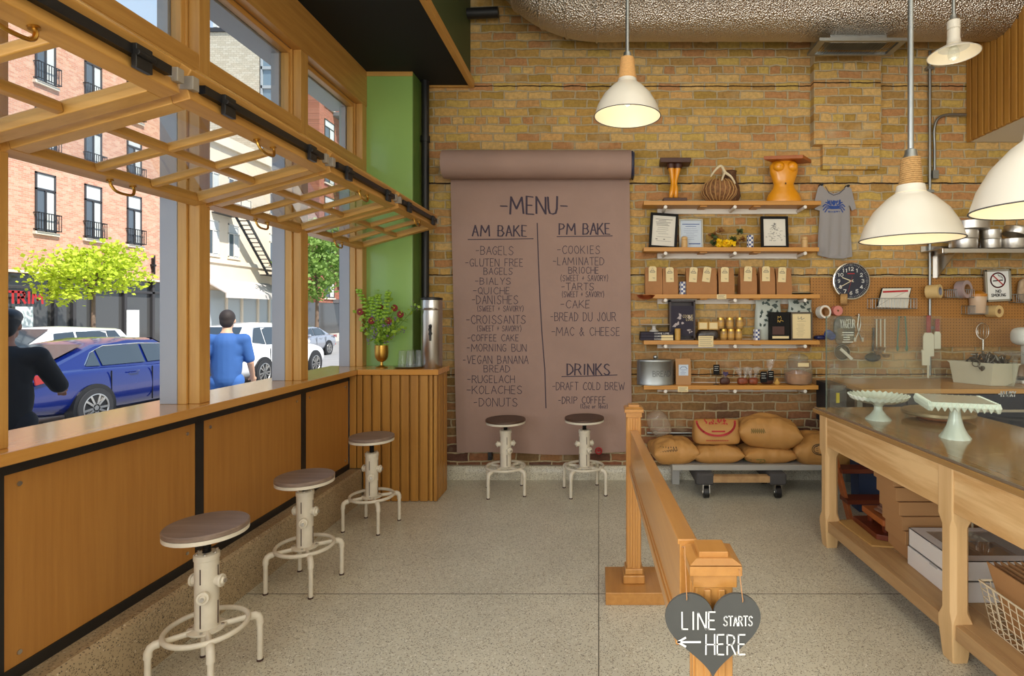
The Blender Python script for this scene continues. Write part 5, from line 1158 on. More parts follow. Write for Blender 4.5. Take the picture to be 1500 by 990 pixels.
m = MB().lathe([(.018, 0), (.026, .01), (.026, .02), (.014, .032), (.01, .045), (.016, .055), (0, .06)], (px(1137.5, y), y - .01, S5), 18); m.thing('gold_bell', m_gold, 'tiny gold wrapped sweet beside the glass cookie jar', 'sweet')
X = px(1169, 4.65); h = pz(518, 4.65) - S5; e = empty('cookie_jar', (X, 4.65, S5), 'big clear glass cookie jar with a cream label at the right of the lowest shelf', 'jar')
MB().lathe([(.09, 0), (.108, .012), (.118, h * .3), (.114, h * .6), (.085, h * .74), (.078, h * .8), (.084, h * .82), (.08, h * .84), (.082, h * .9), (.05, h * .99), (0, h)], (X, 4.65, S5), 40).build('jar_glass', g_clear, e)
MB().lathe([(.085, .008), (.10, .03), (.106, .09), (.05, .115), (0, .10)], (X, 4.65, S5), 24, lambda t, r, z: (r * (1 + .06 * math.sin(5 * t + z * 90)), z)).build('cookies', m_cookie, e)
MB().box(X - .045, X + .045, 4.65 - .124, 4.65 - .119, S5 + h * .62, S5 + h * .74).build('label', m_tagc, e)
# T-shirt pinned to the wall
y = 4.74; e = empty('tshirt', (px(1221, y), y, pz(376, y)), 'small grey T-shirt with a blue printed crab pinned to the brick', 'T-shirt')
ol = [(1202, 270), (1211, 281), (1220, 284), (1230, 281), (1241, 272), (1246, 277), (1253, 306), (1247, 309), (1243, 301), (1245, 340), (1248, 376), (1234, 379), (1214, 378), (1196.5, 374), (1198, 340), (1200, 309), (1193, 307), (1191, 301), (1197, 276)]
N_ = len(ol); m = MB()
def teey(x, z): return y - .012 - .010 * math.sin((x - 1195) * .42 + (z - 270) * .02) * min(1, max(0, (z - 285) / 60))
import itertools
from mathutils.geometry import tessellate_polygon, delaunay_2d_cdt
pin = [(x, z) for x in range(1198, 1248, 3) for z in range(286, 376, 4)]
def inside(p):
    c = False
    for (x1, y1), (x2, y2) in zip(ol, ol[1:] + ol[:1]):
        if (y1 > p[1]) != (y2 > p[1]) and p[0] < (x2 - x1) * (p[1] - y1) / (y2 - y1) + x1: c = not c
    return c
pin = [p for p in pin if inside(p)]
vv, ee, ff, *_ = delaunay_2d_cdt([Vector(q) for q in ol + pin], [(i, (i + 1) % N_) for i in range(N_)], [], 1, 1e-4)
m.add([Vector((px(q.x, y), teey(q.x, q.y), pz(q.y, y))) for q in vv], [tuple(f) for f in ff])
o = m.build('shirt', m_tee, e, smooth=80); so = o.modifiers.new('thickness', 'SOLIDIFY'); so.thickness = .006; so.offset = 0
m = MB(); tp = lambda u, v_: Vector((px(u, y), teey(u, v_) - .0045, pz(v_, y)))
def ts(pts, hw=.7): stroke(m, pts, tp, hw)
write(m, "MINDY'S", 1211, 1230, 0, 1, lambda u, v_: tp(u, 298.5 - v_ * 4 - .012 * (u - 1220.5) ** 2 + 1), .45, .0)
for s_ in (-1, 1):
    for k, (a, b_) in enumerate((((5, 303), (13, 300)), ((13, 300), (16, 303)), ((5, 304), (12, 303.5)), ((12, 303.5), (15.5, 308)), ((5, 305.5), (10, 306)), ((10, 306), (13, 311)), ((4.5, 301), (9, 298)), ((9, 298), (12, 297)))):
        ts([(1220.5 + s_ * a[0], a[1]), (1220.5 + s_ * b_[0], b_[1])], .8)
ts([(1215, 303.5), (1226, 303.5)], 1.6); ts([(1216, 305.5), (1225, 305.5)], 1.2)
write(m, 'BAKERY', 1212, 1229, 0, 1, lambda u, v_: tp(u, 311.5 - v_ * 1.8), .2, 0)
m.build('crab_print', m_blue, e, smooth=0)
m = MB(); mm = [(1208, 274), (1213, 283), (1220, 286.5), (1228, 284), (1236, 277)]; stroke(m, mm, lambda u, v_: tp(u, v_), .6); m.build('collar_stitching', P('collar', (84, 80, 88), .9), e, smooth=0)
m = MB()
for (x, z) in ((1202.5, 271), (1241, 273)): c = pt(x, z, y); m.cyl(c + Vector((0, .03, 0)), c + Vector((0, -.03, 0)), .011, n=10)
m.build('clip', m_blackp, e)
# ------------------------------------------------------------------ pegboard and what hangs on it
y = 4.756; e = empty('pegboard', (px(1400, y), y, pz(512, y)), 'brown perforated pegboard fixed to the brick behind the workbench', 'pegboard')
MB().box(px(1187, y), 4.55, y - .006, y + .004, pz(508, y), pz(407, y)).build('board', pegboard('pegboard_brown'), e)
# clock
y = 4.72; c = pt(1246, 411.5, y); R_ = 27.5 / F * y
e = empty('wall_clock', (c.x, y, c.z - R_), 'round wall clock with dark blue face and chrome rim on the pegboard', 'clock')
m = MB(); q = [circle(c + Vector((0, dy, 0)), r_, 48, (1, 0, 0), (0, 0, 1)) for dy, r_ in ((.03, R_ * .95), (.0, R_), (-.018, R_ * .985), (-.02, R_ * .93), (-.008, R_ * .9))]; m.loft(q, cap=False); m.build('rim', m_chrome, e)
MB().cyl(c + Vector((0, .028, 0)), c + Vector((0, -.006, 0)), R_ * .93, n=48).build('face', m_clockf, e)
fp = lambda u, v_: (c.x + u, y - .0075, c.z + v_); m = MB()
for k in range(60):
    a = k * PI / 30; r0 = R_ * (.80 if k % 5 == 0 else .83); stroke(m, [(r0 * math.sin(a), r0 * math.cos(a)), (R_ * .88 * math.sin(a), R_ * .88 * math.cos(a))], fp, .0014 if k % 5 == 0 else .0008)
for k in range(1, 13):
    a = k * PI / 6; s_ = str(k); w = .011 * len(s_); X, Z = R_ * .64 * math.sin(a), R_ * .64 * math.cos(a); write(m, s_, X - w, X + w, Z - .014, Z + .014, fp, .0028, 0)
m.build('numerals', m_wht, e, smooth=0)
m = MB(); stroke(m, [(-.028, R_ * .39), (.028, R_ * .39)], fp, .004); m.build('maker_mark', m_redp, e, smooth=0)
m = MB(); fq = lambda u, v_: (c.x + u, y - .011, c.z + v_)
for a, l, w in ((math.radians(291), .5, .0035), (math.radians(241), .74, .0028)): stroke(m, [(-.02 * math.sin(a), -.02 * math.cos(a)), (R_ * l * math.sin(a), R_ * l * math.cos(a))], fq, w)
m.build('hands', P('hand_cream', (232, 222, 190), .5), e, smooth=0); m = MB(); a = math.radians(195); stroke(m, [(-.04 * math.sin(a), -.04 * math.cos(a)), (R_ * .6 * math.sin(a), R_ * .6 * math.cos(a))], fq, .0010); m.cyl(c + Vector((0, -.008, 0)), c + Vector((0, -.013, 0)), .005, n=12); m.build('second_hand', m_redp, e)
def roll(name, x, yy, ro, ri, w, ax_, mat, label, cat='tape roll', y=4.70, core=None):
    c = pt(x, yy, y); a = Vector(ax_).normalized(); b1 = a.orthogonal().normalized(); b2 = a.cross(b1)
    e = empty(name, c, label, cat)
    m = MB(); A = [circle(c + a * (s_ * w / 2), r_, 32, b1, b2) for s_, r_ in ((-1, ri), (-1, ro), (1, ro), (1, ri))]; m.loft(A + [A[0]], cap=False); m.build('roll', mat, e, smooth=30)
    m = MB(); A = [circle(c + a * (s_ * w / 2 * 1.01), r_, 28, b1, b2) for s_, r_ in ((-1, ri * .88), (-1, ri), (1, ri), (1, ri * .88))]; m.loft(A + [A[0]], cap=False); m.build('core', core or m_card, e, smooth=30)
    m = MB().cyl((c.x, c.y, c.z + ri * .86), (c.x, YB - .02, c.z + ri * .86), .005, n=8); m.build('peg_hook', m_galv, e)
roll('string_roll', 1236.5, 438.5, .048, .008, .05, (.9, -.5, 0), m_rope, 'small ball of brown twine hanging below the clock', 'twine', 4.69)
roll('sticker_roll', 1206, 457, .056, .040, .06, (.25, -1, .1), m_white, 'white label roll with a dangling end at the left edge of the pegboard', y=4.68)
roll('tape_roll', 1225.5, 455, .042, .009, .05, (.1, -1, 0), m_pink, 'pink tape roll beside the white label roll', y=4.70)
roll('tape_roll', 1368, 427, .058, .036, .10, (.75, -1, .05), m_tape, 'cream masking tape roll hanging beside the steel conduit', y=4.66, core=P('tape_core', (150, 150, 160), .5))
roll('tape_roll', 1411, 424, .076, .045, .07, (.5, -1, .05), m_clear, 'purplish clear packing tape roll in a wire basket', y=4.685, core=m_cardd)
roll('tape_roll', 1455.5, 456, .05, .022, .10, (.3, -1, 0), m_tape, 'orange and cream tape roll under the no smoking sign', y=4.69)
def wbasket(x0, x1, yt, yb, label, y0=4.66, y1=4.745, n=14):
    m = MB(); a, b_ = px(x0, y0), px(x1, y0); zt, zb = pz(yt, y0), pz(yb, y0)
    for z in (zt, zb): m.tube([(a, y0, z), (b_, y0, z), (b_, y1, z), (a, y1, z)], .003, 6, closed=True)
    for i in range(n + 1):
        x = a + (b_ - a) * i / n; m.tube([(x, y0, zt), (x, y0, zb), (x, y1, zb)], .0022, 5)
    for x in (a, b_):
        for yy in (y0 + .03, y1): m.tube([(x, yy, zt), (x, yy, zb)], .0022, 5)
    return m.thing('wire_basket', m_galv, label, 'wire basket', 'wire baskets on the pegboard', smooth=0)
wbasket(1278, 1343, 437, 452, 'wide wire basket holding papers beside the clock'); wbasket(1388, 1427, 424, 435.5, 'wire basket holding the packing tape roll'); wbasket(1418, 1447, 448, 460, 'wire basket holding a small tub below the no smoking sign'); wbasket(1489, 1520, 431, 443, 'wire basket at the right edge of the photo', n=10)
y = 4.715; e = empty('clipboard', (px(1308, y), y, pz(450, y)), 'leaning clipboard with a red headed form standing in the wide wire basket', 'clipboard')
R = [(1284, 449), (1292, 421.5), (1336, 421), (1328, 449)]
MB().prism([(px(a, y), pz(b_, y)) for a, b_ in R], lambda u, v_: (u, y, v_), (0, .006, 0)).build('board', m_frame, e)
MB().prism([(px(a, y), pz(b_, y)) for a, b_ in ((1286, 449), (1293, 422.5), (1334.5, 422), (1327, 449))], lambda u, v_: (u, y - .002, v_), (0, .0015, 0)).build('form', m_pp, e)
m = MB(); p_ = lambda u, v_: (px(u, y), y - .0028, pz(v_, y)); stroke(m, [(1294, 427.5), (1329, 426)], p_, 1.4); m.build('red_heading', m_redp, e, smooth=0)
m = MB()
m.prism([(px(a, 4.69), pz(b_, 4.69)) for a, b_ in ((1284, 450), (1300, 440), (1327, 428), (1332, 436), (1330, 451))], lambda u, v_: (u, 4.69, v_), (0, .012, 0)); m.thing('folded_papers', m_pp, 'folded white papers lying in the wide wire basket', 'papers')
y = 4.70; c = pt(1432, 452, y); e = empty('plastic_tub', (c.x, y, pz(459, y)), 'clear plastic tub with an orange lid in the small wire basket', 'tub')
MB().lathe([(.055, 0), (.058, .004), (.066, .14), (.066, .145)], (c.x, y, pz(459, y)), 24).build('tub', P('tub_plastic', (206, 178, 150), .3), e); MB().lathe([(.07, 0), (.07, .02), (.03, .05), (0, .05)], (c.x, y, pz(459, y) + .145), 24).build('lid', P('tub_lid', (196, 128, 36), .4), e)
# no smoking sign
y = 4.72; tl = -.045; cx, cz = px(1461.5, y), pz(418, y); w, h = 38 / F * y, 47 / F * y
e = empty('no_smoking_sign', (cx, y, cz - h / 2), 'framed NO SMOKING sign with red crossed circle hung slightly crooked', 'sign')
R = Matrix.Translation((cx, y, cz)) @ Matrix.Rotation(tl, 4, 'Y')
m = MB()
for (a, b_, c_, d_) in ((-w / 2, w / 2, -h / 2, -h / 2 + .018), (-w / 2, w / 2, h / 2 - .018, h / 2), (-w / 2, -w / 2 + .018, -h / 2, h / 2), (w / 2 - .018, w / 2, -h / 2, h / 2)): m.box(a, b_, -.012, .012, c_, d_)
m.xform(R).build('frame', m_sframe, e, bevel=.002); MB().box(-w / 2 + .01, w / 2 - .01, -.004, .01, -h / 2 + .01, h / 2 - .01).xform(R).build('panel', m_wht, e)
sp2 = lambda u, v_: R @ Vector((u, -.006, v_)); m = MB(); rr3 = .062; q = [(rr3 * math.cos(t * PI / 24), .045 + rr3 * math.sin(t * PI / 24)) for t in range(49)]; stroke(m, q, sp2, .0055); m.build('red_circle', m_redp, e, smooth=0)
m = MB(); write(m, 'NO', -.022, .022, -.062, -.038, sp2, .0028, 0); write(m, 'SMOKING', -.062, .062, -.096, -.072, sp2, .0024, 0); stroke(m, [(-.04, .04), (.04, .044)], sp2, .005); stroke(m, [(.042, .055), (.03, .07), (.012, .075), (.0, .095), (.012, .085), (.03, .08), (.045, .06)], sp2, .0014); m.build('black_print', m_inkd, e, smooth=0)
m = MB(); sp3 = lambda u, v_: R @ Vector((u, -.0066, v_)); stroke(m, [(-.044, .089), (.044, .001)], sp3, .005); m.build('red_slash', m_redp, e, smooth=0)
# hanging tools
def hang(name, x0, x1, yt, yb, label, cat, fn, y=4.70):
    e = empty(name, (px((x0 + x1) / 2, y), y, pz(yb, y)), label, cat); fn(e, px((x0 + x1) / 2, y), pz(yt, y), pz(yb, y), (x1 - x0) / 2 / F * y, y); MB().cyl((px((x0 + x1) / 2, y), y, pz(yt, y) - .006), (px((x0 + x1) / 2, y), 4.752, pz(yt, y) - .006), .004, n=8).build('peg_hook', m_galv, e)
def tongs(e, x, zt, zb, hw, y):
    m = MB(); m.tube(curve_pts([(x, y, zt), (x - hw * .3, y - .006, zt * .5 + zb * .5), (x + hw * .8, y, zb)], 6), .005, 8); m.tube(curve_pts([(x, y, zt), (x + hw * .5, y + .006, zt * .6 + zb * .4), (x - hw, y, zb)], 6), .005, 8); m.ball((x, y, zt), (.009, .007, .012), 10, 6)
    for s_ in (-1, 1): m.obox((x + s_ * hw * .9, y, zb + .015), (.009, 0, 0), (0, .003, 0), (0, 0, .018))
    m.build('tong_arms', m_steel, e)
hang('tongs', 1252, 1264, 461, 500, 'pair of crossed steel tongs hanging behind the glass', 'tongs', tongs)
def ladle(e, x, zt, zb, hw, y):
    m = MB(); m.obox((x, y, (zt + zb) / 2 + .02), (.006, 0, 0), (0, .002, 0), (0, 0, (zt - zb) / 2 - .02)); m.build('handle', m_steel, e); m = MB().lathe([(0, -.03), (.022, -.022), (.034, 0), (.036, .004), (.03, 0), (0, -.022)], (x, y - .02, zb + .03), 20); m.build('bowl', m_steel, e)
for k, (x, yb, y_) in enumerate(((1284, 520, 4.71), (1290, 514, 4.69), (1296, 524, 4.67))): hang('ladle', x - 3, x + 3, 467, yb, 'steel ladle hanging behind the glass, %s of three' % ['left', 'middle', 'right'][k], 'ladle', ladle, y_)
def frypan(e, x, zt, zb, hw, y):
    m = MB().tube([(x, y, zt), (x - .01, y, zb + .05)], .008, 8); m.build('handle', m_blackp, e); c = Vector((x - .02, y, zb)); m = MB(); m.loft([circle(c + Vector((0, dy, 0)), r_, 28, (1, 0, 0), (0, 0, .55)) for dy, r_ in ((0, .05), (-.02, .07), (-.022, .066), (-.004, .048))], cap=True); m.build('pan', m_blackp, e)
hang('skimmer', 1274, 1286, 480, 523, 'dark round skimmer hanging low behind the ladles', 'skimmer', frypan, 4.725)
def sticker_bag(e, x, zt, zb, hw, y):
    m = MB().pillow((x, y, (zt + zb) / 2), (hw * 2, .03, zt - zb), .7, 0, 6, .05, 28, 16); m.build('bag', P('printed_pouch', (84, 78, 70), .35, var=.3, vs=30), e)
    m = MB(); p_ = lambda u, v_: (x + u, y - .0175, v_); r = random.Random(2)
    for k in range(5):
        l = r.uniform(.4, .8) * hw; v_ = zt - (zt - zb) * (.58 + .08 * k); stroke(m, [(-l * .3, v_), (l, v_)], p_, .004)
    write(m, 'YAGEUR', -hw * .45, hw * .95, zt - (zt - zb) * .42, zt - (zt - zb) * .14, p_, .0028, .01); m.build('pouch_lettering', m_wht, e, smooth=0)
hang('printed_pouch', 1221, 1252, 462, 505, 'shiny grey pouch with tall white lettering hanging behind the glass edge', 'pouch', sticker_bag, 4.715)
def strainer(e, x, zt, zb, hw, y):
    m = MB(); m.loft([circle(Vector((x, y + dy, zb + hw)), r_, 28, (1, 0, 0), (0, 0, 1)) for dy, r_ in ((0, hw), (-.02, hw * .96), (.02, hw * .7), (.03, hw * .3))], cap=True); m.build('mesh_bowl', P('mesh', (66, 58, 48), .5, .5), e); MB().tube(circle((x, y - .01, zb + hw), hw, 32, (1, 0, 0), (0, 0, 1)), .004, 6, closed=True).build('rim', m_steel, e); MB().obox((x + .03, y - .02, zb + hw * .8), (.05, 0, -.045), (0, .004, 0), (.008, 0, .009)).build('handle', m_white, e)
hang('strainer', 1222, 1244, 490, 527, 'round wire strainer with a pale handle hanging below the pouch', 'strainer', strainer, 4.69)
def gtongs(e, x, zt, zb, hw, y):
    for s_ in (-1, 1):
        m = MB(); m.tube([(x + s_ * hw * .5, y, zt), (x + s_ * hw * .8, y, zt * .3 + zb * .7), (x + s_ * hw * .75, y, zb)], [.006, .007, .006], 8); m.ball((x + s_ * hw * .8, y, zb + .02), (.012, .008, .03), 10, 7); m.build('arm', P('teal_silicone', (64, 112, 92), .4), e)
hang('salad_servers', 1313, 1330, 463, 513, 'pair of green tongs hanging behind the glass', 'tongs', gtongs)
def spatula(e, x, zt, zb, hw, y, hf=.42):
    zm = zt - (zt - zb) * hf; m = MB().box(x - .018, x + .018, y - .008, y + .008, zm, zt); m.build('handle', m_redh, e, bevel=.004); m = MB().prism([(x - hw, zb), (x + hw, zb), (x + hw, zm - .02), (x + hw * .6, zm), (x - hw * .7, zm), (x - hw, zm - .03)], lambda u, v_: (u, y - .006, v_), (0, .012, 0)); m.build('blade', m_spat, e, bevel=.004)
hang('spatula', 1352, 1368, 462, 522, 'big white spatula with a long red handle behind the glass', 'spatula', spatula, 4.68); hang('spatula', 1368, 1378, 467, 511, 'smaller white spatula with a dark red handle behind the glass', 'spatula', spatula, 4.70)
X = px(1356, 4.66); m = MB().prism([(X - .03, pz(535, 4.66)), (X + .033, pz(535, 4.66)), (X + .033, pz(520, 4.66)), (X - .035, pz(512, 4.66))], lambda u, v_: (u, 4.655, v_), (0, .01, 0)); m.cyl((X + .02, 4.66, pz(535, 4.66)), (X + .02, 4.66, .89), .008, n=10); m.thing('dough_scraper', m_spat, 'white scraper on a thin stick standing on the workbench', 'scraper', origin=(X, 4.66, .88))
m = MB()
c = pt(1440, 485, 4.69)
for k in range(7):
    a = k * PI / 7; m.tube([c + Vector((math.cos(a) * .05 * math.sin(t * PI / 12), math.sin(a) * .05 * math.sin(t * PI / 12), .07 * math.cos(t * PI / 12))) for t in range(13)], .0018, 5)
m.cyl(c + Vector((0, 0, -.07)), c + Vector((0, 0, -.16)), .009, n=10); m.tube([c + Vector((0, 0, .07)), c + Vector((0, .06, .075))], .003, 6); m.thing('balloon_whisk', m_steel, 'steel balloon whisk hanging upside down above the plastic bin', 'whisk')
MB().pillow((px(1203, 4.66), 4.67, S4 + .02), (.12, .08, .04), .7, .3, 4, .18, 24, 14).thing('foil_packet', P('navy_pack', (28, 36, 84), .35), 'crumpled navy packet lying at the right end of the fourth shelf', 'packet'); MB().pillow((px(1213, 4.66), 4.62, S4 + .04), (.10, .05, .07), .6, .2, 9, .16, 24, 14, .5).thing('foil_packet', m_bluew, 'crumpled blue and white packet hanging beside the right end of the fourth shelf', 'packet')
# ------------------------------------------------------------------ stainless shelf with pans
SSZ = pz(363, 4.45); e = empty('steel_shelf', (px(1450, 4.6), 4.6, SSZ), 'stainless steel wall shelf on a triangular bracket stacked with cake pans', 'shelf')
x0 = px(1383, 4.44)
m = MB(); m.box(x0, 4.58, 4.44, 4.765, SSZ - .006, SSZ); m.box(x0, 4.58, 4.44, 4.446, SSZ - .04, SSZ); m.box(x0, 4.58, 4.76, 4.766, SSZ, SSZ + .05); m.build('shelf_plate', m_steel, e)
bx = px(1366, 4.77) + .02
m = MB(); m.prism([(4.77, SSZ - .04), (4.77, SSZ - .24), (4.75, SSZ - .24), (4.50, SSZ - .04)], lambda u, v_: (bx, u, v_), (.004, 0, 0)); m.bar((bx, 4.77, SSZ - .022), (x0 + .02, 4.45, SSZ - .022), .05, .036); m.box(bx - .02, bx + .02, 4.764, 4.772, SSZ - .25, SSZ); m.build('bracket', m_steel, e)
def pan(x, z, r, h, label, y=4.60, tilt=None):
    c = Vector((px(x, y), y, z)); m = MB().lathe([(r * .97, 0), (r, .004), (r, h), (r + .004, h + .002), (r - .004, h), (r - .006, .004), (0, .003)], (0, 0, 0), 36)
    R = Matrix.Translation(c) @ (Matrix.Rotation(tilt, 4, 'Y') if tilt else Matrix.Identity(4)); return m.xform(R).thing('cake_pan', m_alu, label, 'cake pan', 'aluminium cake pans on the steel shelf')
pan(1411, SSZ, .105, .085, 'deep cake pan at the bottom of the left stack'); pan(1413, SSZ + .09, .10, .07, 'middle cake pan of the left stack'); pan(1419, SSZ + .165, .15, .068, 'wide shallow cake pan on top of the left stack')
pan(1451, SSZ, .075, .082, 'bottom cake pan of the middle stack', 4.58); pan(1451, SSZ + .086, .076, .075, 'upper cake pan of the middle stack', 4.58)
pan(1483, SSZ, .11, .085, 'low cake pan at the right end of the steel shelf', 4.58); pan(1487, SSZ + .118, .095, .055, 'tilted cake pan lying on the right hand pans', 4.58, .32)
# ------------------------------------------------------------------ workbench at the wall
BT = .872; wb = empty('workbench', (3.2, 4.4, 0), 'dark navy tool workbench with a wooden top against the brick', 'workbench')
MB().prism([(2.03, 4.735), (1.975, 4.10), (4.56, 4.10), (4.56, 4.735)], lambda u, v_: (u, v_, BT - .035), (0, 0, .035)).build('top', m_bench, wb, bevel=.002)
MB().box(2.09, 4.55, 4.12, 4.70, .10, BT - .036).build('cabinet', m_navyb, wb, bevel=.004)
for k in range(2):
    d0 = MB().box(2.32 + k * 1.1, 2.32 + k * 1.1 + 1.06, 4.098, 4.121, .66, BT - .04).build('drawer', P('drawer_navy', (40, 46, 60), .4), wb, bevel=.003)
    MB().box(2.36 + k * 1.1, 2.32 + k * 1.1 + 1.02, 4.085, 4.10, .70, .72).build('drawer_handle', m_steel, d0)
m = MB(); write(m, '-HUSKY', px(1463, 4.095), px(1488, 4.095), pz(580.5, 4.095), pz(573.5, 4.095), lambda u, v_: (u, 4.0965, v_), .0045, 0); m.build('maker_lettering', P('husky_grey', (196, 198, 200), .5), wb, smooth=0)
m = MB()
for x_ in (2.13, 4.5):
    for y_ in (4.15, 4.68): m.box(x_ - .025, x_ + .025, y_ - .025, y_ + .025, 0, .1)
m.build('feet', m_galv, wb)
k = MB().loft([[Vector((1.87, 4.42, z_)), Vector((1.98, 4.36, z_)), Vector((1.99, 4.70, z_)), Vector((1.87, 4.70, z_))] for z_ in (.53, .865)]).build('side_bin', P('bin_dark', (34, 38, 46), .5), wb, bevel=.006); k['label'] = 'dark side bin with a yellow tag'
MB().bar((1.94, 4.45, .84), (2.10, 4.45, .84), .03, .03).build('side_bracket', m_galv, wb)
MB().box(1.91, 1.95, 4.385, 4.40, .72, .80).build('yellow_tag', m_pin, k)
y = 4.38; X0, X1 = px(1405, y), px(1487, 4.28); e = empty('parts_bin', ((X0 + X1) / 2, y, BT), 'white plastic bin full of metal piping tips on the workbench', 'bin')
q = lambda z_, k: [Vector((X0 + .01 - k, 4.52 + k, z_)), Vector((X0 + .17, 4.24 - k, z_)), Vector((X1 + k, 4.24 - k, z_)), Vector((X1 + .04 + k, 4.52 + k, z_))]
m = MB().loft([q(BT + .165, -.012), q(BT + .02, -.03), q(BT + .002, -.02), q(BT, -.02), q(BT + .16, 0), q(BT + .175, .012), q(BT + .178, 0.012), q(BT + .178, -.008), q(BT + .165, -.012)], cap=False); m.build('bin_body', m_bin, e, bevel=.003)
m = MB(); r = random.Random(12)
for k in range(70):
    c = Vector((r.uniform(X0 + .10, X1 - .01), r.uniform(4.29, 4.48), BT + .13 + r.random() * .10 * (1 - abs(r.uniform(-1, 1)) * .3))); a = Vector((r.uniform(-1, 1), r.uniform(-1, 1), r.uniform(-1, 1))).normalized()
    if k % 2: m.cyl(c, c + a * .05, .018, .006, 12)
    else: m.tube(circle(c, .025, 14, a.orthogonal(), a.cross(a.orthogonal())), .004, 6, closed=True)
for k in range(14): c = Vector((r.uniform(X0 + .12, X1 - .02), 4.30 + r.random() * .15, BT + .13)); a = Vector((r.uniform(-.8, .8), r.uniform(-.3, .3), 1)).normalized(); m.bar(c, c + a * .12, .012, .004)
o = m.build('piping_tips', m_tools, e); o['kind'] = 'stuff'
MB().loft([q(BT + .02, -.045), q(BT + .135, -.02)]).build('bin_filling', m_tools, e)
X = px(1500, 4.42); e = empty('stand_mixer', (X + .06, 4.45, BT), 'white stand mixer cut off by the right edge of the photo on the workbench', 'mixer')
MB().pillow((X + .05, 4.45, BT + .38), (.22, .18, .15), .7, 0, 1, 0, 28, 18).build('head', m_wht, e); MB().box(X + .04, X + .15, 4.40, 4.52, BT + .02, BT + .36).build('column', m_wht, e, bevel=.02); MB().box(X - .05, X + .17, 4.37, 4.54, BT, BT + .03).build('base', m_wht, e, bevel=.01); MB().lathe([(.04, 0), (.08, .03), (.095, .12), (.098, .125), (.09, .12)], (X - .02, 4.45, BT + .035), 28).build('bowl', m_steel, e)
# clear glass plate rack edge: cake stand on the bench
X = px(1487, 4.2); e = empty('glass_cake_stand', (X, 4.20, BT), 'clear glass cake stand on the workbench by the mixer', 'cake stand')
MB().lathe([(.06, 0), (.058, .006), (.018, .03), (.016, .22), (.04, .245)], (X, 4.2, BT), 24).build('foot', g_clear, e); MB().lathe([(.04, 0), (.13, .006), (.14, .02), (.136, .022), (.126, .012), (0, .01)], (X, 4.2, BT + .243), 36, lambda t, r, z: (r * (1 + (.02 if r > .12 else 0) * math.cos(18 * t)), z)).build('plate', g_clear, e)

m = MB(); m.pillow((px(1502, 4.70), 4.70, pz(425, 4.70)), (.13, .05, .20), .6, 0, 3, .1, 24, 14); m.thing('paper_pouch', P('pouch_beige', (176, 150, 120), .6, var=.2, vs=20), 'beige paper pouch in the wire basket at the right edge of the photo', 'pouch')
# ------------------------------------------------------------------ serving table (built in its own frame, then turned)
TT = .846; TH = math.radians(3.02); TL = (1.39, 3.34)
tb = empty('serving_table', (0, 0, 0))
def leg(x, y_):
    m = MB(); w = .045
    rings = []
    for z, k, ch in ((0, .72, .004), (.02, .78, .004), (.14, 1.0, .004), (.17, 1.0, .004), (.21, .9, .018), (.56, .9, .018), (.60, 1, .004), (.815, 1, .004)):
        a = w * k; rings.append([Vector((x + u, y_ + v_, z)) for u, v_ in ((-a + ch, -a), (a - ch, -a), (a, -a + ch), (a, a - ch), (a - ch, a), (-a + ch, a), (-a, a - ch), (-a, -a + ch))])
    m.loft(rings).build('leg', m_pine, tb, bevel=.002)
for y_ in (.045, -1.06, -2.17):
    leg(.045, y_); leg(.735, y_)
for (ya, yb) in ((-1.015, 0), (-2.125, -1.105)):
    MB().box(.006, .03, ya, yb, .626, .814).build('apron', m_pineY, tb, bevel=.002); MB().box(.75, .774, ya, yb, .626, .814).build('apron', m_pineY, tb)
m = MB().box(.09, .69, .05, .075, .626, .814); m.build('end_apron', wood('pine_end', (190, 144, 88), (216, 174, 116), 'X', 14, .08, .5), tb)
MB().box(.10, .125, -2.1, -1.2, .66, .665).build('drawer_gap', m_cardd, tb)
for (ya, yb) in ((-1.015, .0), (-2.125, -1.105)): MB().box(.012, .045, ya, yb, .105, .168).build('shelf_rail', m_pined, tb, bevel=.004)
m = MB()
for k in range(5): m.box(.045 + k * .138, .045 + k * .138 + .134, -2.2, .03, .145, .168)
m.build('shelf_boards', m_pined, tb, bevel=.002)
MB().box(-.028, .81, -2.4, .125, TT - .03, TT - .004).build('top', m_top, tb, bevel=.005)
MB().box(-.012, .80, -2.38, .115, TT - .004, TT).build('top_cover', P('clear_cover', (156, 124, 78), .14, coat=.4), tb)
m = MB().box(-.02, -.012, -2.38, .115, TT - .006, TT + .006); m.build('cover_edge', m_alu, tb)
tb.location = (TL[0], TL[1], 0); tb.rotation_euler = (0, 0, TH)
tag(tb, 'long worn pine serving table with chamfered legs and a low shelf', 'table')
TM = Matrix.Translation((TL[0], TL[1], 0)) @ Matrix.Rotation(TH, 4, 'Z')
def tl(x, y_, z): return TM @ Vector((x, y_, z))
# glass case
gcs = empty('glass_case', tl(.4, -.8, TT), 'frameless clear glass display case standing on the serving table', 'display case')
GT = 1.424
def pane(a, b_, nm, th=.006):
    A, B_ = tl(*a, TT + .001), tl(*b_, TT + .001); d_ = (B_ - A); n_ = Vector((-d_.y, d_.x, 0)).normalized() * th / 2; m = MB().obox((A + B_) / 2 + Vector((0, 0, (GT - TT) / 2)), d_ / 2, n_, Vector((0, 0, (GT - TT) / 2))); m.build(nm, g_case, gcs)
pane((.045, .085), (.045, -1.49), 'front_pane'); pane((.045, -1.498), (.045, -2.35), 'front_pane'); pane((.05, .09), (.79, .09), 'end_pane')
m = MB()
for (xx, yy) in ((.045, .09), (.045, -1.494)): c = tl(xx, yy, 0); m.box(c.x - .003, c.x + .003, c.y - .003, c.y + .003, TT, GT)
m.build('edge_seam', glass('seam', (.5, .62, .55), 1.5, .35, (.35, .42, .38)), gcs)
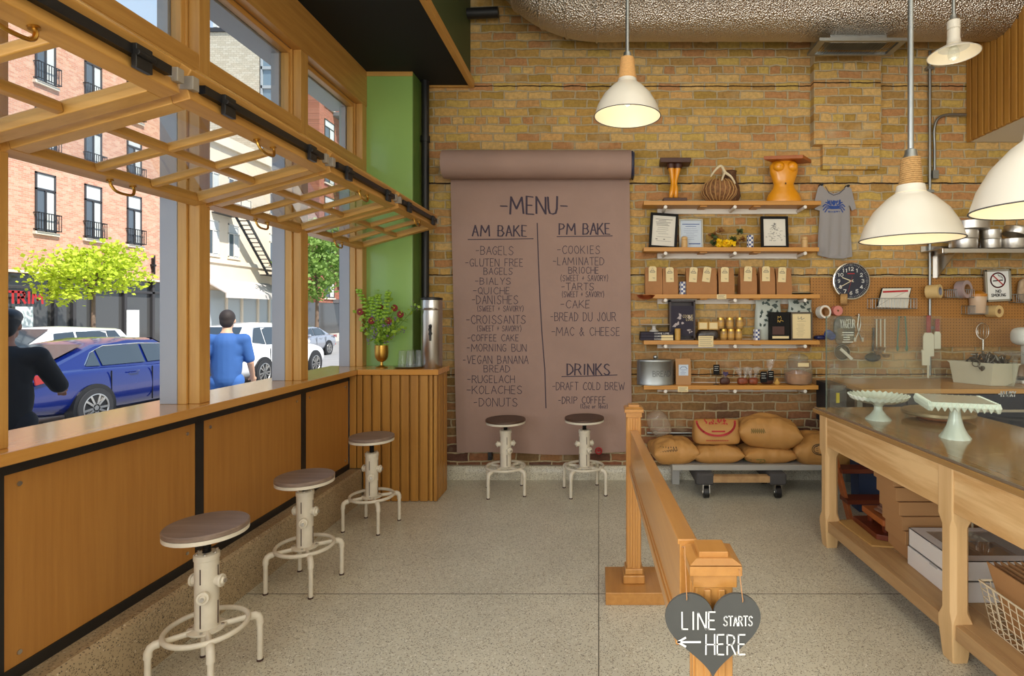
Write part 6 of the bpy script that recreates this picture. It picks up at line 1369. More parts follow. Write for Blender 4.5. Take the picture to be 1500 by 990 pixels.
# cake stands on the table
def cstand(x, yb, Y, label):
    return px(x, Y), Y
y = 3.07; X = px(1286.5, y); e = empty('cake_stand', (X, y, TT), 'round milk glass cake stand with a ruffled rim', 'cake stand')
MB().lathe([(.066, 0), (.064, .008), (.04, .03), (.022, .055), (.021, .075), (.034, .09), (.05, .095)], (X, y, TT), 40, lambda t, r, z: (r * (1 + .03 * math.cos(20 * t)), z)).build('foot', m_milk, e)
MB().lathe([(.045, 0), (.10, .006), (.145, .026), (.155, .044), (.15, .046), (.135, .028), (.095, .014), (0, .012)], (X, y, TT + .093), 120, lambda t, r, z: (r * (1 + (.035 * math.cos(30 * t) if r > .1 else 0)), z + (.005 * math.cos(30 * t) if r > .14 else 0))).build('plate', m_milk, e)
y = 2.62; X = px(1399, y); zp = pz(589, y) - .0
e = empty('cake_stand', (X, y, TT), 'square milk glass cake stand with a sawtooth edge', 'cake stand')
MB().lathe([(.066, 0), (.066, .006), (.05, .028), (.036, .06), (.026, .10), (.022, .14), (.03, .148)], (X, y, TT), 48, lambda t, r, z: (r * (1 + .03 * math.cos(12 * t + z * 60)), z)).build('foot', m_milk, e)
m = MB(); Rq = Matrix.Translation((X, y, TT + .146)) @ Matrix.Rotation(-.32, 4, 'Z'); a = .143
m.box(-a + .004, a - .004, -a + .004, a - .004, .018, .042)
for s_ in range(4):
    Rs = Matrix.Rotation(s_ * PI / 2, 4, 'Z')
    for k in range(11):
        u = -a + (k + .5) * 2 * a / 11; w_ = a / 11; z0, z1, z2 = .0, .023, .044; Pp = [(u, -a, z0), (u + w_, -a - .001, z1), (u, -a, z2), (u - w_, -a - .001, z1)]
        vs = [Rs @ Vector(q) for q in Pp] + [Rs @ Vector((u, -a - .008, z1))] + [Rs @ Vector((q[0], -a + .014, q[2])) for q in Pp]; m.add(vs, [(0, 1, 4), (1, 2, 4), (2, 3, 4), (3, 0, 4), (0, 5, 6, 1), (1, 6, 7, 2), (2, 7, 8, 3), (3, 8, 5, 0)])
m.xform(Rq).build('plate', m_milk, e, smooth=20)
y = 3.10; X = px(1374, y); e = empty('cake_turntable', (X, y, TT), 'low wooden turntable with a metal edged disc behind the milk glass stands', 'turntable')
MB().lathe([(.10, 0), (.11, .006), (.10, .02), (.05, .024)], (X, y, TT), 32).build('base', m_ored, e); MB().lathe([(.05, 0), (.18, .004), (.185, .01), (.183, .024), (.17, .028), (0, .028)], (X, y, TT + .022), 48).build('disc', P('worn_disc', (150, 132, 100), .4, .3, var=.2, vs=20), e)
# ------------------------------------------------------------------ under the table
SH = .168
for k in range(7):
    xo = 1.60 - .012 * k; z = SH + .001 + k * .073; e = empty('cardboard_box', (xo + .17, 2.93, z), '%s flat brown cardboard box counting up the tall stack under the table' % ['lowest', 'second', 'third', 'fourth', 'fifth', 'sixth', 'topmost'][k], 'cardboard box', 'brown boxes stacked under the table')
    MB().box(xo, xo + .36, 2.82 + .008 * k, 3.02 + .008 * k, z, z + .07).build('carton', m_card, e, bevel=.002); MB().box(xo + .002, xo + .358, 2.818 + .008 * k, 2.823 + .008 * k, z + .056, z + .0705).build('lid_flap', m_card, e)
for k in range(2):
    z = SH + .001 + k * .093; x0, x1, y0_, y1_ = 1.575 + .006 * k, 2.02, 2.405, 2.785; e = empty('cake_box', ((x0 + x1) / 2, 2.6, z), '%s white cake box of the pair under the table' % ('closed lower' if k == 0 else 'upper, windowed'), 'cake box', 'white cake boxes under the table')
    if k == 0: MB().box(x0, x1, y0_, y1_, z, z + .09).build('carton', m_wbox, e, bevel=.002)
    else:
        m = MB(); zt = z + .09
        for b_ in ((x0, x1, y0_, y0_ + .004, z, zt), (x0, x1, y1_ - .004, y1_, z, zt), (x0, x0 + .004, y0_, y1_, z, zt), (x1 - .004, x1, y0_, y1_, z, zt), (x0, x1, y0_, y1_, z, z + .004), (x0, x1, y0_, y0_ + .06, zt - .003, zt), (x0, x1, y1_ - .06, y1_, zt - .003, zt), (x0, x0 + .06, y0_ + .06, y1_ - .06, zt - .003, zt), (x1 - .06, x1, y0_ + .06, y1_ - .06, zt - .003, zt)): m.box(*b_)
        m.build('carton', m_wbox, e); MB().box(x0 + .055, x1 - .055, y0_ + .055, y1_ - .055, zt + .0002, zt + .0012).build('film_window', glass('film', (.9, .88, .84), 1.5, .1), e); MB().box(x0 + .01, x1 - .01, y0_ + .01, y1_ - .01, z + .005, z + .02).build('cake_board', m_card, e)
    MB().box(x0 - .001, x0 + .002, 2.54, 2.60, z + .083, z + .0895).build('tuck_tab', P('tab_grey', (190, 190, 192), .6), e)  # tuck tab in a grey slightly darker than the carton
m = MB().box(2.045, 2.058, 2.36, 2.98, SH + .001, SH + .29); m.thing('white_board', m_wbox, 'tall white board standing behind the cake boxes under the table', 'board')
# wire basket of cardboard sheets
wx0, wx1, wy0, wy1, wz0, wz1 = 1.585, 1.95, 1.72, 2.20, SH + .004, .355
e = empty('wire_bin', ((wx0 + wx1) / 2, (wy0 + wy1) / 2, SH), 'cream wire basket holding folded cardboard under the table', 'wire basket')
m = MB()
def rp(z, k): return [Vector((wx0 - k, wy0 - k, z)), Vector((wx1 + k, wy0 - k, z)), Vector((wx1 + k, wy1 + k, z)), Vector((wx0 - k, wy1 + k, z))]
m.tube(rp(wz1, .03), .0048, 8, closed=True)
for k in range(6): f_ = k / 6; m.tube(rp(wz0 + (wz1 - wz0) * f_, .03 * f_), .0022, 5, closed=True)
for i in range(15):
    yy = wy0 + (wy1 - wy0) * i / 14
    for s_, xx in ((-1, wx0), (1, wx1)): m.tube([(xx + s_ * .03, wy0 - .03 + (wy1 - wy0 + .06) * i / 14, wz1), (xx, yy, wz0)], .002, 5)
    m.tube([(wx0, yy, wz0), (wx1, yy, wz0)], .002, 5)
for i in range(11):
    xx = wx0 + (wx1 - wx0) * i / 10
    for s_, yy in ((-1, wy0), (1, wy1)): m.tube([(wx0 - .03 + (wx1 - wx0 + .06) * i / 10, yy + s_ * .03, wz1), (xx, yy, wz0)], .002, 5)
m.build('wire_frame', m_wire, e)
for k in range(11):
    xx = wx0 + .02 + k * .028; m = MB(); b0 = Vector((xx, wy0 + .04, wz0 + .006)); tlt = .10
    m.prism([(wy0 + .05, wz0 + .008), (wy1 - .03, wz0 + .008), (wy1 + .03, wz0 + .26), (wy0 - .0, wz0 + .26)], lambda u, v_: (xx - (v_ - wz0) * .20 + .03, u, v_), (.006, 0, 0))
    m.thing('cardboard_sheet', m_card if k != 1 else m_cardd, 'folded brown cardboard sheet standing in the cream wire basket', 'cardboard sheet', 'folded cardboard in the wire basket')
# boards and step stools on the shelf
tag(MB().prism([(1.49, 2.98), (1.60, 2.96), (1.92, 3.20), (1.60, 3.35), (1.46, 3.33)], lambda u, v_: (u, v_, SH + .001), (0, 0, .010)).build('plywood_board', wood('ply_board', (176, 134, 74), (200, 160, 98), 'Y', 14, .1, .5), bevel=.002), 'thin plywood board lying flat on the low shelf', 'board')
tag(MB().prism([(1.55, 3.05), (1.60, 3.02), (1.98, 3.10), (1.98, 3.34), (1.55, 3.33)], lambda u, v_: (u, v_, SH + .012), (0, 0, .03)).build('red_board', m_red, bevel=.003), 'dark red wooden board on top of the plywood board', 'board')
e = empty('block_stool', (1.75, 3.15, SH + .043), 'thick orange wooden block on small feet under the folded napkins', 'wooden stand'); MB().prism([(1.585, 3.05), (1.62, 3.03), (1.94, 3.06), (1.94, 3.29), (1.585, 3.29)], lambda u, v_: (u, v_, SH + .085), (0, 0, .035)).build('top', m_ored, e, bevel=.003)
m = MB()
for a, b_ in ((1.62, 3.08), (1.88, 3.09), (1.62, 3.25), (1.9, 3.25)): m.cyl((a, b_, SH + .043), (a, b_, SH + .086), .018, .022, 14)
m.build('feet', m_red, e)
m = MB()
for k in range(4): m.pillow((1.73 + .01 * k, 3.15, SH + .128 + k * .015), (.22 - .012 * k, .17, .018), .3, .2 + .05 * k, k, .03, 24, 10)
m.thing('folded_napkins', P('napkin_brown', (150, 112, 92), .8, var=.15, vs=20), 'stack of folded brown napkins on the wooden block', 'napkins')
sl_ = empty('step_ladder', (1.95, 3.75, 0), 'small dark red wooden step ladder standing behind the table', 'step ladder')
for xx in (1.67, 2.25):
    MB().bar((xx, 3.58, 0), (xx - .05 if xx < 2 else xx, 3.86, .62), .06, .022, (1, 0, 0)).build('side_rail', m_ored, sl_, bevel=.003); MB().bar((xx, 3.91, 0), (xx, 3.87, .62), .04, .022, (1, 0, 0)).build('rear_leg', m_ored, sl_, bevel=.003)
for k, (z, yy) in enumerate(((.18, 3.66), (.36, 3.74), (.55, 3.83))): MB().box(1.64, 2.25, yy - .06, yy + .06, z, z + .03).build('tread', m_red, sl_, bevel=.003)
for k, x in enumerate((1.72, 1.92)): 
    e = empty('storage_bin', (x + .1, 4.0, .0), 'dark blue plastic bin on the floor behind the table, ' + ('left' if k == 0 else 'right'), 'bin', 'blue bins behind the table'); x_ = 2.02 + k * .34; e.location = (x_, 4.02, 0)
    MB().loft([[Vector((x_ - a, 4.02 - .065, z_)), Vector((x_ + a, 4.02 - .065, z_)), Vector((x_ + a, 4.02 + .065, z_)), Vector((x_ - a, 4.02 + .065, z_))] for z_, a in ((0, .13), (.56, .15), (.57, .155), (.59, .155))]).build('body', m_bluebin, e, bevel=.004)
MB().box(px(1258.5, 4.04) - .02, px(1258.5, 4.04) + .02, 4.03, 4.07, 0, .80).thing('steel_upright', m_galv, 'grey steel upright post between the blue bins', 'post')
# ------------------------------------------------------------------ flour sacks on a dolly shelf
pl = empty('sack_platform', (1.0, 4.48, .13), 'long grey shelf carrying the flour sacks', 'platform'); PZ = .245
MB().box(px(985, 4.30), px(1215, 4.30), 4.30, 4.70, PZ - .042, PZ).build('deck', m_gshelf, pl, bevel=.003)
m = MB()
for xx in (px(990, 4.6), px(1212, 4.6)): m.box(xx - .03, xx + .03, 4.6, 4.66, 0, PZ - .042)
m.build('rear_leg', m_gshelf, pl)
dl = empty('furniture_dolly', (1.0, 4.4, 0), 'wooden furniture dolly with grey carpeted ends under the sack shelf', 'dolly')
for xc in (px(1031, 4.30), px(1136, 4.3)):
    MB().box(xc - .07, xc + .07, 4.235, 4.66, .105, .198).build('carpeted_runner', m_dgrey, dl, bevel=.02, seg=3)
for yy in (4.27, 4.60): MB().box(px(1040, 4.28), px(1130, 4.28), yy - .03, yy + .03, .125, .175).build('cross_bar', m_pined, dl, bevel=.002)
for xc in (px(1034, 4.27), px(1139, 4.27)):
    for yy in (4.27, 4.62):
        c = MB(); c.cyl((xc - .02, yy, .045), (xc + .02, yy, .045), .045, n=24); c = c.build('caster', m_blackp, dl); m = MB(); m.box(xc - .028, xc - .022, yy - .02, yy + .02, .04, .106); m.box(xc + .022, xc + .028, yy - .02, yy + .02, .04, .106); m.cyl((xc - .03, yy, .045), (xc + .03, yy, .045), .015, n=12); m.build('fork', m_chrome, c)
SK = {}
def sack(x, z0, dims, rot, seed, label, Y=4.48, e_=.42, tilt=0, text=None, arc=False, mat=None):
    c = Vector((px(x, Y), Y, z0 + dims[2] / 2)); e = empty('flour_sack', (c.x, Y, z0), label, 'sack', 'brown paper flour sacks'); SK[e.name] = MB().sack(c, dims, rot, seed, tilt); SK[e.name].build('sack_body', mat or m_sack, e, smooth=80, weld=True)
    return e, c
sack(985, PZ - .005, (.37, .36, .19), .1, 1, 'plump brown flour sack at the left end of the grey shelf', 4.46)
sack(1047, PZ - .004, (.42, .34, .145), 0, 2, 'flat brown flour sack lying under the upright red printed sack', 4.47)
sack(1121, PZ - .004, (.44, .34, .135), .05, 3, 'flat brown flour sack printed in green lying under a plump sack', 4.47)
sack(1202, PZ - .022, (.52, .42, .245), -.08, 7, 'broad brown flour sack with a round emblem beside the table leg', 4.47)
sack(1124, PZ + .122, (.50, .36, .235), -.12, 5, 'plump brown flour sack tilted on top of the right pile', 4.46, .45, .07)
y = 4.47; X = px(1048.5, y); z0 = PZ + .135; hz = pz(613, y) - z0; e = empty('flour_sack', (X, y, z0), 'upright square brown flour sack with a red printed arc', 'sack', 'brown paper flour sacks')
def ub(z, a, b_): return [Vector((X + a * u, y + b_ * v_, z)) for u, v_ in ((-1, -.8), (-.8, -1), (-.3, -1.05), (.3, -1.05), (.8, -1), (1, -.8), (1, .8), (.8, 1), (-.8, 1), (-1, .8))]
m = MB().loft([ub(z0, .17, .09), ub(z0 + .02, .19, .105), ub(z0 + hz * .35, .193, .11), ub(z0 + hz * .75, .187, .08), ub(z0 + hz * .93, .183, .035), ub(z0 + hz, .18, .018)]); ob = m.build('sack_body', m_sack, e, smooth=50)
sb = ob.modifiers.new('sub', 'SUBSURF'); sb.levels = 2; sb.render_levels = 2
def fy(z): t_ = (z - z0) / hz; return y - (.112 if t_ < .45 else .112 - (t_ - .45) / .5 * .075) - .006
p_ = lambda u, v_: (u, fy(v_), v_)
m = MB(); stroke(m, [(X + .155 * math.cos(a) - .01, z0 + hz * .93 + .10 * math.sin(a)) for a in [PI + PI * k / 20 for k in range(21)]], p_, .008); r = random.Random(3)
for k in range(26): u = r.uniform(-.1, .08); v_ = z0 + hz * r.uniform(.78, .95); stroke(m, [(X + u, v_), (X + u + r.uniform(-.02, .02), v_ + r.uniform(-.015, .015))], p_, .005)
stroke(m, [(X - .05, z0 + hz * .58), (X + .05, z0 + hz * .58)], p_, .005); [stroke(m, [(X - .10 + k * .015, z0 + hz * .21), (X - .095 + k * .015, z0 + hz * .25), (X - .09 + k * .015, z0 + hz * .22)], p_, .002) for k in range(12)]; m.build('red_print', m_redp, e, smooth=0)
def stext(text, x0, x1, yt, yb, mat, lab, name, hw=.003):
    Y = 4.33; o = [q for q in SC.objects if q.name.startswith('flour_sack') and lab in q['label']][0]; m = MB()
    write(m, text, px(x0, Y), px(x1, Y), pz(yb, Y), pz(yt, Y), onto(SK[o.name]), hw, .02); return m.build(name, mat, o, smooth=0)
m_gink = P('green_ink', (96, 110, 58), .8); m_oink = P('olive_ink', (120, 100, 50), .8); m_dki = P('dark_sack_ink', (84, 66, 44), .8)
stext('UNITED', 1094, 1120, 672, 678, m_gink, 'printed in green', 'green_print')
m = MB(); o = [q for q in SC.objects if q.name.startswith('flour_sack') and 'round emblem' in q['label']][0]; fn = onto(SK[o.name]); Y = 4.36
for r_ in (14, 11.5): stroke(m, [(px(1198 + r_ * math.cos(a * PI / 14), Y), pz(655 + r_ * .55 * math.sin(a * PI / 14), Y)) for a in range(29)], fn, .003)
for k in range(4): stroke(m, [(px(1190, Y), pz(651 + k * 2.6, Y)), (px(1206, Y), pz(650.5 + k * 2.6, Y))], fn, .0022)
m.build('round_emblem', m_dki, o, smooth=0)
for (lab, x0, x1, yy, mt) in (('left end', 966, 992, 655, m_dki), ('tilted on top', 1098, 1118, 629, m_oink), ('tilted on top', 1110, 1138, 660, m_oink)):
    o = [q for q in SC.objects if q.name.startswith('flour_sack') and lab in q['label']][0]; fn = onto(SK[o.name]); m = MB(); Y = 4.36
    for k in range(7):
        xa = x0 + (x1 - x0) * k / 7; stroke(m, [(px(xa, Y), pz(yy + 3, Y)), (px(xa + .5, Y), pz(yy - 3, Y)), (px(xa + 2.2, Y), pz(yy + 2, Y))], fn, .003)
    m.build('faded_print', mt, o, smooth=0)
m = MB().pillow((px(965, 4.52), 4.52, PZ + .285), (.17, .13, .22), .6, .2, 11, .12, 30, 18, -.5); e = m.thing('bread_bag', glass('clear_bag', (.92, .9, .86), 1.5, .22, (.62, .52, .42)), 'crumpled clear plastic bag lying on the left flour sack', 'bag')
# ------------------------------------------------------------------ the street outside
ZS, ZW = -.62, -.32
m_asph = P('asphalt', (150, 148, 146), .9, var=.06, vs=2); m_side = P('sidewalk_concrete', (196, 190, 180), .9, var=.05, vs=2)
MB().box(-60, -8.2, -20, 110, ZS - .2, ZS).struct('ground_street', m_asph)
MB().box(-8.2, -2.3, -20, 110, ZS - .2, ZW).struct('ground_sidewalk', m_side)
MB().box(-22.2, -18.6, -20, 110, ZS - .05, ZW).struct('ground_far_sidewalk', m_side)
m_rb = bricks('street_brick', [(226, 170, 142), (220, 160, 132), (230, 180, 152), (214, 152, 126)], (222, 196, 176), .22, .08, .009, 'YZ', header=0, distort=.003, bump=.2)
m_rb2 = bricks('red_street_brick', [(186, 112, 90), (172, 102, 84), (196, 124, 102)], (160, 130, 116), .22, .08, .009, 'YZ', header=0, distort=.003, bump=.2)
m_wb = bricks('white_street_brick', [(226, 214, 192), (218, 206, 184), (232, 222, 202)], (206, 194, 174), .4, .16, .015, 'XZ', header=0, distort=.003, bump=.2)
m_cream2 = P('cream_stucco', (232, 214, 190), .85, var=.03, vs=1); m_trimc = P('limestone', (226, 214, 196), .8)
m_dk = P('shopfront_dark', (60, 58, 60), .5); m_wing = P('window_dark_glass', (88, 98, 108), .08, spec=.8); m_curt = P('window_blind', (206, 208, 206), .7); m_shopg = P('shop_glass', (74, 74, 74), .1, spec=.7)
FX = -22.0
bl_ = empty('apartment_building', (FX - 4, 20, ZW), 'sunlit orange brick apartment building across the street', 'building')
w = MB(); w.box(FX - 8, FX, 6, 29.6, 2.95, 14.4); w.box(FX - 8, FX - .9, 6, 29.6, ZW, 2.95); w.box(FX - .9, FX, 6, 6.8, ZW, 2.95); w.box(FX - .9, FX, 28.9, 29.6, ZW, 2.95); w.build('brick_wall', m_rb, bl_)
MB().box(FX - 8, FX + .12, 5.9, 29.7, 14.4, 14.7).build('parapet', m_trimc, bl_); MB().box(FX - .05, FX + .05, 6, 29.6, 2.95, 3.05).build('lintel_course', m_trimc, bl_)
def win(parent, yc, zb, w_, h, fx=FX, rail=True, white=False):
    fr = m_white if white else m_dk
    m = MB(); t = .06; y0, y1 = yc - w_ / 2, yc + w_ / 2
    for b_ in ((y0, y0 + t, zb, zb + h), (y1 - t, y1, zb, zb + h), (y0, y1, zb, zb + t), (y0, y1, zb + h - t, zb + h), (y0, y1, zb + h * .70, zb + h * .70 + t), (yc - t / 2, yc + t / 2, zb, zb + h * .7)): m.box(fx - .04, fx + .05, *b_)
    f = m.build('window', fr, parent); MB().box(fx - .02, fx + .012, y0 + .02, y1 - .02, zb + .02, zb + h - .02).build('pane', m_wing, f); MB().box(fx + .012, fx + .016, yc + .02, y1 - t, zb + .1, zb + h * .69).build('curtain', m_curt, f)
    MB().box(fx + .012, fx + .016, y0 + t, y1 - t, zb + h * .74, zb + h - t).build('blind', m_curt, f)
    MB().box(fx - .02, fx + .12, y0 - .08, y1 + .08, zb - .12, zb).build('sill', m_trimc, f)
    if rail:
        m = MB()
        for z in (zb + .06, zb + h * .30): m.box(fx + .20, fx + .23, y0 - .06, y1 + .06, z, z + .035)
        for s_ in (y0 - .06, y1 + .03): m.box(fx, fx + .23, s_, s_ + .03, zb + h * .30, zb + h * .30 + .035); m.box(fx, fx + .23, s_, s_ + .03, zb + .06, zb + .095)
        k = 9
        for i in range(k + 1): yy = y0 - .05 + (w_ + .1) * i / k; m.box(fx + .205, fx + .222, yy - .01, yy + .01, zb + .06, zb + h * .30)
        m.build('balcony_railing', m_black, f)
for row in range(3):
    for yc in (15.4, 17.5, 19.6, 21.7, 23.75, 25.85, 27.95): win(bl_, yc, 4.62 + row * 2.95, .80, 2.33)
sf = MB().box(FX - .89, FX - .3, 6.8, 28.9, ZW, 2.95).build('shopfront_glass', m_shopg, bl_)
m = MB()
for yy in (8.5, 11, 13.5, 16, 18.4, 20.2, 22.3, 23.1, 24.0, 25.6, 27.2): m.box(FX - .30, FX - .16, yy - .07, yy + .07, ZW, 2.95)
m.box(FX - .3, FX - .16, 6.8, 28.9, 2.35, 2.45); m.box(FX - .3, FX - .1, 6.8, 28.9, ZW, ZW + .3); m.build('shopfront_mullions', m_dk, bl_)
def street_text(text, y0, y1, z0, z1, fx, mat, hw):
    m = MB(); write(m, text, y0, y1, z0, z1, lambda u, v_: (fx, u, v_), hw, 0); return m
gx = FX - .12
e = empty('shop_sign', (gx, 20.95, 1.75), 'red lettered TRIM sign in the shopfront window across the street', 'sign'); street_text('TRIM', 20.50, 21.72, 1.80, 2.22, gx, m_redp, .045).build('red_letters', m_redp, e, smooth=0)
MB().box(gx - .02, gx, 20.72, 21.36, .55, 1.66).thing('white_poster', P('poster', (214, 226, 228), .6), 'pale poster in the shopfront window under the red sign', 'poster')
MB().box(gx - .02, gx, 25.6, 26.3, .2, 1.55).thing('white_poster', P('poster2', (206, 208, 208), .6), 'white poster in the right shopfront window behind the street tree', 'poster')
for k, yc in enumerate((20.05, 24.4, 26.9)):
    m = MB(); m.box(FX, FX + .10, yc - .05, yc + .05, 3.4, 4.1); m.cyl((FX + .12, yc, 3.3), (FX + .12, yc, 4.25), .035, n=10); m.box(FX, FX + .12, yc - .12, yc + .12, 3.7, 3.8); m.thing('wall_lamp', m_black, 'black wall lamp on the orange brick, ' + ['left of the tree', 'above the tree', 'right of the tree'][k], 'lamp', 'wall lamps on the brick building')
# cream building with fire escape and awning
cb = empty('cream_building', (FX - 4, 35, ZW), 'cream building with awning and fire escape across the street', 'building')
MB().box(FX - 8, FX - .2, 29.8, 40.5, ZW, 11.5).build('wall', m_cream2, cb); MB().box(FX - .25, FX + .05, 29.8, 40.5, 11.2, 11.8).build('cornice', m_trimc, cb); MB().box(FX - .25, FX - .1, 29.8, 40.5, 4.30, 4.55).build('belt_course', m_trimc, cb)
for row in range(2):
    for yc in (31.4, 33.2, 37.3): win(cb, yc, 4.75 + row * 3.3, 1.0, 2.0, FX - .2, False, True)
MB().box(FX - .25, FX - .12, 30.5, 39.5, ZW, 2.7).build('shopfront_glass', P('pale_shop_glass', (170, 178, 180), .15, spec=.7), cb)  # white reflection is put into the pale pane colour
m = MB()
for yy in (30.5, 32.4, 33.8, 35.4, 36.6, 38.2, 39.5): m.box(FX - .14, FX - .04, yy - .08, yy + .08, ZW, 2.7)
m.box(FX - .14, FX - .02, 30.5, 39.5, ZW, .2); m.build('shopfront_mullions', m_trimc, cb)
m = MB().prism([(FX - .195, 3.35), (FX + 1.15, 2.55), (FX + 1.15, 2.25), (FX + 1.10, 2.25), (FX + 1.10, 2.5), (FX - .195, 3.25)], lambda u, v_: (u, 30.6, v_), (0, 6.2, 0)); m.thing('shop_awning', P('awning_grey', (206, 200, 196), .8), 'sloping pale awning over the cream shopfront across the street', 'awning')
fe = empty('fire_escape', (FX + .4, 34.3, 3.6), 'black iron fire escape stair on the cream building', 'fire escape')
m = MB(); A = Vector((FX + .5, 32.8, 7.2)); B = Vector((FX + .5, 36.0, 3.9))
for s_ in (-.3, .3): m.bar(A + Vector((s_, 0, 0)), B + Vector((s_, 0, 0)), .06, .16)
for k in range(1, 14): q = A + (B - A) * k / 14; m.box(q.x - .3, q.x + .3, q.y - .09, q.y + .09, q.z - .02, q.z + .02)
m.build('stair', m_dk, fe); m = MB(); m.box(FX - .2, FX + 1.0, 31.3, 33.0, 7.15, 7.22); m.box(FX - .2, FX + 1.0, 35.8, 38.0, 3.86, 3.92)
for yy in (31.3, 32.1, 33.0): m.box(FX + .97, FX + 1.0, yy - .02, yy + .02, 7.2, 8.1)
for yy in (35.8, 36.9, 38.0): m.box(FX + .97, FX + 1.0, yy - .02, yy + .02, 3.9, 4.8)
for z in (7.7, 8.1): m.box(FX + .97, FX + 1.0, 31.3, 33.0, z, z + .03)
for z in (4.4, 4.8): m.box(FX + .97, FX + 1.0, 35.8, 38.0, z, z + .03)
m.build('landing', m_dk, fe)
# white brick tower block facing up the street
wt = empty('white_brick_block', (-35, 41.7, ZW), 'tall white brick building with antennas seen through the upper window panes', 'building')
MB().box(-46, -25.3, 40.7, 42.8, ZW, 22.3).build('brick_wall', m_wb, wt); m = MB().box(-46.1, -25.25, 40.6, 42.9, 22.3, 22.6); m.build('coping', m_dk, wt)
gt = empty('glass_tower', (-24.6, 42, ZW), 'grey glazed tower beside the tall white brick building', 'building')
MB().box(-25.2, -23.9, 40.8, 42.6, ZW, 21.8).build('glass_wall', P('tower_glass', (126, 146, 160), .12, spec=.8), gt); m = MB()
for k in range(14): m.box(-25.22, -23.85, 40.68, 40.8, 2.5 + k * 1.42, 2.72 + k * 1.42)
for x in (-25.2, -24.0): m.box(x, x + .12, 40.68, 40.8, ZW, 21.8)
m.build('floor_bands', P('tower_band', (176, 182, 186), .5), gt)
for k, x in enumerate((-29.15, -28.3)): m = MB(); m.box(x - .16, x + .16, 41.5, 41.75, 23.1, 24.9); m.cyl((x, 41.8, 22.6), (x, 41.8, 24.6), .06, n=8); m.bar((x, 41.8, 22.9), (x + .5, 42.2, 22.6), .05, .05); m.thing('roof_antenna', m_wht, 'white cellular antenna panel on the white brick roof, ' + ('left' if k == 0 else 'right'), 'antenna')
m = MB()
for k in range(5): m.bar((-27.6 + k * .3, 41.7, 22.6), (-27.4 + k * .2, 41.7, 23.9), .06, .06); m.cyl((-27.5 + k * .25, 41.7, 23.2 + .1 * k), (-27.5 + k * .25, 41.7, 23.6 + .1 * k), .12, n=8)
m.thing('antenna_mast', m_galv, 'cluster of small aerials on the white brick roof', 'antenna')
rb = empty('red_brick_block', (FX - 4, 47, ZW), 'red brick block with grey balconies at the end of the street', 'building')
MB().box(FX - 7, FX, 43, 60, ZW, 25.0).build('brick_wall', m_rb2, rb)
for row in range(6):
    for yc in (44.6, 50.5): win(rb, yc, 2.6 + row * 3.1, 1.6, 2.0, FX, False)
    m = MB(); m.box(FX, FX + 1.5, 45.2, 48.5, 2.2 + row * 3.1, 2.5 + row * 3.1)
    for k in range(12): m.box(FX + 1.45, FX + 1.5, 45.2 + k * .3 - .015, 45.2 + k * .3 + .015, 2.5 + row * 3.1, 3.5 + row * 3.1)
    m.box(FX + 1.44, FX + 1.5, 45.2, 48.5, 3.45 + row * 3.1, 3.52 + row * 3.1); m.build('balcony', P('balcony_grey', (120, 120, 124), .6), rb)
MB().box(FX - .05, FX + .05, 41.2, 57.5, ZW, 2.2).build('shopfront_glass', m_shopg, rb)
# trees
def tree(name, x, y, zc, rx, ry, rz, ncl, leafcol, label, seed, trunkr=.09, ls=.16, per=26):
    e = empty(name, (x, y, ZW), label, 'tree'); r = random.Random(seed); m = MB(); t = MB()
    t.tube(curve_pts([(x, y, ZW), (x + .04, y - .03, (zc + ZW) * .4), (x - .03, y + .05, zc - rz * .5), (x, y, zc + rz * .5)], 6), [trunkr * (1 - .7 * i / 18) for i in range(19)], 10)
    for k in range(ncl):
        while True:
            q = Vector((r.uniform(-1, 1), r.uniform(-1, 1), r.uniform(-1, 1)))
            if q.length < 1: break
        c = Vector((x + q.x * rx, y + q.y * ry, zc + q.z * rz + .25 * rz * math.sin(q.y * 4)))
        if k % 4 == 0: t.tube([(x, y, zc - rz * .5), ((x + c.x) / 2, (y + c.y) / 2, (zc - rz * .3 + c.z) / 2 + .1), c], [.035, .02, .008], 6)
        for j in range(per): leafq(m, c + Vector((r.gauss(0, .24), r.gauss(0, .24), r.gauss(0, .14))), ls * r.uniform(.7, 1.3), r)
    t.build('trunk', P('bark', (120, 100, 84), .9), e); o = m.build('foliage', leafcol, e, smooth=0); o['kind'] = 'stuff'
def leafmat(name, c):
    m, nt, b = newmat(name); b.inputs['Base Color'].default_value = lin(c) + (1,); b.inputs['Roughness'].default_value = .6
    tr = nd(nt, 'ShaderNodeBsdfTranslucent'); tr.inputs[0].default_value = lin(c) + (1,); mx = nd(nt, 'ShaderNodeMixShader'); mx.inputs[0].default_value = .35
    nt.links.new(b.outputs[0], mx.inputs[1]); nt.links.new(tr.outputs[0], mx.inputs[2]); nt.links.new(mx.outputs[0], nt.nodes['Material Output'].inputs[0]); return m
tree('street_tree', -19.4, 20.95, 2.95, 1.4, 1.9, .95, 135, leafmat('lime_foliage', (196, 214, 60)), 'small lime green street tree in front of the orange brick building', 3)
tree('street_tree', -18.9, 36.6, 5.0, 1.7, 3.4, 2.4, 170, leafmat('green_foliage', (132, 164, 78)), 'leafy green street tree at the far end of the street', 4, .14, .26)
tree('street_tree', -18.6, 50.0, 5.5, 1.7, 4.4, 2.8, 130, leafmat('dark_foliage', (96, 126, 66)), 'darker tree behind the leafy green tree down the street', 6, .14, .36)
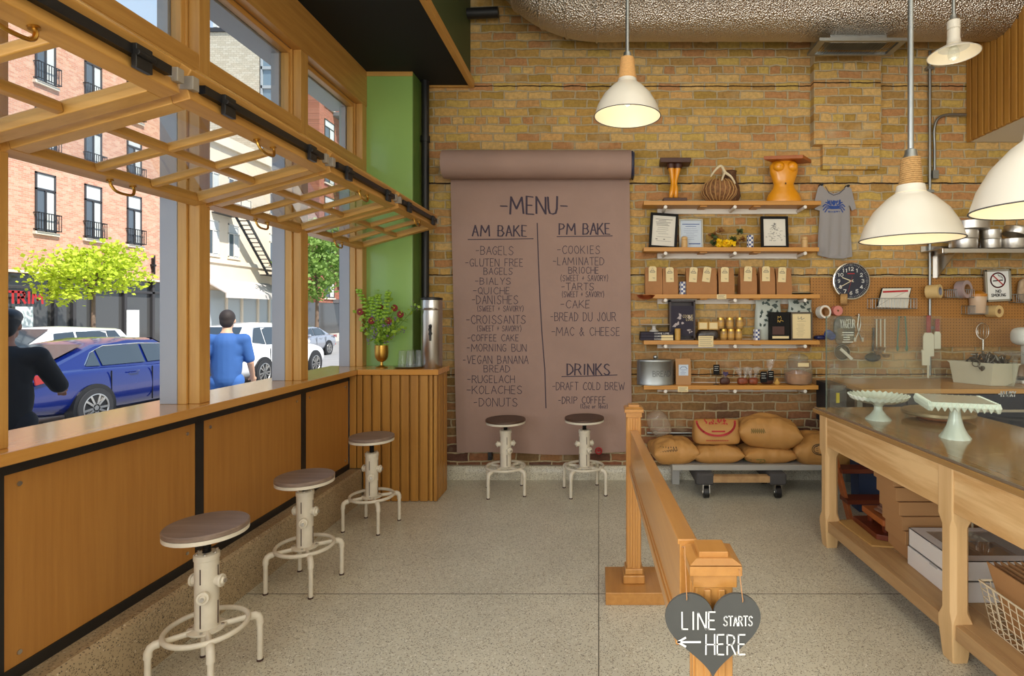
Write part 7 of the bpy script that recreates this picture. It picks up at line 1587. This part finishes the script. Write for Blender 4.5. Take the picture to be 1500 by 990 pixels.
# cars: local frame, forward +y, right side +x, ground z = 0
def car(name, label, loc, rz, paint, kind='sedan', sc=1.0):
    e = empty(name, (0, 0, 0)); suv = kind == 'suv'; dz = .10 if suv else 0
    st_ = [(0.0, .70, .46, .62, .66, .78), (.06, .80, .34, .62, .84, .96), (.25, .86, .26, .62, .93, 1.03), (.95, .90, .22, .62, .95, 1.02), (1.7, .905, .19, .6, .93, .97), (2.7, .905, .19, .6, .90, .94), (3.4, .90, .19, .6, .88, .95), (3.9, .88, .2, .58, .82, .90), (4.35, .82, .24, .55, .72, .78), (4.58, .74, .3, .5, .6, .66), (4.64, .62, .38, .48, .54, .56)]
    if suv: st_ = [(y_, w_, zb, zm + .06, zs + .12, zc + .12) for y_, w_, zb, zm, zs, zc in st_]
    rings = []
    for (y_, w_, zb, zm, zs, zc) in st_:
        half = [(.55 * w_, zb), (w_ * .93, zb + .04), (w_, zm - .12), (w_ * 1.0, zm + .05), (w_ * .965, zs - .03), (w_ * .90, zs + .02), (w_ * .55, zc)]
        rings.append([Vector((x_, y_, z_)) for x_, z_ in half] + [Vector((0, y_, zc + .01))] + [Vector((-x_, y_, z_)) for x_, z_ in reversed(half)] + [Vector((0, y_, zb - .01))])
    b_ = MB().loft(rings).build('body', paint, e, smooth=50); sb = b_.modifiers.new('sub', 'SUBSURF'); sb.levels = 1; sb.render_levels = 2
    top = 1.70 if suv else 1.42
    gh = [(.42, 1.0 + dz * 1.2, .70, .62), (1.30 if not suv else .75, top - .07, .74, .555), (1.9, top, .76, .57), (2.5, top - .02, .76, .56), (3.42, .95 + dz * 1.3, .74, .60)]
    if suv: gh[0] = (.30, 1.12, .72, .64)
    def sec(g): y_, zt, wb_, wt_ = g; zb = .92 + dz * 1.2; return [Vector((wb_ + .045, y_, zb)), Vector((wt_ + .04, y_, max(zt - .04, zb + .01))), Vector((wt_ * .8, y_, max(zt, zb + .02))), Vector((0, y_, max(zt + .015, zb + .03))), Vector((-wt_ * .8, y_, max(zt, zb + .02))), Vector((-wt_ - .04, y_, max(zt - .04, zb + .01))), Vector((-wb_ - .045, y_, zb))]
    cb_ = MB().loft([sec(g) for g in gh], cap=True).build('cabin', paint, e, smooth=35)
    zb = .97 + dz * 1.2; gm = P('car_glass', (52, 62, 70), .05, spec=.9)
    def side(y_, z_, s_):          # point on the cabin side
        for g0, g1 in zip(gh[:-1], gh[1:]):
            if g0[0] <= y_ <= g1[0]:
                t = (y_ - g0[0]) / (g1[0] - g0[0]); zt = g0[1] + t * (g1[1] - g0[1]) - .04; wb_ = g0[2] + t * (g1[2] - g0[2]) + .045; wt_ = g0[3] + t * (g1[3] - g0[3]) + .04; z0_ = .92 + dz * 1.2
                f_ = (z_ - z0_) / max(.02, zt - z0_); return Vector((s_ * (wb_ + (wt_ - wb_) * f_ + .006), y_, z_))
        return Vector((s_ * .8, y_, z_))
    zr_ = top - .115
    for s_ in (-1, 1):
        ws = [[(.98, zb + .03), (1.22, zb + .02), (1.22, zr_ - .08), (1.16, zr_ - .11)], [(1.26, zb + .02), (2.08, zb + .01), (2.08, zr_), (1.42, zr_ - .01), (1.26, zr_ - .06)], [(2.14, zb + .01), (3.02, zb + .01), (2.62, zr_ - .03), (2.14, zr_)]]
        if suv: ws[0] = [(.72, zb + .10), (1.22, zb + .03), (1.22, zr_), (.95, zr_ - .02)]
        for w_ in ws:
            ys = [q[0] for q in w_]; ya, yb = min(ys), max(ys); m = MB(); NC = 16
            for i in range(NC + 1):
                yy = min(max(ya + (yb - ya) * i / NC, ya + 1e-4), yb - 1e-4); zs = []
                for (a1, c1), (a2, c2) in zip(w_, w_[1:] + w_[:1]):
                    if (a1 <= yy) != (a2 <= yy): zs.append(c1 + (c2 - c1) * (yy - a1) / (a2 - a1))
                lo, hi = min(zs), max(zs)
                for j in range(5): q_ = side(yy, lo + (hi - lo) * j / 4, s_); q_.x += s_ * .012; m.v.append(q_)
            for i in range(NC):
                for j in range(4): m.f.append((i * 5 + j, i * 5 + j + 1, (i + 1) * 5 + j + 1, (i + 1) * 5 + j))
            m.build('side_window', gm, e)
        m = MB(); ln = [ws[0][0], ws[0][-1]] + ws[1][2:4][::-1] + [ws[2][2], ws[2][1]] if not suv else [ws[0][0], ws[0][-1], ws[1][3], ws[2][2], ws[2][1]]
        m.tube([side(a, c + .012, s_) for a, c in ln], .011, 6); m.build('window_trim', m_chrome, e)
        for yh in (1.62, 2.62): m = MB().tube([(s_ * .905, yh, .845 + dz), (s_ * .93, yh + .03, .85 + dz), (s_ * .93, yh + .17, .85 + dz), (s_ * .905, yh + .2, .845 + dz)], .014, 8); m.build('door_handle', paint, e)
        for yh in (1.28, 2.12, 3.12): MB().box(s_ * .9 - .012, s_ * .9 + .008, yh - .004, yh + .004, .3, .9 + dz).build('door_seam', m_blackp, e)
        MB().pillow((s_ * .99, 2.98, 1.0 + dz), (.2, .12, .13), .7, 0, 1, 0, 16, 10).build('wing_mirror', paint, e)
        m = MB(); m.prism([(.09, .80 + dz), (.46, .88 + dz), (.42, .96 + dz), (.06, .95 + dz)], lambda u, v_: (s_ * (.84 if u < .3 else .91) - s_ * .012, u, v_), (s_ * .028, 0, 0)); m.box(min(s_ * .52, s_ * .80), max(s_ * .52, s_ * .80), .012, .07, .84 + dz, .93 + dz); m.build('tail_lamp', P('tail_red', (150, 12, 18), .15, coat=.6), e, bevel=.01)
        MB().box(min(s_ * .6, s_ * .76), max(s_ * .6, s_ * .76), -.012, .05, .44, .50).build('reflector', m_redp, e)
    gl_ = gh[0]; g1 = gh[1]; mm_ = lambda t, k: Vector((k * ((gl_[3] + (g1[3] - gl_[3]) * t) * .86), gl_[0] + (g1[0] - gl_[0]) * t - .012, gl_[1] + (g1[1] - gl_[1]) * t + .028))
    MB().add([mm_(.10, -1), mm_(.10, 1), mm_(.9, 1), mm_(.9, -1)], [(0, 1, 2, 3)]).build('rear_window', gm, e, smooth=0)
    gl2, g2 = gh[4], gh[3]; mm2 = lambda t, k: Vector((k * ((gl2[3] + (g2[3] - gl2[3]) * t) * .88), gl2[0] + (g2[0] - gl2[0]) * t + .012, gl2[1] + (g2[1] - gl2[1]) * t + .03))
    MB().add([mm2(.1, -1), mm2(.1, 1), mm2(.92, 1), mm2(.92, -1)], [(3, 2, 1, 0)]).build('windscreen', gm, e, smooth=0)
    MB().box(-.62, .62, -.03, .08, .26, .40).build('rear_diffuser', m_blackp, e, bevel=.02); MB().box(-.26, .26, -.02, .01, .60, .72).build('number_plate', m_wht, e)
    wr_ = .36 if suv else .325
    for yw in (.98, 3.68):
        for s_ in (-1, 1):
            x_ = s_ * .905; MB().cyl((x_ - s_ * .14, yw, wr_ + .01), (x_ + s_ * .004, yw, wr_ + .01), wr_ + .055, n=36).build('wheel_arch', m_blackp, e)
            A = [circle((x_ + s_ * dx, yw, wr_), r_, 36, (0, 1, 0), (0, 0, 1)) for dx, r_ in ((-.12, wr_ * .6), (-.12, wr_ * .98), (-.02, wr_), (.02, wr_ * .95), (.02, wr_ * .70), (-.02, wr_ * .68))]; tw = MB().loft(A, cap=False).build('wheel', P('tyre', (42, 42, 44), .8), e, smooth=40)
            m = MB(); m.cyl((x_ - s_ * .03, yw, wr_), (x_ - s_ * .02, yw, wr_), wr_ * .7, n=36); m.build('rim_back', m_dk, tw); m = MB(); m.tube(circle((x_ + s_ * .012, yw, wr_), wr_ * .68, 36, (0, 1, 0), (0, 0, 1)), .014, 6, closed=True)
            for k in range(10): a = k * PI / 5 + (k % 2) * .14; d_ = Vector((0, math.cos(a), math.sin(a))); c0 = Vector((x_ + s_ * .012, yw, wr_)); m.bar(c0 + d_ * .04, c0 + d_ * wr_ * .68, .034, .02, (1, 0, 0))
            m.cyl((x_ - s_ * .01, yw, wr_), (x_ + s_ * .022, yw, wr_), .06, n=20); m.build('alloy_rim', m_alu, tw)
    e.location = loc; e.rotation_euler = (0, 0, rz); e.scale = (sc,) * 3; return tag(e, label, 'car')
m_pblue = P('blue_car_paint', (14, 32, 104), .22, .2, coat=1.0); m_pwhite = P('white_car_paint', (236, 236, 236), .25, coat=.8); m_psilv = P('silver_car_paint', (176, 178, 186), .25, .6, coat=.8)
car('blue_sedan', 'shiny blue sedan parked at the kerb outside the left window', (-9.995, 8.69, ZS), 0, m_pblue, 'sedan', 1.1)
car('white_crossover', 'white crossover parked ahead of the blue sedan', (-10.35, 14.38, ZS), 0, m_pwhite, 'suv', 1.03)
car('white_crossover', 'white car passing on the far side of the blue sedan', (-13.6, 15.6, ZS), PI, m_pwhite, 'suv')
car('silver_sedan', 'silver car passing far down the street behind the white crossover', (-14.0, 27.5, ZS), PI, m_psilv)
# ------------------------------------------------------------------ two passers-by
m_skin = P('skin', (214, 164, 132), .6); m_skin2 = P('skin_dark', (140, 92, 66), .6)
def blob(name, caps, balls, mat, parent, vox):
    m = MB()
    for (a, b_, r0, r1) in caps: m.cyl(a, b_, r0, r1, 16); m.ball(a, r0, 16, 10); m.ball(b_, r1, 16, 10)
    for (c, r_) in balls: m.ball(c, r_, 18, 12)
    o = m.build(name, mat, parent, smooth=180); r = o.modifiers.new('remesh', 'REMESH'); r.mode = 'VOXEL'; r.voxel_size = vox; r.use_smooth_shade = True
    s_ = o.modifiers.new('smooth', 'SMOOTH'); s_.iterations = 4; s_.factor = .5; return o
def person(loc, rz, J, skin, shirt, trous, hairm, label, sleeve=.95, cap=False):
    """J: joints of a 1.8 m figure facing +y; x right"""
    e = empty('person', (0, 0, 0)); V_ = lambda k: Vector(J[k]); caps = []; balls = []
    hd = V_('head')
    balls += [(hd + Vector((0, -.01, .02)), (.077, .098, .112)), (hd + Vector((0, .035, -.055)), (.055, .06, .06)), (hd + Vector((0, .10, -.005)), (.013, .02, .022)), (hd + Vector((.078, -.005, -.005)), (.012, .022, .032)), (hd + Vector((-.078, -.005, -.005)), (.012, .022, .032)), (hd + Vector((0, .092, -.05)), (.022, .010, .010))]
    caps += [(V_('neck'), hd + Vector((0, -.015, -.06)), .058, .052), (V_('neck') + Vector((0, 0, -.02)), V_('chest'), .075, .125), (V_('chest'), V_('pelvis'), .13, .125)]
    for s_ in 'LR':
        sh, el, wr, hp_, kn, an = (V_(k + s_) for k in ('sh', 'el', 'wr', 'hip', 'kn', 'an')); sg_ = 1 if s_ == 'R' else -1
        caps += [(V_('chest') + Vector((0, 0, .10)), sh, .085, .062), (sh, el, .056, .042), (el, wr, .042, .028), (V_('pelvis'), hp_, .11, .092), (hp_, kn, .088, .058), (kn, an, .056, .038), (an, an + Vector((0, .17, -.045)), .04, .034), (an, an + Vector((0, -.04, -.04)), .038, .034)]
        d_ = (wr - el).normalized(); n_ = d_.cross(Vector((0, 0, 1))); n_ = n_.normalized() if n_.length > .1 else Vector((0, 1, 0)); pm = wr + d_ * .06; caps.append((wr, pm + d_ * .015, .026, .03)); caps.append((pm - n_ * .02, pm + n_ * .02, .022, .022)); cu = d_.cross(n_) * .012
        for k, l in ((-1.5, .062), (-.5, .074), (.5, .078), (1.5, .07)): f0 = pm + n_ * (.0155 * k) + d_ * .025; f1 = f0 + d_ * l * .55 + cu; f2 = f1 + d_ * l * .4 + cu * 2; caps += [(f0, f1, .0095, .009), (f1, f2, .009, .008)]
        th = wr + d_ * .03 - n_ * .028; caps += [(th, th + d_ * .035 - n_ * .022, .012, .010), (th + d_ * .035 - n_ * .022, th + d_ * .062 - n_ * .028, .010, .0085)]
    blob('body', caps, balls, skin, e, .009)
    for s_ in (-1, 1): MB().ball(hd + Vector((s_ * .032, .082, .012)), (.013, .009, .009), 10, 7).build('eye', m_wht, e)
    cs = [(V_('chest') + Vector((0, 0, .09)), V_('pelvis') + Vector((0, 0, -.02)), .15, .155), (V_('neck') + Vector((0, 0, -.045)), V_('chest'), .085, .14)]
    for s_ in 'LR': sh, el, wr = V_('sh' + s_), V_('el' + s_), V_('wr' + s_); cs += [(V_('chest') + Vector((0, 0, .10)), sh, .10, .078), (sh, sh + (el - sh) * min(1, sleeve * 1.0), .074, .064)] + ([(el, el + (wr - el) * (sleeve - 1), .062, .045)] if sleeve > 1 else [])
    blob('shirt', cs, [(V_('chest') + Vector((.06, 0, .02)), (.12, .105, .17)), (V_('chest') + Vector((-.06, 0, .02)), (.12, .105, .17)), ((V_('chest') + V_('pelvis')) / 2 + Vector((0, 0, -.02)), (.175, .14, .30))], shirt, e, .013)
    ct = [(V_('pelvis') + Vector((0, 0, .06)), V_('pelvis'), .145, .145)]
    for s_ in 'LR': hp_, kn, an = V_('hip' + s_), V_('kn' + s_), V_('an' + s_); ct += [(V_('pelvis'), hp_, .125, .108), (hp_, kn, .104, .076), (kn, an + Vector((0, 0, .01)), .074, .058)]
    blob('trousers', ct, [], trous, e, .013)
    for s_ in 'LR': an = V_('an' + s_); blob('shoe', [(an + Vector((0, -.045, -.045)), an + Vector((0, .18, -.055)), .045, .04), (an + Vector((0, -.01, -.01)), an + Vector((0, .05, -.045)), .05, .045)], [], m_blackp, e, .012)
    hb = [(hd + Vector((0, -.022, .040)), (.088, .102, .104)), (hd + Vector((0, -.055, -.01)), (.078, .062, .085))]
    hair = blob('hair', [], hb, hairm, e, .010)
    if cap: blob('cap', [(hd + Vector((0, .05, .075)), hd + Vector((0, .14, .06)), .05, .03)], [(hd + Vector((0, -.01, .07)), (.095, .108, .075))], m_blackp, e, .010)
    e.location = loc; e.rotation_euler = (0, 0, rz); return tag(e, label, 'person')
Jw = dict(head=(0, .05, 1.66), neck=(0, 0, 1.50), chest=(0, -.01, 1.28), pelvis=(0, 0, .96), shL=(-.19, 0, 1.42), shR=(.19, 0, 1.42), elL=(-.25, -.10, 1.14), elR=(.25, .03, 1.13), wrL=(-.25, -.02, .89), wrR=(.24, .20, .94), hipL=(-.09, 0, .90), hipR=(.09, 0, .90), knL=(-.10, .10, .48), knR=(.10, .02, .48), anL=(-.10, .08, .085), anR=(.10, -.22, .11))
person((-4.70, 6.9, ZW), .35, Jw, m_skin, P('blue_shirt', (52, 94, 156), .8, bump=.3, bs=14), P('blue_jeans', (60, 104, 170), .85), P('dark_hair', (46, 36, 32), .7), 'dark haired person in a blue short sleeved shirt walking away outside the second window', .85)
Jr = dict(Jw); Jr.update(elR=(.26, .20, 1.16), wrR=(.20, .46, 1.10), elL=(-.25, .16, 1.14), wrL=(-.14, .42, 1.08), anR=(.10, -.02, .085), knL=(-.1, .03, .48), anL=(-.1, .0, .085))
person((-4.63, 4.25, ZW), .5, Jr, m_skin2, P('black_shirt', (22, 22, 24), .85), P('black_trousers', (26, 26, 30), .85), P('black_hair', (24, 20, 18), .7), 'person in black clothes reaching forward outside the left window', 1.35, True)
